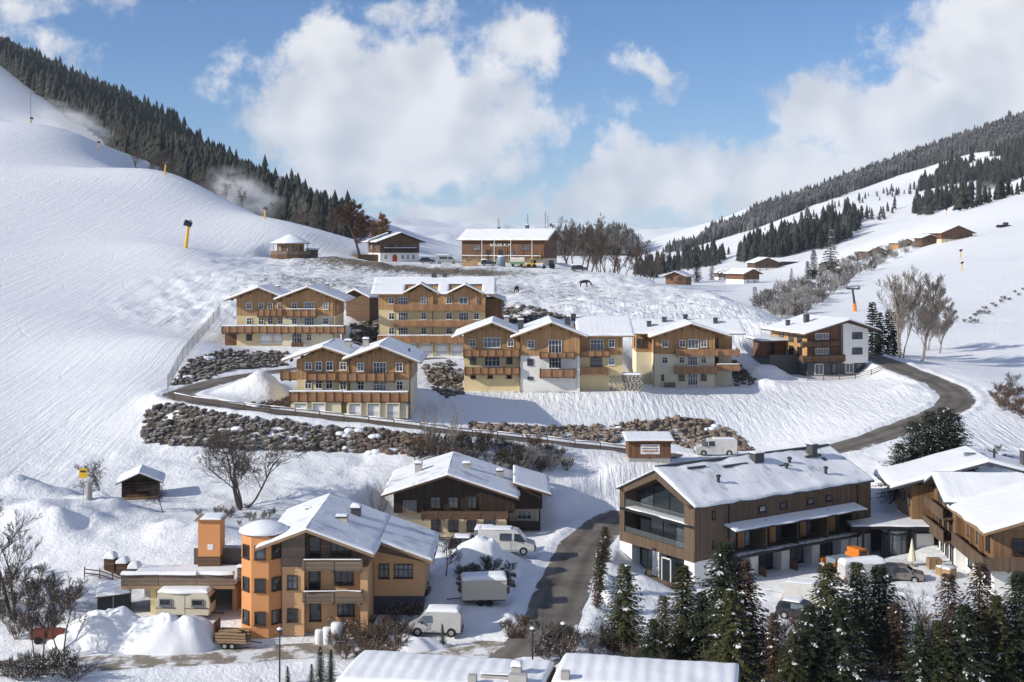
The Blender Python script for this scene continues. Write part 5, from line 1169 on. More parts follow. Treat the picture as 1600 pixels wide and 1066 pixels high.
# ---------------------------------------------------------------- barns and farms farther off
def barn(name, label, u, d, w, dep, hh, pitch, yaw, wall, low=None, along=False, nwin=2, cat='barn', snow=.35):
    g = onground(u, d); h = thing(name, label, cat, g, yaw, 'barns and farmhouses across the valley' if d > 300 else None)
    za = hh + (dep if along else w) / 2 * pitch
    if low: box(h, 'base_wall', low, .1, .1, -1.5, w - .1, dep - .1, hh * .42)
    if along:
        MB().prism([(0, hh * .4 if low else -1.5), (dep, hh * .4 if low else -1.5), (dep, hh), (dep / 2, za), (0, hh)], 0, w, 'x').build('wall', wall, h)
        gable_x(h, -.9, w + .9, -1.0, dep + 1.0, hh - .25, hh - .25, dep / 2, za + .15, snow=snow, material='wood_brown')
    else:
        MB().prism([(0, hh * .4 if low else -1.5), (w, hh * .4 if low else -1.5), (w, hh), (w / 2, za), (0, hh)], 0, dep).build('wall', wall, h)
        gable_y(h, -1.0, w + 1.0, -1.3, dep + .9, hh - .25, hh - .25, w / 2, za + .15, snow=snow, material='wood_brown')
    for i in range(nwin):
        x = w * (i + .7) / (nwin + .4); win(h, x, 0, hh * .68, 1.1, 1.1, 'cross', frame='frame_brown')
        if low: win(h, x, .1, hh * .2, 1.0, 1.0, 'cross', frame='frame_white')
    return h
barn('hay_barn', 'grey-roofed barn tucked between two yellow chalets, its snow roof tilted towards us', 541, 252, 5.5, 7, 4.0, .42, R(-28), 'wood_brown', nwin=0)
barn('red_barn', 'red-brown barn standing alone on the far meadow', 1162, 520, 8, 12, 4.2, .4, R(28), 'wood_barn', 'plaster_white')
barn('farmhouse', 'white and dark farmhouse with wide roof above the lone red-brown barn', 1180, 690, 13, 12, 5.0, .38, R(10), 'wood_brown', 'plaster_white', nwin=3, cat='farmhouse')
barn('long_barn', 'long dark barn joined behind the white and dark farmhouse', 1210, 705, 15, 8, 3.6, .36, R(4), 'wood_dark', along=True)
barn('long_barn', 'long low brown barn on the far bank among small trees', 1119, 640, 13, 8, 3.2, .36, R(-12), 'wood_barn', along=True)
barn('hay_barn', 'straw-coloured barn at the crest behind the combed snow', 1040, 470, 7.5, 8, 3.0, .38, R(-24), 'wood_barn')
barn('white_cottage', 'small pale cottage beside the row of dark trees at the crest', 1126, 560, 7, 7, 3.4, .4, R(15), 'wood_grey', 'plaster_white', cat='cottage')
barn('farmhouse', 'large brown farmhouse high on the open ski slope', 1471, 545, 15, 13, 4.6, .38, R(14), 'wood_barn', 'plaster_beige', nwin=4, cat='farmhouse')
barn('slope_barn', 'square dark barn next to the large farmhouse on the slope', 1441, 548, 6.5, 7, 4.2, .36, R(10), 'wood_brown', nwin=1)
barn('slope_hut', 'brown hut half hidden by bushes below the open slope', 1357, 600, 9, 8, 4.0, .4, R(20), 'wood_barn')
barn('slope_hut', 'tan hut with bushes just below the dark barn', 1404, 600, 8, 7, 3.6, .4, R(20), 'wood_orange')
barn('slope_hut', 'reddish hut in the wooded gully beside a tall spruce', 1281, 640, 8, 7, 3.6, .4, R(-10), 'wood_barn')
# ---------------------------------------------------------------- boulders: rock walls stand where the hillside is cut
def boulder_mesh(seed, material):
    rg = np.random.default_rng(seed); m = MB()
    n, k = 7, 5; V = [(0, 0, -1)]; F = []
    for j in range(1, k):
        ph = math.pi * j / k
        for i in range(n):
            th = 2 * math.pi * (i + .5 * (j % 2)) / n; V.append((math.sin(ph) * math.cos(th), math.sin(ph) * math.sin(th), -math.cos(ph)))
    V.append((0, 0, 1)); last = len(V) - 1
    for i in range(n): F.append((0, 1 + (i + 1) % n, 1 + i)); F.append((last, 1 + (k - 2) * n + i, 1 + (k - 2) * n + (i + 1) % n))
    for j in range(k - 2):
        for i in range(n): a = 1 + j * n + i; b = 1 + j * n + (i + 1) % n; F.append((a, b, b + n, a + n))
    A = np.array(V) * (1 + rg.normal(0, .14, (len(V), 1)))
    A = np.sign(A) * np.abs(A) ** .8 * np.array([1.15, .9, .8])
    return m.add([tuple(p) for p in A], F).mesh('stone', material)
BOULD = {mm: [boulder_mesh(40 + i, mm) for i in range(6)] for mm in ('rock', 'rock_brown', 'rock_red', 'stone_wall')}
def poly_pixels(poly, n):
    us = [p[0] for p in poly]; vs = [p[1] for p in poly]; U = []; Vv = []
    while len(U) < n:
        a = RNG.uniform(min(us), max(us), 400); b = RNG.uniform(min(vs), max(vs), 400); k = in_poly(a, b, poly); U += list(a[k]); Vv += list(b[k])
    return np.array(U[:n]), np.array(Vv[:n])
def spread_pixels(poly, n, tries=7):
    """pixels spread evenly over the polygon (best candidate)"""
    U, Vv = poly_pixels(poly, n * tries); got = [(U[0], Vv[0])]
    for i in range(1, n):
        c = [(U[i * tries + j], Vv[i * tries + j]) for j in range(tries)]; g = np.array(got)
        got.append(max(c, key=lambda p: np.min((g[:, 0] - p[0]) ** 2 + 2.2 * (g[:, 1] - p[1]) ** 2)))
    return np.array(got).T
def build_rocks():
    for (nm, lab, poly, n, (r0, r1), mm) in ROCKS:
        U, Vv = spread_pixels(poly, n); pts = hit(U, Vv); pts = pts[~np.isnan(pts[:, 0])]
        if len(pts) == 0: continue
        c = pts.mean(0); h = thing(nm, lab, 'rock wall' if 'wall' in nm else 'rocks', c, 0, 'boulder walls and banks of the hillside')
        sv = MB()
        for p in pts:
            if fbm(p[0:1] * 1.0, p[1:2] + p[2:3], 3.5, 2)[0] > .40:
                if random.random() < .8: q = p - c; r = random.uniform(.35, .9); sv.lathe((q[0], q[1], q[2]), [(r, -.2), (r * .9, .05), (r * .55, .14 + r * .1), (.02, .16 + r * .12)], 9)
                continue
            o = link('stone', random.choice(BOULD[mm]), h, tuple(p - c)); r = r0 + (r1 - r0) * random.random() ** 1.7 * 1.25
            o.scale = (r * random.uniform(.8, 1.25), r * random.uniform(.8, 1.2), r * random.uniform(.8, 1.2)); o.rotation_euler = (random.uniform(-.3, .3), random.uniform(-.3, .3), random.uniform(0, 6.28))
        if sv.v: stuff(sv.build('snow', 'snow', h, smooth=True))
build_rocks()
def stone_wall():
    a = P(951, 611, 200.5); h = thing('dry_stone_wall', 'short pale dry-stone wall with snow cap between two chalets', 'stone wall', a)
    w, hh = 5.0, 2.5
    box(h, 'wall_core', 'stone_wall', 0, .2, -.6, w, 1.6, hh - .05)
    z = .1
    while z < hh:
        x = random.uniform(0, .3)
        while x < w:
            d = random.uniform(.4, .75); o = link('stone', random.choice(BOULD['stone_wall']), h, (x + d / 2, .16, z)); o.scale = (d * .5, .28, .24); o.rotation_euler = (0, random.uniform(-.15, .15), 0); x += d
        z += .36
    snow_patch((-.1, 0, hh), (w + .1, 0, hh), (w + .1, 1.8, hh), (-.1, 1.8, hh), .3, (1, 1, 1, 1)).build('snow', 'snow', h, smooth=True)
stone_wall()

# ---------------------------------------------------------------- fences
def rail_fence(name, label, pts, hh, rails, material, step=2.4, rr=.06, snow=False):
    """pts: world points along the foot; one post each step, one rail a bay"""
    line = []; acc = 0.0; prev = pts[0]; line.append(pts[0])
    for p in pts[1:]:
        acc += (p - prev).length; prev = p
        if acc >= step: line.append(p); acc = 0
    o0 = line[0]; h = thing(name, label, 'fence', o0)
    post = MB().box(-rr, -rr, -.4, rr, rr, hh + .1).mesh('post', material)
    for i, p in enumerate(line):
        link('post', post, h, p - o0)
        if i + 1 < len(line):
            q = line[i + 1] - o0; a = p - o0
            for z in rails: MB().tube(a + Vector((0, -rr * 1.3, z)), q + Vector((0, -rr * 1.3, z)), .055, n=5).build('rail', material, h)
            if snow:
                m = MB(); m.tube(a + Vector((0, -rr, rails[-1] + .09)), q + Vector((0, -rr, rails[-1] + .09)), .06, n=5); m.build('snow', 'snow', h, smooth=True)
def offset_line(line, d):
    out = []
    for i, p in enumerate(line):
        t = line[min(i + 1, len(line) - 1)] - line[max(i - 1, 0)]; t.z = 0; t.normalize(); q = p + Vector((t.y, -t.x, 0)) * d; q.z = ground(q.x, q.y); out.append(q)
    return out
_hl = ROADLINE['hairpin_road']
_k0 = min(range(len(_hl)), key=lambda i: (_hl[i] - P(980, 704, 172)).length); _k1 = min(range(len(_hl)), key=lambda i: (_hl[i] - P(290, 622, 173.5)).length)
rail_fence('guard_fence', 'long brown timber guard fence along the valley side of the hairpin road', offset_line(_hl[_k0:_k1], -2.75), 1.0, (.5, .95), 'wood_brown', 2.6, snow=True)
def garden_fence():
    a, b = P(1262, 596, 217.5), P(1404, 596, 217.5); n = 40
    rail_fence('garden_fence', 'low grey timber fence with post caps before the white-front chalet', [Vector((a.x + (b.x - a.x) * i / n, a.y, ground(a.x + (b.x - a.x) * i / n, a.y))) for i in range(n + 1)], .95, (.3, .6, .9), 'wood_grey', 2.6)
garden_fence()
def net_fence():
    U = np.linspace(262, 345, 22); V_ = np.interp(U, [262, 285, 345], [610, 566, 492]); pts = [Vector(p) for p in hit(U, V_)]
    h = thing('net_fence', 'tall grey net fence at the edge of the piste beside the hairpin', 'fence', pts[0])
    for p in pts[::2]: MB().tube((0, 0, -.3), (0, 0, 2.3), .06, n=5).build('post', 'metal_grey', h, p - pts[0])
    m = MB()
    for a, b in zip(pts[:-1], pts[1:]):
        a = a - pts[0]; b = b - pts[0]
        for z in np.arange(.15, 2.2, .22): m.tube(a + Vector((0, 0, z)), b + Vector((0, 0, z)), .012, n=3, cap=False)
        for t in np.arange(0, 1, .12): q = a.lerp(b, t); m.tube(q + Vector((0, 0, .1)), q + Vector((0, 0, 2.2)), .01, n=3, cap=False)
    m.build('net', 'metal_dark', h)
net_fence()

# ---------------------------------------------------------------- vehicles
def vehicle(name, label, loc, rz, prof, W, belt, panes, wheels, paint, glass='glass', wr=.33, lower=None, snow=None, cat='car', lights=True):
    """prof: side outline (x forward, z), the body narrows above the belt line; panes: side windows as outlines; wheels: x positions"""
    h = thing(name, label, cat, loc, rz)
    zt = max(p[1] for p in prof); hw = lambda z: W / 2 * (1 - .17 * max(0, z - belt) / max(.1, zt - belt)) - (.06 if z < .3 else 0)
    m = MB(); n = len(prof); V = []
    for s in (-1, 1):
        for inset in (0, 1):
            for (x, z) in prof:
                cx = sum(p[0] for p in prof) / n; cz = sum(p[1] for p in prof) / n; k = .96 if inset else 1.0
                V.append((cx + (x - cx) * (1 if not inset else .985), s * (hw(z) - (0 if inset else .07)) , cz + (z - cz) * (1 if not inset else .965)))
    # rings: -outer rim(0), -side(1), +outer rim(2), +side(3)
    F = [tuple(range(n, 2 * n)), tuple(range(4 * n - 1, 3 * n - 1, -1))]
    for i in range(n):
        j = (i + 1) % n
        F += [(i, j, n + j, n + i), (2 * n + j, 2 * n + i, 3 * n + i, 3 * n + j), (j, i, 2 * n + i, 2 * n + j)]
    body = m.add(V, F).build('body', paint, h)
    for s in (-1, 1):
        for pn in panes:
            cx = sum(p[0] for p in prof) / n; cz = sum(p[1] for p in prof) / n
            q = [(x, s * (hw(z) + .012), z) for (x, z) in pn]; MB().add(q, [tuple(range(len(q)))]).build('side_window', glass, h)
    # front and rear glass follow the outline where it leaves the belt line
    for a, b in zip(prof, prof[1:] + prof[:1]):
        if min(a[1], b[1]) >= belt - .12 and abs(a[1] - b[1]) > .3:
            t0, t1 = .12, .88; p = [(a[0] + (b[0] - a[0]) * t, a[1] + (b[1] - a[1]) * t) for t in (t0, t1)]
            d = Vector((b[1] - a[1], 0, -(b[0] - a[0]))).normalized() * .015
            if d.x * ((a[0] + b[0]) / 2 - sum(q[0] for q in prof) / n) < 0: d = -d
            q = [(p[0][0] + d.x, -hw(p[0][1]) * .88, p[0][1] + abs(d.z)), (p[0][0] + d.x, hw(p[0][1]) * .88, p[0][1] + abs(d.z)), (p[1][0] + d.x, hw(p[1][1]) * .88, p[1][1] + abs(d.z)), (p[1][0] + d.x, -hw(p[1][1]) * .88, p[1][1] + abs(d.z))]
            MB().add(q, [(0, 1, 2, 3)]).build('windscreen', glass, h)
    for x in wheels:
        for s in (-1, 1):
            y = s * (W / 2 - .08); t = MB().tube((x, y - .11, wr), (x, y + .11, wr), wr, n=14).build('wheel', 'rubber', h); MB().tube((x, y + s * .112, wr), (x, y + s * .125, wr), wr * .62, n=12).build('rim', 'paint_silver', t)
    if lower: MB().box(.1, -W / 2 - .012, .28, max(p[0] for p in prof) - .1, W / 2 + .012, .5).build('sill', lower, h)
    L_ = max(p[0] for p in prof)
    for x in wheels:
        for s in (-1, 1): MB().tube((x, s * (W / 2 - .02), wr), (x, s * (W / 2 + .014), wr), wr * 1.16, n=14).build('wheel_arch', 'rubber', h)
    for x0, x1 in ((-.06, .1), (L_ - .1, L_ + .06)): MB().box(x0, -W / 2 + .06, .3, x1, W / 2 - .06, .56).build('bumper', 'frame_black', h)
    for s in (-1, 1):
        MB().box(L_ * .72, s * (W / 2 + .1) - .09, belt - .05, L_ * .72 + .1, s * (W / 2 + .1) + .09, belt + .14).build('mirror', 'frame_black', h)
        for x in (L_ * .36, L_ * .58): MB().box(x - .012, s * (W / 2 + .004) - .006, .52, x + .012, s * (W / 2 + .004) + .006, belt - .02).build('door_seam', 'frame_black', h)
    if lights:
        xf = max(p[0] for p in prof)
        for s in (-1, 1): MB().box(xf - .18, s * W * .36 - .14, .62, xf + .005, s * W * .36 + .14, .78).build('headlight', 'frame_white', h); MB().box(-.01, s * W * .42 - .08, .7, .06, s * W * .42 + .08, 1.0).build('tail_light', 'paint_red', h)
    if snow:
        x0, x1, z, th = snow; snow_patch((x0, -hw(z), z), (x1, -hw(z), z), (x1, hw(z), z), (x0, hw(z), z), th, (1, 1, 1, 1)).build('snow', 'snow', h, smooth=True)
    return h
VAN = lambda L, Hh: [(0, .32), (0, Hh - .12), (.12, Hh), (L * .62, Hh), (L * .70, Hh - .1), (L * .86, 1.25), (L * .985, 1.0), (L, .75), (L, .32)]
HATCH = [(0, .3), (.02, .85), (.18, 1.35), (.5, 1.55), (2.1, 1.6), (2.6, 1.5), (3.2, 1.05), (4.1, .88), (4.2, .6), (4.15, .3)]
CARWIN = [[(.38, 1.02), (1.3, 1.0), (1.3, 1.45), (.62, 1.43)], [(1.38, 1.0), (2.9, 1.02), (2.45, 1.42), (1.38, 1.46)]]
def vat(u, d, off=0.0): g = onground(u, d); g.z += off; return g
vehicle('parked_van', 'white and grey long van on the road below the dark farmhouse', vat(748, 129.5, -.05), R(-4), VAN(5.7, 2.45), 2.0, 1.35, [[(2.2, 1.4), (3.4, 1.4), (3.4, 2.1), (2.2, 2.1)], [(3.65, 1.35), (4.85, 1.3), (4.2, 2.05), (3.65, 2.1)]], (1.1, 4.6), 'paint_dull', wr=.36, lower='paint_silver', snow=(.3, 3.4, 2.45, .12), cat='van')
vehicle('parked_car', 'dark car half hidden behind the snow bank next to the long van', vat(702, 131, .0), R(-3), HATCH, 1.75, .95, CARWIN, (.8, 3.3), 'paint_dark', snow=(.5, 2.2, 1.57, .15))
vehicle('snowy_van', 'cream snow-crusted panel van facing the orange house', vat(722, 106, -.05), R(176), VAN(4.4, 1.95), 1.8, 1.1, [[(2.4, 1.15), (3.7, 1.1), (3.1, 1.65), (2.4, 1.7)]], (.8, 3.6), 'paint_dull', snow=(.2, 2.9, 1.95, .3), cat='van')
vehicle('work_truck', 'white crew-cab works van with roof rack parked below the brown boulder wall', vat(1151, 171.5, 0), R(178), VAN(5.6, 2.2), 1.9, 1.25, [[(3.0, 1.3), (3.8, 1.3), (3.8, 1.9), (3.0, 1.95)], [(3.9, 1.28), (4.8, 1.25), (4.3, 1.85), (3.9, 1.9)]], (1.1, 4.5), 'paint_dull', wr=.36, cat='van', snow=(.2, 3.2, 2.2, .08))
vehicle('estate_car', 'taupe compact car parked on the snowy hotel forecourt', vat(1374, 126, 0), R(-16), HATCH, 1.75, .95, CARWIN, (.8, 3.3), 'paint_taupe')
vehicle('delivery_van', 'white van behind the foreground spruces near the hotel', vat(1226, 120.5, 0), R(-24), VAN(4.9, 2.1), 1.9, 1.2, [[(3.0, 1.25), (4.1, 1.2), (3.6, 1.8), (3.0, 1.85)]], (.9, 4.0), 'paint_dull', cat='van', snow=(.2, 3, 2.1, .1))
vehicle('parked_car', 'dark car screened by the foreground spruces beside the white van', vat(1216, 115.5, 0), R(-28), HATCH, 1.75, .95, CARWIN, (.8, 3.3), 'paint_dark', snow=(.5, 2.2, 1.57, .1))
vehicle('snowed_in_van', 'van buried under thick snow between the orange truck and the taupe car', vat(1314, 124, 0), R(12), VAN(4.6, 2.0), 1.85, 1.2, [[(2.8, 1.25), (3.9, 1.2), (3.4, 1.7), (2.8, 1.75)]], (.9, 3.8), 'paint_dull', cat='van', snow=(.0, 4.3, 2.0, .5))
vehicle('parked_van', 'silver van with snowy roof beside the brown inn', vat(680, 362), R(2), VAN(6.4, 2.5), 2.1, 1.35, [[(1.2, 1.45), (3.4, 1.45), (3.4, 2.1), (1.2, 2.1)], [(3.7, 1.4), (5.2, 1.35), (4.6, 2.0), (3.7, 2.1)]], (1.2, 5.2), 'paint_silver', wr=.38, cat='van', snow=(.2, 4, 2.5, .25))
vehicle('parked_car', 'dark car between the timber lodge and the silver van', vat(656, 364), R(4), HATCH, 1.8, .95, CARWIN, (.8, 3.3), 'paint_dark')
vehicle('parked_car', 'dark car with white bonnet snow in front of the brown inn', vat(752, 360), R(0), HATCH, 1.8, .95, CARWIN, (.8, 3.3), 'paint_dark', snow=(.0, 1.6, 1.5, .3))
vehicle('parked_car', 'dark snow-covered car at the end of the row by the bare trees', vat(893, 350), R(5), HATCH, 1.8, .95, CARWIN, (.8, 3.3), 'paint_dark', snow=(.2, 2.3, 1.55, .3))

def tipper():
    h = thing('orange_truck', 'small orange flatbed truck unloading beside the timber hotel', 'truck', vat(1322, 128.5, 0), R(28))
    box(h, 'chassis', 'metal_dark', -2.3, -.6, .4, 2.2, .6, .6)
    cab = MB().prism([(.9, .5), (2.3, .5), (2.35, 1.1), (2.0, 1.95), (.9, 2.0)], -.85, .85).build('cab', 'paint_orange', h)
    MB().add([(2.36, -.72, 1.15), (2.36, .72, 1.15), (2.03, .7, 1.88), (2.03, -.7, 1.88)], [(0, 1, 2, 3)]).build('windscreen', 'glass', h)
    for s in (-1, 1): MB().box(1.1, s * .862 - .005, 1.15, 1.95, s * .862 + .005, 1.8).build('side_window', 'glass', h)
    box(h, 'bed', 'paint_orange', -2.4, -.95, .62, .8, .95, .74)
    for s in (-1, 1): box(h, 'drop_side', 'paint_orange', -2.4, s * .95 - .04, .74, .8, s * .95 + .04, 1.15)
    box(h, 'head_board', 'paint_orange', .74, -.95, .74, .82, .95, 1.5); box(h, 'tail_board', 'paint_orange', -2.44, -.95, .3, -2.36, .95, .72); box(h, 'load', 'paint_bluegrey', -2.0, -.7, .75, .2, .7, 1.35)
    for x in (-1.4, 1.5):
        for s in (-1, 1): t = MB().tube((x, s * .8 - .13, .38), (x, s * .8 + .13, .38), .38, n=12).build('wheel', 'rubber', h); MB().tube((x, s * .94, .38), (x, s * .95, .38), .2, n=10).build('rim', 'paint_silver', t)
tipper()
def caravan():
    h = thing('caravan', 'cream touring caravan with snowy roof parked under the garage terrace', 'caravan', vat(243, 106.5, 0), R(-3))
    pr = [(0, .55), (.0, 1.7), (.22, 2.3), (.5, 2.4), (4.1, 2.4), (4.4, 2.25), (4.55, 1.6), (4.45, .55)]
    b = MB().prism(pr, 0, 2.0).build('body', 'paint_cream', h); MB().box(-.01, -.012, 1.05, 4.5, -.002, 1.14).build('stripe', 'wood_beam', h)
    for x in (.3, 3.0): win(h, x + .55, 0, 1.6, 1.0, .55, 'plain', frame='metal_grey')
    box(h, 'door', 'paint_cream', 1.75, -.03, .6, 2.45, -.004, 2.15); MB().box(4.46, .3, 1.45, 4.6, 1.7, 2.0).build('end_window', 'glass', h)
    for y in (.12, 1.88): t = MB().tube((2.2, y - .1, .32), (2.2, y + .1, .32), .32, n=12).build('wheel', 'rubber', h)
    MB().tube((4.4, 1, .5), (5.5, 1, .45), .06, n=5).build('drawbar', 'metal_dark', h); snow_patch((.15, -.03, 2.36), (4.4, -.03, 2.36), (4.4, 2.03, 2.36), (.15, 2.03, 2.36), .24, (1, 1, 1, 1)).build('snow', 'snow', b, smooth=True)
caravan()
def wood_trailer():
    h = thing('firewood_trailer', 'two-axle trailer loaded with split firewood in front of the stair tower', 'trailer', vat(334, 102.2, 0), R(-6))
    box(h, 'bed', 'wood_beam', 0, 0, .5, 2.7, 1.5, .62); box(h, 'front_board', 'wood_brown', -.05, 0, .5, .06, 1.5, 2.1)
    for y in (0.0, 1.46):
        for z in (.66, .9, 1.14): box(h, 'side_slat', 'wood_beam', .1, y, z, 2.6, y + .05, z + .17)
    for x in (.9, 1.5):
        for y in (.05, 1.45): t = MB().tube((x, y - .09, .27), (x, y + .09, .27), .27, n=12).build('wheel', 'rubber', h); MB().tube((x, y - .1, .27), (x, y - .092, .27), .15, n=10).build('rim', 'paint_silver', t)
    for i in range(46): z = .74 + (i // 10) * .17; y = .2 + (i % 10) * .12; a = random.uniform(.15, .6); MB().tube((a, y, z), (a + random.uniform(1.2, 1.9), y + random.uniform(-.1, .1), z + random.uniform(-.06, .12)), .075, n=5).build('log', 'firewood', h)
    MB().tube((2.7, .75, .5), (3.7, .75, .4), .05, n=5).build('drawbar', 'metal_dark', h)
wood_trailer()
def garden_things():
    h = thing('garden_shed', 'low black shed with a sloping snow roof beside the caravan', 'shed', vat(152, 108, 0), R(14))
    box(h, 'wall', 'tarp_dark', 0, 0, -.3, 2.6, 3.4, 1.6); plane(h, (-.15, -.2, 1.55), (2.75, -.2, 1.75), (2.75, 3.6, 1.95), (-.15, 3.6, 1.75), .08, .3, (1, 1, 1, 1), 'wood_brown'); MB().box(1.25, -.03, -.3, 1.33, 0, 1.6).build('corner_batten', 'metal_grey', h)
    for i, u in enumerate((162, 181, 200)):
        lab = ('square brown compost bin with snow cap, farthest from the terrace', 'middle of three snow-capped compost bins', 'snow-capped compost bin nearest the garage terrace')[i]
        b = thing('compost_bin', lab, 'bin', vat(u, 117, 0), R(-3), 'compost bins in a row')
        for z in (.0, .32, .64, .96):
            for (x0, y0, x1, y1) in ((0, 0, .98, .06), (0, .92, .98, .98), (0, .07, .06, .91), (.92, .07, .98, .91)): MB().box(x0, y0, z - .2, x1, y1, z + .06).build('slat', 'wood_brown', b)
        box(b, 'filling', 'wood_dark', .06, .06, -.3, .92, .92, 1.0); snow_patch((-.03, -.03, 1.0), (1.0, -.03, 1.0), (1.0, 1.0, 1.0), (-.03, 1.0, 1.0), .62, (1, 1, 1, 1), r=.5).build('snow', 'snow', b, smooth=True)
    rail_fence('bin_fence', 'short dark garden fence in front of the compost bins', [onground(132 + i * 4, 115.8) for i in range(22)], .8, (.35, .7), 'wood_brown', 1.2, .04)
    for u, r, hh, lab in ((499, .36, 1.15, 'slim white bulk bag standing by the house door'), (512, .42, 1.35, 'middle white bulk bag between the other two'), (526.5, .5, 1.75, 'tallest white bulk bag in front of the orange house')):
        b = MB(); g = onground(u, 103.9); b.lathe((0, 0, 0), [(r * .8, -.05), (r, .1), (r * 1.04, hh * .5), (r, hh * .85), (r * .9, hh), (r * .3, hh + .04)], 14); o = b.build('bulk_bag', 'bag_white', None, g, smooth=True); tag(o, lab, 'bag', 'bulk bags by the door')
    h = thing('box_trailer', 'snow-topped beige box trailer parked by the garden wall', 'trailer', vat(722, 111.5, 0), R(4))
    b = box(h, 'body', 'paint_cream', 0, 0, .55, 3.9, 2.0, 2.25); box(h, 'frame', 'metal_dark', .1, .2, .4, 3.8, 1.8, .54); snow_patch((-.05, -.05, 2.25), (3.95, -.05, 2.25), (3.95, 2.05, 2.25), (-.05, 2.05, 2.25), .35, (1, 1, 1, 1)).build('snow', 'snow', b, smooth=True)
    for x in (1.6, 2.4):
        for y in (.1, 1.9): MB().tube((x, y - .1, .3), (x, y + .1, .3), .3, n=12).build('wheel', 'rubber', h)
    MB().tube((0, 1, .5), (-1.3, 1, .4), .05, n=5).build('drawbar', 'metal_dark', h)
    for i in range(4): MB().box(.04 + .98 * i, -.025, .6, .1 + .98 * i, -.002, 2.2).build('rib', 'paint_cream', h)
    h = thing('blue_container', 'blue-grey covered builder container behind the long van', 'container', vat(741, 131, 0), R(-4)); box(h, 'body', 'paint_bluegrey', 0, 0, -.1, 1.9, 2.2, 2.2); snow_patch((0, 0, 2.2), (1.9, 0, 2.2), (1.9, 2.2, 2.2), (0, 2.2, 2.2), .2, (1, 1, 1, 1)).build('snow', 'snow', h, smooth=True); [box(h, 'rib', 'paint_bluegrey', .2 + .5 * i, -.05, 0, .28 + .5 * i, 0, 2.1) for i in range(4)]
    h = thing('timber_edging', 'long squared timber beam edging the rock garden', 'beam', vat(716, 114.5, .1), R(-3)); MB().box(0, 0, -.3, 4.6, .25, .2).build('beam', 'wood_beam', h)
    h = thing('farm_cart', 'rust-red farm cart under the bare trees by the lane', 'cart', vat(47, 102, 0), R(4)); box(h, 'tub', 'rust', 0, 0, .35, 1.2, 1.2, 1.0); box(h, 'tub', 'rust', 1.35, 0, .4, 2.6, 1.2, 1.1); [MB().tube((x, y - .08, .3), (x, y + .08, .3), .3, n=10).build('wheel', 'rubber', h) for x in (.6, 2.0) for y in (.0, 1.2)]
    h = thing('closed_parasol', 'cream closed parasol on the hotel forecourt', 'parasol', vat(1425, 130, 0)); MB().lathe((0, 0, 0), [(.05, 0), (.05, .6)], 8).build('pole', 'wood_beam', h); MB().lathe((0, 0, 0), [(.42, .5), (.36, 1.0), (.22, 1.7), (.1, 2.4), (.02, 2.75)], 10).build('canopy', 'cloth_cream', h); MB().lathe((0, 0, 0), [(.5, -.05), (.5, .1)], 10).build('base', 'concrete', h)
    for i, (u, d, s, lab) in enumerate(((1452, 129, 1.0, 'plywood crate standing nearest the hotel porch'), (1470, 126.5, .8, 'small plywood crate with snow among the building waste'), (1484, 125.5, .9, 'plywood crate at the end of the white hotel wall'))):
        h = thing('plywood_crate', lab, 'crate', vat(u, d, 0), R(20 * i), 'crates on the forecourt'); box(h, 'body', 'firewood', 0, 0, -.05, s * 1.3, s, s); [box(h, 'batten', 'wood_beam', x, -.04, 0, x + .1, 0, s) for x in (0, s * .6, s * 1.2)]
        if i: snow_patch((0, 0, s), (s * 1.3, 0, s), (s * 1.3, s, s), (0, s, s), .15, (1, 1, 1, 1)).build('snow', 'snow', h, smooth=True)
garden_things()
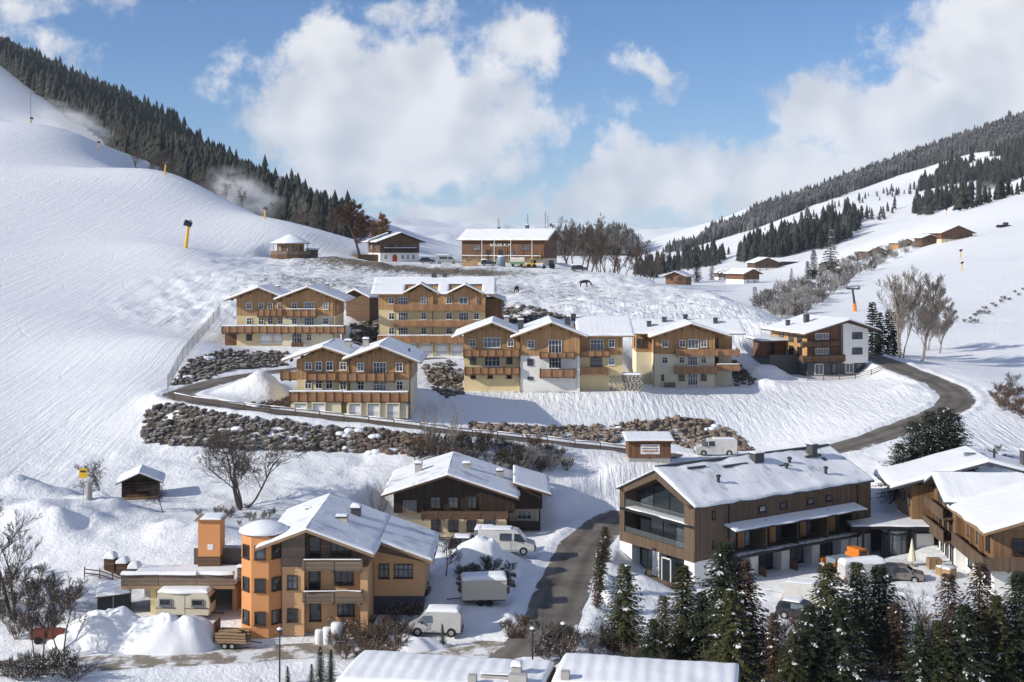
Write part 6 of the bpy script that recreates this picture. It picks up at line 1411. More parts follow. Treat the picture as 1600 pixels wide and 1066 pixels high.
def alm_yard():
    h = thing('board_stack', 'stack of brown boards by the corner of the inn', 'boards', vat(722, 358, 0)); [box(h, 'board', 'wood_orange', 0, 0, .0 + .3 * i, 4.4, 1.4, .26 + .3 * i) for i in range(5)]
    h = thing('grey_silo', 'rounded grey tank in front of the brown inn', 'tank', vat(783, 357, 0)); MB().lathe((0, 0, 0), [(1.2, -.2), (1.25, 2.0), (1.0, 2.6), (.3, 2.9)], 16).build('tank', 'paint_bluegrey', h, smooth=True); MB().lathe((0, 0, 0), [(1.05, 2.6), (.8, 2.85), (.02, 3.05)], 16).build('snow', 'snow', h, smooth=True)
    h = thing('green_trailer', 'pale green box wagon with snowy top before the inn', 'trailer', vat(797, 356, 0)); b = box(h, 'body', 'paint_green', 0, 0, .6, 4.0, 2.0, 2.3); box(h, 'canvas', 'cloth_cream', -.02, -.02, 1.4, 4.02, 2.02, 2.35); snow_patch((0, 0, 2.36), (4, 0, 2.36), (4, 2, 2.36), (0, 2, 2.36), .25, (1, 1, 1, 1)).build('snow', 'snow', b, smooth=True); [MB().tube((x, y - .1, .4), (x, y + .1, .4), .4, n=12).build('wheel', 'rubber', h) for x in (.8, 3.2) for y in (.1, 1.9)]
    h = thing('yellow_loader', 'yellow wheel loader parked at the inn', 'loader', vat(821, 355, 0)); box(h, 'body', 'paint_yellow', .5, .2, .6, 2.6, 1.8, 1.4); box(h, 'cab', 'paint_yellow', 1.2, .4, 1.4, 2.2, 1.6, 2.7); MB().box(1.3, .38, 1.5, 2.1, .395, 2.5).build('cab_window', 'glass', h); MB().tube((.6, 1, 1.2), (-.8, 1, .6), .14, n=5).build('arm', 'paint_yellow', h); MB().prism([(-1.5, 0), (-.7, 0), (-.7, .8), (-1.0, .2)], .1, 1.9).build('bucket', 'metal_grey', h); [MB().tube((x, y - .2, .6), (x, y + .2, .6), .6, n=12).build('wheel', 'rubber', h) for x in (.9, 2.5) for y in (.1, 1.9)]
    h = thing('grey_tractor', 'grey tractor with snowy cab beside the yellow loader', 'tractor', vat(848, 353, 0)); box(h, 'bonnet', 'paint_bluegrey', 0, .6, .8, 1.7, 1.4, 1.5); box(h, 'cab', 'paint_dark', 1.7, .4, .8, 3.0, 1.6, 2.5); box(h, 'cab_roof', 'paint_silver', 1.6, .3, 2.5, 3.1, 1.7, 2.65); [MB().tube((x, y - .2, r), (x, y + .2, r), r, n=12).build('wheel', 'rubber', h) for x, r in ((.4, .5), (2.6, .85)) for y in (.2, 1.8)]
alm_yard()

# ---------------------------------------------------------------- street furniture, snow guns, lift
def lamp_post(u, d, hh, lab):
    h = thing('street_lamp', lab, 'street lamp', onground(u, d), 0, 'street lamps along the village road'); MB().tube((0, 0, -.3), (0, 0, hh), .07, .05, n=8).build('pole', 'metal_dark', h)
    l = MB().lathe((0, 0, hh), [(.06, 0), (.2, .06), (.22, .18), (.1, .28)], 12).build('lamp_head', 'metal_dark', h); MB().lathe((0, 0, hh), [(.2, .18), (.2, .28), (.02, .38)], 12).build('snow', 'snow', l, smooth=True)
lamp_post(832, 97.5, 2.6, 'dark street lamp with snow cap nearer the flat-roofed house, road behind'); lamp_post(880, 97, 3.0, 'dark street lamp with snow cap nearer the spruces, road behind'); lamp_post(437, 96, 4.0, 'slim dark street lamp standing alone on the muddy lane')
def yellow_sign():
    h = thing('trail_sign', 'yellow trail sign on a thin pole in the snow bank', 'sign', vat(130, 132.5, .4)); MB().tube((0, 0, -.8), (0, 0, 2.6), .035, n=5).build('pole', 'metal_dark', h); b = box(h, 'sign_board', 'paint_yellow', -.42, -.04, 1.75, .42, .0, 2.75); MB().box(-.3, -.055, 2.35, .3, -.042, 2.55).build('sign_symbol', 'paint_dark', b)
    o = MB().lathe((0, 0, 0), [(.36, -.6), (.33, 1.4), (.3, 1.5)], 12).build('concrete_post', 'concrete', None, vat(139, 132, .3)); tag(o, 'stubby grey concrete post beside the yellow trail sign', 'post')
yellow_sign()
def snow_gun(u, v, d, k, lab, yaw=R(200)):
    g = onground(u, d); h = thing('snow_gun', lab, 'snow gun', g, 0, 'snow guns on the pistes')
    MB().tube((0, 0, -.4), (.5 * k, 0, 3.9 * k), .32 * k, .26 * k, n=10).build('tower', 'paint_yellow', h)
    q = Vector((.45 * k, 0, 4.5 * k)); ax = Vector((math.cos(yaw), math.sin(yaw), .35)).normalized()
    MB().tube(q - ax * .7 * k, q + ax * .7 * k, .5 * k, .6 * k, n=14).build('fan_barrel', 'metal_dark', h); MB().tube(q + ax * .71 * k, q + ax * .78 * k, .4 * k, n=12).build('fan_rim', 'metal_grey', h); MB().box(q.x - .15 * k, q.y - .3 * k, 3.9 * k, q.x + .2 * k, q.y + .3 * k, 4.2 * k).build('yoke', 'paint_yellow', h)
    MB().box(q.x + .2 * k, q.y - .15 * k, 4.6 * k, q.x + .6 * k, q.y + .25 * k, 5.2 * k).build('control_box', 'metal_grey', h)
snow_gun(290, 386, 320, 1.35, 'yellow snow gun alone on the lower piste')
snow_gun(257, 268, 448, .9, 'yellow snow gun at the piste crest before the bare larches', R(160)); snow_gun(153, 228, 556, .8, 'distant yellow snow gun spraying white mist at the crest', R(150)); snow_gun(413, 340, 402, .75, 'pale snow gun in the mist near the forest foot', R(150))
snow_gun(48, 206, 640, 1.0, 'distant snow gun beside the tall dark lance near the piste top', R(180)); snow_gun(1500, 395, 480, .7, 'yellow snow gun below the large slope farmhouse', R(20)); snow_gun(1502, 425, 432, .6, 'lower yellow snow gun on the open right-hand slope', R(20)); snow_gun(1478, 331, 690, .7, 'yellow snow gun on the crest by the dark far forest', R(20))
def lance():
    g = onground(48, 634); h = thing('snow_lance', 'tall thin dark snow lance near the top of the piste', 'snow lance', g); MB().tube((0, 0, -.5), (0, 0, 17), .16, .08, n=6).build('mast', 'metal_dark', h); MB().tube((0, 0, 17), (-.8, 0, 17.3), .1, n=5).build('nozzle', 'metal_dark', h)
lance()
def pylon():
    g = onground(1334, 350); h = thing('lift_pylon', 'grey ski-lift pylon with orange padded foot', 'lift pylon', g, R(-10))
    MB().tube((.4, 0, -.4), (.2, 0, 2.2), .52, .48, n=10).build('padding', 'paint_orange', h); MB().tube((.2, 0, 2.2), (-.3, 0, 6.0), .34, .26, n=10).build('mast', 'metal_dark', h); MB().box(-2.0, -.25, 6.0, 1.6, .25, 6.4).build('crossarm', 'metal_dark', h)
    for x in (-1.8, 1.4): b = MB().box(x - .3, -1.2, 6.4, x + .3, 1.2, 6.6).build('sheave_beam', 'metal_grey', h); [MB().tube((x - .1, y, 6.75), (x + .1, y, 6.75), .22, n=10).build('sheave', 'metal_dark', b) for y in (-.9, -.3, .3, .9)]
pylon()
def groomer():
    g = onground(1567, 575); h = thing('snow_groomer', 'tiny dark snow groomer high on the open slope', 'snow groomer', g, R(5)); box(h, 'cab', 'paint_dark', 1.0, 0, .8, 2.6, 2.2, 2.3); box(h, 'bed', 'metal_dark', -1.8, 0, .8, 1.0, 2.2, 1.2); [box(h, 'track', 'rubber', -2, y, 0, 3, y + .9, .8) for y in (-.4, 1.7)]; box(h, 'blade', 'metal_grey', 3.3, -.8, .1, 3.5, 3.0, 1.1)
groomer()
def horse(u, v, lab, yaw):
    g = G(u, v); h = thing('horse', lab, 'horse', g, yaw, 'horses on the upper meadow')
    me = bpy.data.meshes.new('body')
    # a skinned skeleton: pelvis, back, withers, neck lowered to the snow, head; four jointed legs, tail
    J = [(-.72, 0, 1.28), (-.2, 0, 1.2), (.45, 0, 1.28), (.85, 0, 1.35), (1.2, 0, 1.1), (1.42, 0, .75), (1.5, 0, .52), (1.72, 0, .3)]
    Rr = [.29, .33, .30, .21, .16, .14, .12, .07]; E = [(i, i + 1) for i in range(7)]
    def leg(root, pts, rad):
        k = root
        for p, r in zip(pts, rad): J.append(p); Rr.append(r); E.append((k, len(J) - 1)); k = len(J) - 1
    for s in (-.17, .17):
        leg(0, [(-.68, s, .92), (-.82, s, .55), (-.76, s, .12), (-.68, s, .03)], [.17, .09, .06, .07]); leg(2, [(.5, s, .9), (.52, s, .5), (.52, s, .12), (.58, s, .03)], [.13, .08, .055, .07])
    leg(0, [(-1.05, 0, 1.2), (-1.12, 0, .7)], [.07, .06])
    me.from_pydata(J, E, []); me.materials.append(MATS['horse_coat'])
    o = link('body', me, h); o.modifiers.new('skin', 'SKIN')
    for i, sv in enumerate(me.skin_vertices[0].data): sv.radius = (Rr[i], Rr[i])
    me.skin_vertices[0].data[0].use_root = True; sb = o.modifiers.new('smooth', 'SUBSURF'); sb.levels = 1; sb.render_levels = 1; h.scale = (1.15, 1.15, 1.15)
horse(913, 449, 'dark horse grazing in the middle of the upper meadow', R(10)); horse(807, 459, 'dark horse facing away on the meadow above the four-storey chalet', R(75))

# ---------------------------------------------------------------- heaps of ploughed snow
def heap(u, d, ra, rb, hh, lab, seed):
    c = onground(u, d); n, k = 48, 24; F = []
    r, a = np.meshgrid(np.arange(k + 1) / k, 2 * math.pi * np.arange(n) / n, indexing='ij'); r = r.ravel(); a = a.ravel()
    sq = 1 + .25 * fbm(np.cos(a) * 3 + seed, np.sin(a) * 3, 2.0, 3); x, y = ra * r * np.cos(a) * sq, rb * r * np.sin(a) * sq
    nz = fbm(x + seed, y - seed, 2.2, 4); z = hh * np.maximum(0, 1 - r ** 2.4) * (.95 + .6 * nz) + .1 * nz
    V = np.stack([x, y, Hg(c.x + x, c.y + y) - c.z + np.where(r < 1, z, -.2)], 1)
    for j in range(k):
        for i in range(n): F.append((j * n + i, j * n + (i + 1) % n, (j + 1) * n + (i + 1) % n, (j + 1) * n + i))
    tag(MB().add(V, F).build('snow_heap', 'snow', None, c, smooth=True), lab, 'snow heap', 'ploughed snow heaps')
heap(168, 103.5, 4.2, 2.4, 1.9, 'lower broad snow heap in front of the black shed', 3); heap(268, 102.8, 4.2, 2.4, 2.5, 'tallest snow heap in front of the caravan', 8); heap(118, 103, 2.6, 1.8, 1.2, 'small snow heap at the lane by the rust-red cart', 15)
heap(1335, 117.5, 3.2, 1.8, 1.3, 'snow heap in front of the snowed-in van', 21); heap(760, 122.8, 3.4, 2.2, 1.25, 'snow heap behind the rock garden below the long van', 27); heap(640, 103.5, 3.0, 1.6, 1.3, 'rough snow bank between the orange house and the cream van', 33); heap(1180, 121.5, 5.0, 1.4, .8, 'long low snow bank before the hotel terrace', 40); heap(950, 118, 1.0, 6.0, .7, 'narrow white snow bank edging the road by the thin conifers', 44)
# ---------------------------------------------------------------- vegetation meshes
def spruce_mesh(seed, hgt, rad, levels, per, twig, dens=1.0, droop=.35, shape=.85, tw=.17):
    """returns (crown V, F), (snow V, F): whorls of drooping branches, each a spray of narrow twigs"""
    rg = np.random.default_rng(seed); V = []; F = []; SV = []; SF = []
    for l in range(levels):
        t = (l + .5) / levels; z0 = hgt * (.05 + .95 * t ** .92); r = rad * (1 - t) ** shape * rg.uniform(.82, 1.12) + .12
        nb = max(4, int(per * (1 - .45 * t)))
        a0 = rg.uniform(0, 6.28)
        for b in range(nb):
            a = a0 + 6.283 * b / nb + rg.normal(0, .18); L = r * rg.uniform(.68, 1.15); ca, sa = math.cos(a), math.sin(a)
            up = .25 * t - droop * (1 - t) * rg.uniform(.6, 1.3)
            n = max(2, int(L / twig * dens)); laden = rg.random() < .07
            for k in range(n + 1):
                q = (k + .6) / (n + .6); d = L * q; z = z0 + up * d - .10 * d * d / max(L, .3) + .12 * q * q * L
                x, y = ca * d, sa * d
                for s in (-1, 1, 0):
                    if s == 0 and k % 2: continue
                    ang = a + s * rg.uniform(.5, 1.05); ln = twig * rg.uniform(1.0, 1.7) * (1.15 - .45 * q) * (1 if s else 1.1)
                    cx, cy = math.cos(ang), math.sin(ang); dz = -ln * rg.uniform(.12, .6)
                    w = tw * rg.uniform(.7, 1.25) * .5; px, py = -cy * w, cx * w; lift = rg.uniform(-.05, .05)
                    i = len(V)
                    V += [(x - px * .5, y - py * .5, z + lift), (x + cx * ln * .55 - px, y + cy * ln * .55 - py, z + dz * .4 - w * .3), (x + cx * ln, y + cy * ln, z + dz), (x + cx * ln * .55 + px, y + cy * ln * .55 + py, z + dz * .4 + lift)]
                    F.append((i, i + 1, i + 2, i + 3))
                    if laden and rg.random() < .5 and k > 0:
                        i = len(SV); e = .05
                        SV += [(p[0], p[1], p[2] + e) for p in V[-4:]]; SF.append((i, i + 1, i + 2, i + 3))
    return (np.array(V), np.array(F)), (np.array(SV), np.array(SF))
def spruce_proto(seed, hgt, rad, levels, per, twig, material, **kw):
    (V, F), (SV, SF) = spruce_mesh(seed, hgt, rad, levels, per, twig, **kw)
    tr = MB().tube((0, 0, -.6), (0, 0, hgt * .97), .018 * hgt, .01, n=6).mesh('trunk', 'bark')
    return tr, np_mesh('crown', V, F, material), (np_mesh('snow', SV, SF, 'snow') if len(SV) else None)
PROTO = {
 'olive': spruce_proto(1, 10, 2.9, 38, 11, .36, 'needle_olive'), 'dark': spruce_proto(2, 10, 3.3, 40, 12, .36, 'needle'), 'brown': spruce_proto(3, 10, 2.3, 36, 9, .38, 'needle_brown', droop=.2),
 'olive2': spruce_proto(4, 10, 2.5, 38, 11, .36, 'needle_olive', droop=.45), 'broad': spruce_proto(5, 7, 3.0, 28, 12, .38, 'needle', shape=.6), 'column': spruce_proto(6, 4, .5, 26, 8, .2, 'needle_olive', shape=.35, tw=.14, droop=-.5), 'column_brown': spruce_proto(7, 4, .5, 26, 8, .2, 'needle_brown', shape=.35, tw=.14, droop=-.5),
 'mid1': spruce_proto(8, 16, 3.3, 20, 8, .9, 'forest_dark', tw=.75, droop=.5), 'mid2': spruce_proto(9, 16, 2.8, 20, 8, .9, 'forest_dark', tw=.75, droop=.6), 'mid3': spruce_proto(10, 16, 2.6, 17, 7, 1.1, 'forest_frost', tw=.8, droop=.5),
}
def plant(name, proto, label, loc, scale, group=None, cat='spruce', rz=None, snow=True):
    h = thing(name, label, cat, loc, random.uniform(0, 6.28) if rz is None else rz, group)
    h.scale = (scale, scale, scale) if isinstance(scale, (int, float)) else scale
    h.rotation_euler = (random.gauss(0, .025), random.gauss(0, .025), h.rotation_euler.z)
    tr, cr, sn = PROTO[proto]
    link('trunk', tr, h); link('crown', cr, h)
    if sn is not None and snow: stuff(link('snow', sn, h))
    return h
def tubes(segs):
    """segs: list of (p0, p1, r0, r1, sides) to arrays"""
    m = MB()
    for (a, b, r0, r1, n) in segs: m.tube(a, b, r0, r1, n, cap=False)
    return m
def bare_segs(seed, hgt, stems=1, depth=4, ang=.75, shorten=.62, nseg=5, first=.3, rad=None, twigmin=.012, up=.25, lean=.1, wig=.13, two=.25):
    """a leafless tree: each branch is a tapering chain that sends off a side branch at every joint"""
    rg = np.random.default_rng(seed); segs = []
    def grow(p, d, L, r, lv):
        q = p; n = nseg if lv < 3 else max(3, nseg - 2)
        for i in range(n):
            d = (d + Vector(rg.normal(0, wig, 3)) + Vector((0, 0, up * .3))).normalized(); e = q + d * (L / n); r1 = max(twigmin, r * (1 - .72 / n))
            segs.append((q, e, r, r1, 6 if lv == 0 else (4 if lv < 2 else 3))); q = e; r = r1; f = (i + 1) / n
            if lv < depth and f > (first if lv == 0 else .15):
                for _ in range(2 if rg.random() < two or (lv == 0) else 1):
                    a = d.orthogonal().normalized(); b = d.cross(a); th = rg.uniform(0, 6.283); k = ang * rg.uniform(.6, 1.3)
                    nd = (d * math.cos(k) + (a * math.cos(th) + b * math.sin(th)) * math.sin(k) + Vector((0, 0, up * .5))).normalized()
                    grow(q, nd, L * shorten * (1.1 - .5 * f) * rg.uniform(.75, 1.2), max(twigmin, r * rg.uniform(.45, .7)), lv + 1)
    R0 = rad or hgt * .02
    for s in range(stems):
        a = 6.283 * s / stems + rg.uniform(-.5, .5); k = 0 if stems == 1 else .25 * R0 * 8; l = lean * (2.6 if stems > 1 else 1) * rg.uniform(.5, 1.3)
        grow(Vector((k * math.cos(a), k * math.sin(a), -.2)), Vector((l * math.cos(a), l * math.sin(a), 1)).normalized(), hgt * .8 * rg.uniform(.75, 1.1), R0 * (1 if stems == 1 else rg.uniform(.5, .9)), 0)
    return segs
BARE = {}
BP = {
 'broad': ('bark', dict(seed=5, hgt=9, stems=5, depth=4, ang=.8, shorten=.58, rad=.19, lean=.2, first=.25, twigmin=.014, up=.2, two=.1)), 'small': ('bark', dict(seed=6, hgt=6, ang=.95, shorten=.6, rad=.11, first=.3, twigmin=.013, up=.12)),
 'upright': ('bark_pale', dict(seed=7, hgt=16, stems=3, ang=.65, shorten=.56, nseg=6, two=.08, rad=.26, twigmin=.028, up=.4, lean=.05, first=.22)), 'upright2': ('bark_pale', dict(seed=8, hgt=16, ang=.75, shorten=.6, nseg=7, rad=.3, twigmin=.028, up=.35, lean=.04, first=.22)),
 'round': ('bark_brown', dict(seed=9, hgt=13, ang=.9, shorten=.58, rad=.3, twigmin=.03, up=.15, first=.25)), 'round2': ('bark_brown', dict(seed=19, hgt=13, stems=2, depth=4, ang=.8, shorten=.5, rad=.28, twigmin=.03, up=.2, lean=.08, two=.1)),
 'whips': ('bark_pale', dict(seed=10, hgt=6, stems=7, depth=2, ang=.45, shorten=.4, rad=.06, twigmin=.01, up=.45, lean=.07, first=.35)), 'grey': ('bark', dict(seed=12, hgt=9, stems=2, depth=4, ang=.7, shorten=.55, rad=.16, twigmin=.013, up=.3, lean=.08, two=.1)),
 'shrub1': ('bark_brown', dict(seed=13, hgt=2.4, stems=12, depth=2, ang=.6, shorten=.5, rad=.04, twigmin=.015, up=.3, lean=.22, first=.2)), 'shrub2': ('bark', dict(seed=14, hgt=2.4, stems=11, depth=2, ang=.7, shorten=.55, rad=.04, twigmin=.015, up=.25, lean=.26, first=.2)),
 'frost': ('bark_frost', dict(seed=15, hgt=2.4, stems=10, depth=2, ang=.7, shorten=.55, rad=.03, twigmin=.014, up=.3, lean=.2, first=.2))}
_segs = {}
def bare_proto(key, material, kw):
    sg = bare_segs(**kw); _segs[key] = sg; big = [s for s in sg if s[4] > 4]; small = [s for s in sg if s[4] <= 4]
    BARE[key] = (tubes(big).mesh('trunk', material), tubes(small).mesh('branches', material), max(s[1].z for s in sg))
for _k, (_m, _kw) in BP.items(): bare_proto(_k, _m, _kw)
def leafy(key, base, material, n, size, zmin, snow_share=.0, seed=3):
    """leaf-sized faces spread along the twigs of a bare tree"""
    sg = [s for s in _segs[base] if s[4] <= 4 and s[1].z > zmin]; rg = np.random.default_rng(seed); V = []; F = []
    for _ in range(n):
        s = sg[rg.integers(len(sg))]; p = s[0].lerp(s[1], rg.random()) + Vector(rg.normal(0, size * .8, 3)); a = Vector(rg.normal(0, 1, 3)).normalized(); b = a.orthogonal().normalized(); k = size * rg.uniform(.6, 1.3); i = len(V)
        V += [p + a * k, p + b * k * .6, p - a * k, p - b * k * .6]; F.append((i, i + 1, i + 2, i + 3))
    return np_mesh(key, V, F, material)
LEAF = {'round': leafy('leaves', 'round', 'leaf_russet', 7000, .2, 2.0), 'shrub1': leafy('leaves', 'shrub1', 'leaf_russet', 600, .05, .3), 'shrub2': leafy('leaves', 'shrub2', 'needle', 700, .055, .3), 'snow1': leafy('snow', 'shrub1', 'snow', 150, .05, .4, seed=8), 'snow2': leafy('snow', 'shrub2', 'snow', 200, .055, .4, seed=9), 'frost': leafy('snow', 'frost', 'snow', 200, .05, .4, seed=9)}
def bare(name, key, label, loc, hgt, group=None, cat='bare tree', leaf=None, snow=None, rz=None, wide=1.0):
    h = thing(name, label, cat, loc, random.uniform(0, 6.28) if rz is None else rz, group); k = hgt / BARE[key][2]; h.scale = (k * wide, k * wide, k)
    link('trunk' if not key.startswith('shrub') else 'stems', BARE[key][0], h)
    link('branches', BARE[key][1], h)
    if leaf: stuff(link('leaves', LEAF[leaf], h))
    if snow: stuff(link('snow', LEAF[snow], h))
    return h

# ---------------------------------------------------------------- conifers near and middle
for (u, d, hh, pr, lab) in [
 (972, 104, 7.2, 'olive', 'olive spruce nearest the village road, with snow on its lower boughs'), (1063, 100.5, 8.4, 'olive2', 'slim olive spruce in front of the hotel gable'), (1127, 100, 10.3, 'dark', 'broadest and darkest spruce in front of the timber hotel'),
 (1168, 99, 8.8, 'brown', 'rust-brown conifer touching the darkest spruce'), (1096, 102, 5.6, 'dark', 'short dark spruce filling the gap beside the darkest one'), (1296, 96, 9.0, 'olive', 'tall olive spruce in front of the snowed-in van'), (1340, 97, 8.6, 'olive2', 'tall olive spruce in front of the taupe car'), (1374, 98, 8.2, 'dark', 'dark narrow spruce beside the two tall olive ones'),
 (1262, 94, 6.2, 'dark', 'low dark spruce below the white van'), (1488, 95, 8.2, 'brown', 'brown conifer before the white hotel wall'), (1528, 96, 8.8, 'brown', 'brown conifer in front of the old hotel corner'), (1594, 95, 8.4, 'dark', 'dark spruce cut by the picture edge below the old hotel'), (1440, 93, 5.0, 'dark', 'small dark spruce among bare shrubs'),
 (1018, 98, 4.6, 'dark', 'small dark spruce at the back of the rippled roof'), (1210, 95, 5.4, 'brown', 'small brown conifer between the dark spruce and the white van'), (1145, 96, 7.4, 'olive', 'olive spruce wedged in front of the rust-brown conifer'), (1035, 101, 5.6, 'brown', 'short brown conifer beside the slim olive spruce'), (1318, 94, 6.6, 'dark', 'dark spruce low between the two tall olive ones'), (1400, 95, 6.0, 'brown', 'brown conifer just past the dark narrow spruce'), (1508, 93, 6.4, 'dark', 'dark spruce wedged between the two brown conifers'), (1560, 94, 6.8, 'olive2', 'olive spruce under the old hotel corner'), (1466, 93, 5.2, 'olive', 'short olive spruce before the brown conifers'), (1236, 93, 4.6, 'olive', 'short olive spruce beside the small brown conifer')]:
    plant('spruce_tree', pr, lab, onground(u, d), (hh / 10 * 1.2, hh / 10 * 1.2, hh / 10 * .94), 'foreground spruces')
for (u, d, hh, pr, lab) in [(946, 128, 3.6, 'column', 'thin green columnar conifer farthest up the road edge'), (940, 122, 3.5, 'column_brown', 'thin browning columnar conifer, second along the road edge'), (936, 116.5, 3.6, 'column', 'thin green columnar conifer, third along the road edge'), (933, 111.5, 3.2, 'column_brown', 'thin browning columnar conifer nearest us at the road edge')]:
    plant('columnar_conifer', pr, lab, onground(u, d), hh / 4, 'columnar conifers along the road')
for (u, d, hh, pr, lab) in [(500, 95.5, 3.3, 'dark', 'tallest of the dark young firs beside the muddy lane'), (516, 96, 2.8, 'dark', 'narrow young fir touching the tallest one by the lane'), (486, 95.5, 2.0, 'dark', 'shortest young fir of the clump by the lane'), (450, 95, 1.9, 'dark', 'small lone fir beside the lane lamp'), (692, 103.4, 1.9, 'dark', 'small dark fir in front of the cream van')]:
    plant('young_fir', pr, lab, onground(u, d), (hh / 10 * .62, hh / 10 * .62, hh / 10), 'young firs in the foreground', 'fir')
for i, (u, d, hh) in enumerate([(1405, 147, 6.2), (1428, 149, 7.2), (1452, 150, 7.6), (1476, 150, 8.0), (1492, 151, 6.8), (1440, 145.5, 5.0)]):
    plant('spruce_tree', 'broad', ('leftmost broad spruce of the dense clump behind the old hotel roof', 'second broad spruce of the clump behind the old hotel', 'third broad spruce of the clump behind the old hotel', 'tallest broad spruce of the clump behind the old hotel', 'rightmost broad spruce of the clump behind the old hotel', 'lowest broad spruce at the front of the hotel clump')[i], onground(u, d), hh / 7, 'spruce clump behind the old hotel')
for i, (u, d, hh) in enumerate([(1363, 246, 10), (1376, 250, 8), (1387, 247, 9), (1398, 252, 8.6), (1348, 250, 5), (1372, 242, 6.5)]):
    plant('spruce_tree', ('mid1', 'mid2')[i % 2], 'dark spruce in the small clump beside the white-front chalet', onground(u, d), hh / 16, 'spruce clump beside the white-front chalet')
for i, (u, d, hh, lab) in enumerate([(1297, 560, 19, 'tall brown-green spruce standing in the wooded gully'), (1272, 470, 11, 'mid-sized spruce at the foot of the gully'), (1180, 287, 5.2, 'lone small spruce at the crest of the combed snow'), (1089, 545, 12, 'dark spruce beside the straw-coloured barn'), (1112, 560, 8, 'slim dark spruce near the pale cottage'), (1262, 480, 7, 'small spruce beside the mid-sized gully spruce'), (1236, 520, 5, 'little spruce at the gully edge')]):
    plant('spruce_tree', ('mid3', 'mid1')[i % 2], lab, onground(u, d), hh / 16)

# ---------------------------------------------------------------- bare trees
bare('bare_tree', 'broad', 'big bare spreading tree below the long rock wall', onground(378, 137), 9.2, wide=1.25)
bare('fruit_tree', 'small', 'bare fruit tree next to the yellow trail sign', onground(161, 137), 5.0); bare('fruit_tree', 'small', 'little bare tree beside the log hut', onground(254, 134), 3.2); bare('fruit_tree', 'small', 'small dark bare tree on the snow beside the peach annex', onground(697, 117), 3.6)
bare('bare_tree', 'grey', 'big bare tree at the picture edge above the lane', onground(22, 108), 10.5, wide=1.2); bare('bare_tree', 'grey', 'bare brown tree at the lane corner', onground(62, 99), 6.0); bare('bare_tree', 'round2', 'thin bare tree near the rust-red cart', onground(95, 101), 5.5)
bare('birch_clump', 'whips', 'pale multi-stemmed bare clump behind the orange house', onground(590, 143), 6.0); bare('birch_clump', 'whips', 'pale thin birch stems below the reddish boulder wall', onground(668, 160), 7.0); bare('birch_clump', 'whips', 'pale thin stems behind the dark farmhouse chimney', onground(705, 160), 7.5)
bare('bare_tree', 'upright', 'tallest pale bare tree beside the upper road', onground(1408, 241), 18); bare('bare_tree', 'upright2', 'second tall pale bare tree beside the upper road', onground(1440, 236), 16.5); bare('bare_tree', 'upright2', 'shorter bare tree behind the two tall pale ones', onground(1468, 262), 11); bare('bare_tree', 'upright', 'bushy bare tree at the back of the roadside group', onground(1450, 266), 10)
bare('russet_tree', 'round', 'large russet-leaved tree beside the timber lodge', onground(563, 372), 17, leaf='round', cat='tree', wide=1.35); bare('russet_tree', 'round', 'smaller russet tree touching the large one by the lodge', onground(590, 384), 13, leaf='round', cat='tree', wide=1.2)
bare('bare_tree', 'small', 'small bare tree at the right picture edge above the hotel', onground(1572, 188), 4.2)
for i, (u, d, hh) in enumerate([(888, 398, 12), (903, 410, 14), (922, 420, 11), (940, 405, 12.5), (957, 425, 14), (972, 415, 10), (990, 440, 12), (1005, 450, 10), (915, 440, 13), (948, 450, 13), (880, 420, 10), (1018, 470, 9), (932, 392, 6), (962, 390, 6)]):
    bare('bare_tree', ('round', 'round2')[i % 2], 'rounded brown bare tree in the row behind the inn', onground(u, d), hh * 1.45, 'bare trees behind the inn')
for i, (u, d, hh) in enumerate([(268, 500, 17), (252, 515, 13), (190, 600, 15), (215, 570, 14), (285, 500, 12), (305, 490, 12), (235, 540, 12), (330, 480, 10), (350, 478, 9), (380, 470, 9), (440, 470, 11), (465, 465, 12), (490, 460, 11), (515, 455, 12), (530, 452, 14)]):
    bare('larch_tree', ('round2', 'round')[i % 2], 'brown leafless larch at the lower edge of the dark forest', onground(u, d), hh, 'larches at the forest edge', 'larch')
for i, (u, d, hh) in enumerate([(1405, 101, 6.0), (1418, 99, 5.4), (1446, 103, 5.0), (1385, 97, 4.0), (1470, 100, 4.6), (1238, 100, 4.2), (1560, 100, 5.0), (1190, 104, 3.5), (1320, 104, 3.6), (1110, 96, 3.0), (1040, 96, 2.6)]):
    bare('bare_sapling', ('grey', 'whips')[i % 2], 'leafless sapling standing among the foreground spruces', onground(u, d), hh, 'saplings among the foreground spruces', 'sapling')
# ---------------------------------------------------------------- shrubs
def shrubs(poly, n, h0, h1, label, group, kinds, name='shrub'):
    U, Vv = spread_pixels(poly, n); pts = hit(U, Vv)
    for i, p in enumerate(pts):
        if np.isnan(p[0]): continue
        k, lf, sn = kinds[i % len(kinds)]; bare(name, k, label, Vector(p), random.uniform(h0, h1), group, 'shrub', lf, sn, wide=random.uniform(.9, 1.4))
BR = [('frost', None, None), ('shrub1', 'shrub1', None), ('shrub2', None, 'snow2'), ('shrub1', None, 'snow1'), ('shrub2', 'shrub2', None)]
shrubs([(640, 690), (700, 690), (800, 700), (892, 712), (885, 742), (820, 745), (720, 728), (650, 722)], 48, 1.2, 3.0, 'dark winter shrub in the thicket above the dark farmhouse', 'thicket below the hairpin road', BR)
shrubs([(520, 1000), (560, 985), (640, 980), (655, 1015), (600, 1040), (530, 1035)], 16, 1.2, 2.2, 'russet shrub along the lane in front of the orange house', 'shrubs along the lane', [('shrub1', 'shrub1', None), ('shrub1', None, 'snow1'), ('shrub1', 'shrub1', 'snow1')])
shrubs([(715, 890), (800, 892), (795, 925), (722, 925)], 12, .8, 1.6, 'dark snow-flecked shrub in the rock garden', 'rock garden shrubs', [('shrub2', 'shrub2', 'snow2')])
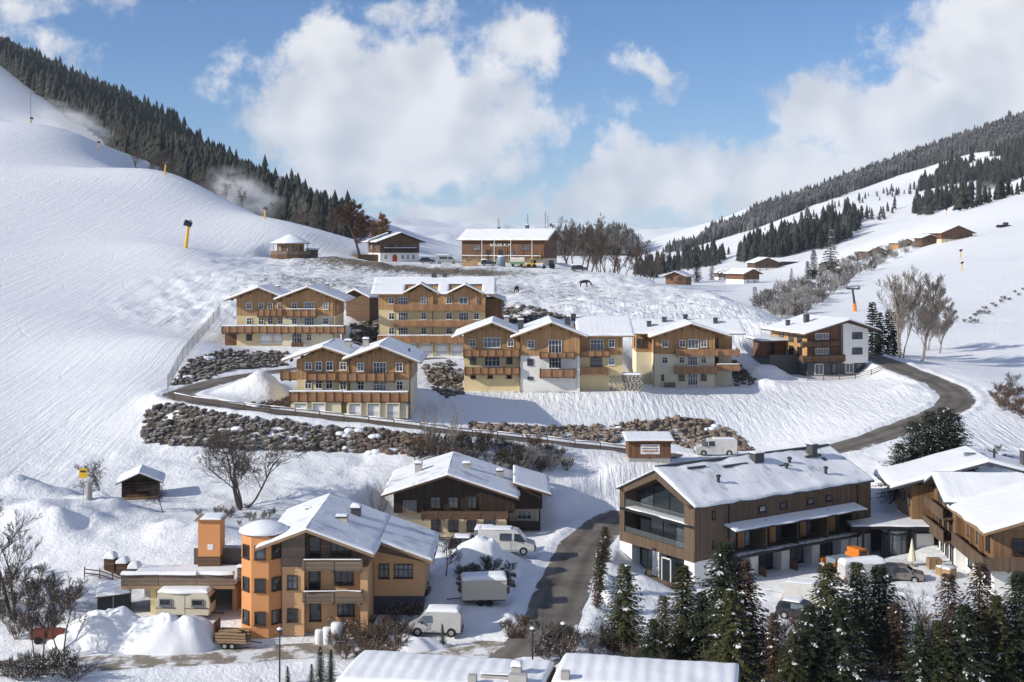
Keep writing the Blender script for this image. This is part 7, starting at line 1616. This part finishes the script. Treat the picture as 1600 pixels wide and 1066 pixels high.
shrubs([(610, 935), (665, 925), (668, 965), (615, 972)], 6, 1.2, 2.0, 'snowy shrub beside the peach annex', 'shrubs by the annex', [('shrub1', 'shrub1', 'snow1'), ('shrub2', None, 'snow2')])
shrubs([(780, 960), (850, 990), (990, 1012), (1010, 1045), (860, 1035), (790, 1000)], 22, 1.0, 2.2, 'brown shrub on the verge between the road and the flat roofs', 'verge shrubs', BR)
shrubs([(1010, 1010), (1250, 990), (1600, 960), (1600, 1064), (1150, 1064), (1020, 1050)], 60, 1.0, 2.6, 'brown undergrowth shrub beneath the foreground spruces', 'undergrowth beneath the spruces', BR)
shrubs([(0, 890), (90, 900), (110, 960), (100, 1000), (0, 1000)], 14, 1.2, 2.6, 'grey-brown bush beneath the bare trees by the lane', 'bushes by the lane', [('shrub1', None, 'snow1'), ('shrub2', None, 'snow2')]); shrubs([(0, 1050), (110, 1040), (120, 1064), (0, 1064)], 9, 1.2, 2.2, 'dark bush on the near side of the lane', 'near bushes', [('shrub2', None, 'snow2')])
shrubs([(300, 800), (360, 792), (470, 800), (440, 822), (330, 825)], 12, .6, 1.3, 'low snowy scrub under the big bare spreading tree', 'scrub under the big tree', [('shrub2', None, 'snow2'), ('shrub1', None, 'snow1')])
shrubs([(1548, 618), (1600, 612), (1600, 655), (1560, 640)], 12, 1.4, 2.2, 'rust-brown hedge bush at the picture edge', 'rust-brown hedge', [('shrub1', 'shrub1', None)], 'hedge_bush'); shrubs([(1500, 720), (1560, 705), (1590, 730), (1520, 742)], 9, .8, 1.6, 'low scrub on the combed bank behind the old hotel', 'scrub behind the old hotel', BR)
shrubs([(1180, 478), (1235, 448), (1300, 412), (1370, 398), (1420, 384), (1436, 388), (1400, 404), (1330, 444), (1280, 478), (1245, 500), (1215, 500)], 120, 2.2, 5.0, 'grey frosted bush in the gully below the open slope', 'bushes in the gully', [('frost', None, 'frost'), ('shrub2', None, 'snow2'), ('frost', None, None)], 'gully_bush')
shrubs([(1505, 505), (1560, 470), (1600, 448), (1600, 458), (1520, 508)], 16, .8, 1.4, 'small bush in the hedge line crossing the open slope', 'slope hedge line', [('shrub2', None, 'snow2')])

# ---------------------------------------------------------------- the woods
def far_tree(seed, k=6, tiers=4):
    rg = np.random.default_rng(seed); V = []; F = []
    for t in range(tiers):
        z0 = .06 + .9 * t / tiers; z1 = min(1.0, z0 + .42); r = .20 * (1 - t / tiers) ** .8 + .02; i = len(V); a0 = rg.uniform(0, 6)
        V.append((0, 0, z1))
        for j in range(2 * k): a = a0 + 6.283 * j / (2 * k); q = r * (1.0 if j % 2 else .55) * rg.uniform(.75, 1.2); V.append((q * math.cos(a), q * math.sin(a), z0 + (0 if j % 2 else .07) + rg.normal(0, .012)))
        for j in range(2 * k): F.append((i, i + 1 + j, i + 1 + (j + 1) % (2 * k)))
    return np.array(V), np.array(F)
FT = [far_tree(50 + i) for i in range(5)]
def wood(name, label, pts, h0, h1, material):
    Vs = []; Fs = []; b = 0
    for p in pts:
        V, F = FT[RNG.integers(5)]; k = RNG.uniform(h0, h1) * (1 + .25 * RNG.normal()) ; k = max(k, h0 * .6); a = RNG.uniform(0, 6.28); c, s = math.cos(a), math.sin(a); w = RNG.uniform(.85, 1.2)
        W = np.stack([(V[:, 0] * c - V[:, 1] * s) * k * w + p[0], (V[:, 0] * s + V[:, 1] * c) * k * w + p[1], V[:, 2] * k + p[2] - .3], 1); Vs.append(W); Fs.append(F + b); b += len(V)
    o = link(name, np_mesh(name, np.concatenate(Vs), np.concatenate(Fs), material)); tag(o, label, 'forest'); stuff(o); return o
def left_forest():
    uS = [-260, 0, 100, 200, 300, 400, 500, 560]; dS = [1000, 1010, 890, 660, 570, 530, 500, 500]
    pts = []
    for _ in range(15000):
        u = RNG.uniform(-260, 545); d0 = np.interp(u, uS, dS); d = d0 + RNG.random() ** 1.5 * 620; pts.append(((u - 800) * d / FPX, d, u, d - d0))
    pts = np.array(pts); z = Hg(pts[:, 0], pts[:, 1]); near = np.where((pts[:, 3] < 42) & (pts[:, 2] > 20))[0][:235]
    rest = np.setdiff1d(np.arange(len(pts)), near)
    wood('spruce_forest', 'dark spruce forest covering the flank behind the piste', [(pts[i, 0], pts[i, 1], z[i]) for i in rest], 9, 15, 'forest_dark')
    for i in near:
        u = pts[i, 2]; hh = RNG.uniform(7, 13) * np.interp(u, [0, 380, 545], [1.1, 1.0, .8])
        plant('spruce_tree', ('mid1', 'mid2', 'mid1', 'mid3')[i % 4], 'dark spruce in the front rows of the forest behind the piste', (pts[i, 0], pts[i, 1], z[i] - .3), hh / 16, 'front rows of the piste forest', snow=False)
left_forest()
def pix_wood(name, label, poly, n, h0, h1, material, gap=.3, dmin=500):
    U, Vv = poly_pixels(poly, n); p = hit(U, Vv); p = p[~np.isnan(p[:, 0])]; p = p[p[:, 1] > dmin]; p = p[fbm(p[:, 0], p[:, 1], 130, 3) < gap]; wood(name, label, p, h0, h1, material)
pix_wood('crest_forest', 'frosted grey forest along the crest of the far mountainside', [(1000, 404), (1100, 362), (1200, 322), (1300, 289), (1400, 254), (1500, 219), (1600, 186), (1600, 232), (1520, 240), (1400, 276), (1300, 312), (1180, 358), (1080, 388), (1010, 415)], 9500, 8, 12, 'forest_frost', .22)
pix_wood('spruce_stand', 'dark spruce stand slanting across the middle of the far slope', [(1150, 412), (1165, 396), (1240, 372), (1262, 380), (1250, 396), (1180, 412)], 190, 10, 16, 'forest_dark'); pix_wood('spruce_stand', 'dark spruce stand below the bright clearing of the far slope', [(1238, 392), (1250, 372), (1330, 345), (1345, 355), (1330, 372), (1280, 392)], 170, 10, 16, 'forest_dark')
pix_wood('dark_forest', 'dense dark forest above the crest of the open slope', [(1425, 340), (1438, 285), (1500, 258), (1600, 232), (1600, 302), (1500, 331)], 2200, 9, 14, 'forest_dark', .25); pix_wood('scattered_trees', 'scattered frosted trees over the upper clearings of the far slope', [(1180, 362), (1290, 330), (1390, 295), (1490, 268), (1430, 310), (1380, 345), (1300, 350)], 220, 5, 10, 'forest_frost')
pix_wood('valley_trees', 'dark mixed trees where the valley narrows behind the inn', [(985, 436), (1005, 415), (1060, 402), (1140, 398), (1120, 416), (1040, 428), (1010, 440)], 420, 7, 13, 'forest_dark'); pix_wood('valley_trees', 'hazy wooded slope at the head of the valley', [(868, 404), (880, 378), (905, 366), (945, 374), (990, 392), (1014, 408), (960, 418), (890, 416)], 2600, 22, 34, 'forest_frost', 9, 1300)
# ---------------------------------------------------------------- drifting mist of the snow guns, and the valley air
def mist(u, v, d, ra, rb, rc, dens, lab, tilt=0.0):
    p = P(u, v, d); m = MB(); m.lathe((0, 0, 0), [(.25, -.97), (.66, -.75), (.92, -.4), (1, 0), (.92, .4), (.66, .75), (.25, .97)], 16)
    o = m.build('snow_mist', None, None, p); o.scale = (ra, rb, rc); o.rotation_euler = (0, tilt, 0); tag(o, lab, 'mist'); stuff(o)
    mt = bpy.data.materials.new('mist'); mt.use_nodes = True; t = NT(mt.node_tree); t.n.remove(t.n['Principled BSDF']); out = t.n['Material Output']
    tc = t.add('ShaderNodeTexCoord'); V = tc.outputs['Object']; ln = t.add('ShaderNodeVectorMath', operation='LENGTH'); t.l.new(V, ln.inputs[0])
    f = t.ss(ln.outputs['Value'], .95, .15); n = t.noise(V, 2.2, 4, .6, .4); vol = t.add('ShaderNodeVolumePrincipled'); vol.inputs['Color'].default_value = (1, 1, 1, 1); vol.inputs['Anisotropy'].default_value = .0
    t.l.new(t.m('MULTIPLY', t.m('MULTIPLY', f, t.ss(n, .38, .7)), dens), vol.inputs['Density']); t.l.new(vol.outputs[0], out.inputs['Volume']); o.data.materials.append(mt)
mist(375, 300, 480, 18, 20, 10, .2, 'white snow-gun mist drifting before the forest foot', R(25)); mist(415, 318, 470, 9, 16, 8, .08, 'thin snow-gun mist over the pale snow gun')
mist(110, 190, 640, 28, 18, 10, .2, 'plume of made snow streaming at the piste crest', R(22)); mist(1555, 298, 760, 14, 14, 8, .09, 'small plume of made snow at the crest of the open slope')
def haze():
    o = MB().box(-5000, -1700, -40, 5000, 8000, 640).build('haze', None); stuff(o)
    mt = bpy.data.materials.new('haze'); mt.use_nodes = True; t = NT(mt.node_tree); t.n.remove(t.n['Principled BSDF']); vol = t.add('ShaderNodeVolumePrincipled')
    vol.inputs['Color'].default_value = (.80, .88, 1.0, 1); vol.inputs['Density'].default_value = HAZE; vol.inputs['Anisotropy'].default_value = .1; t.l.new(vol.outputs[0], t.n['Material Output'].inputs['Volume']); o.data.materials.append(mt)
HAZE = 4.5e-5
haze()
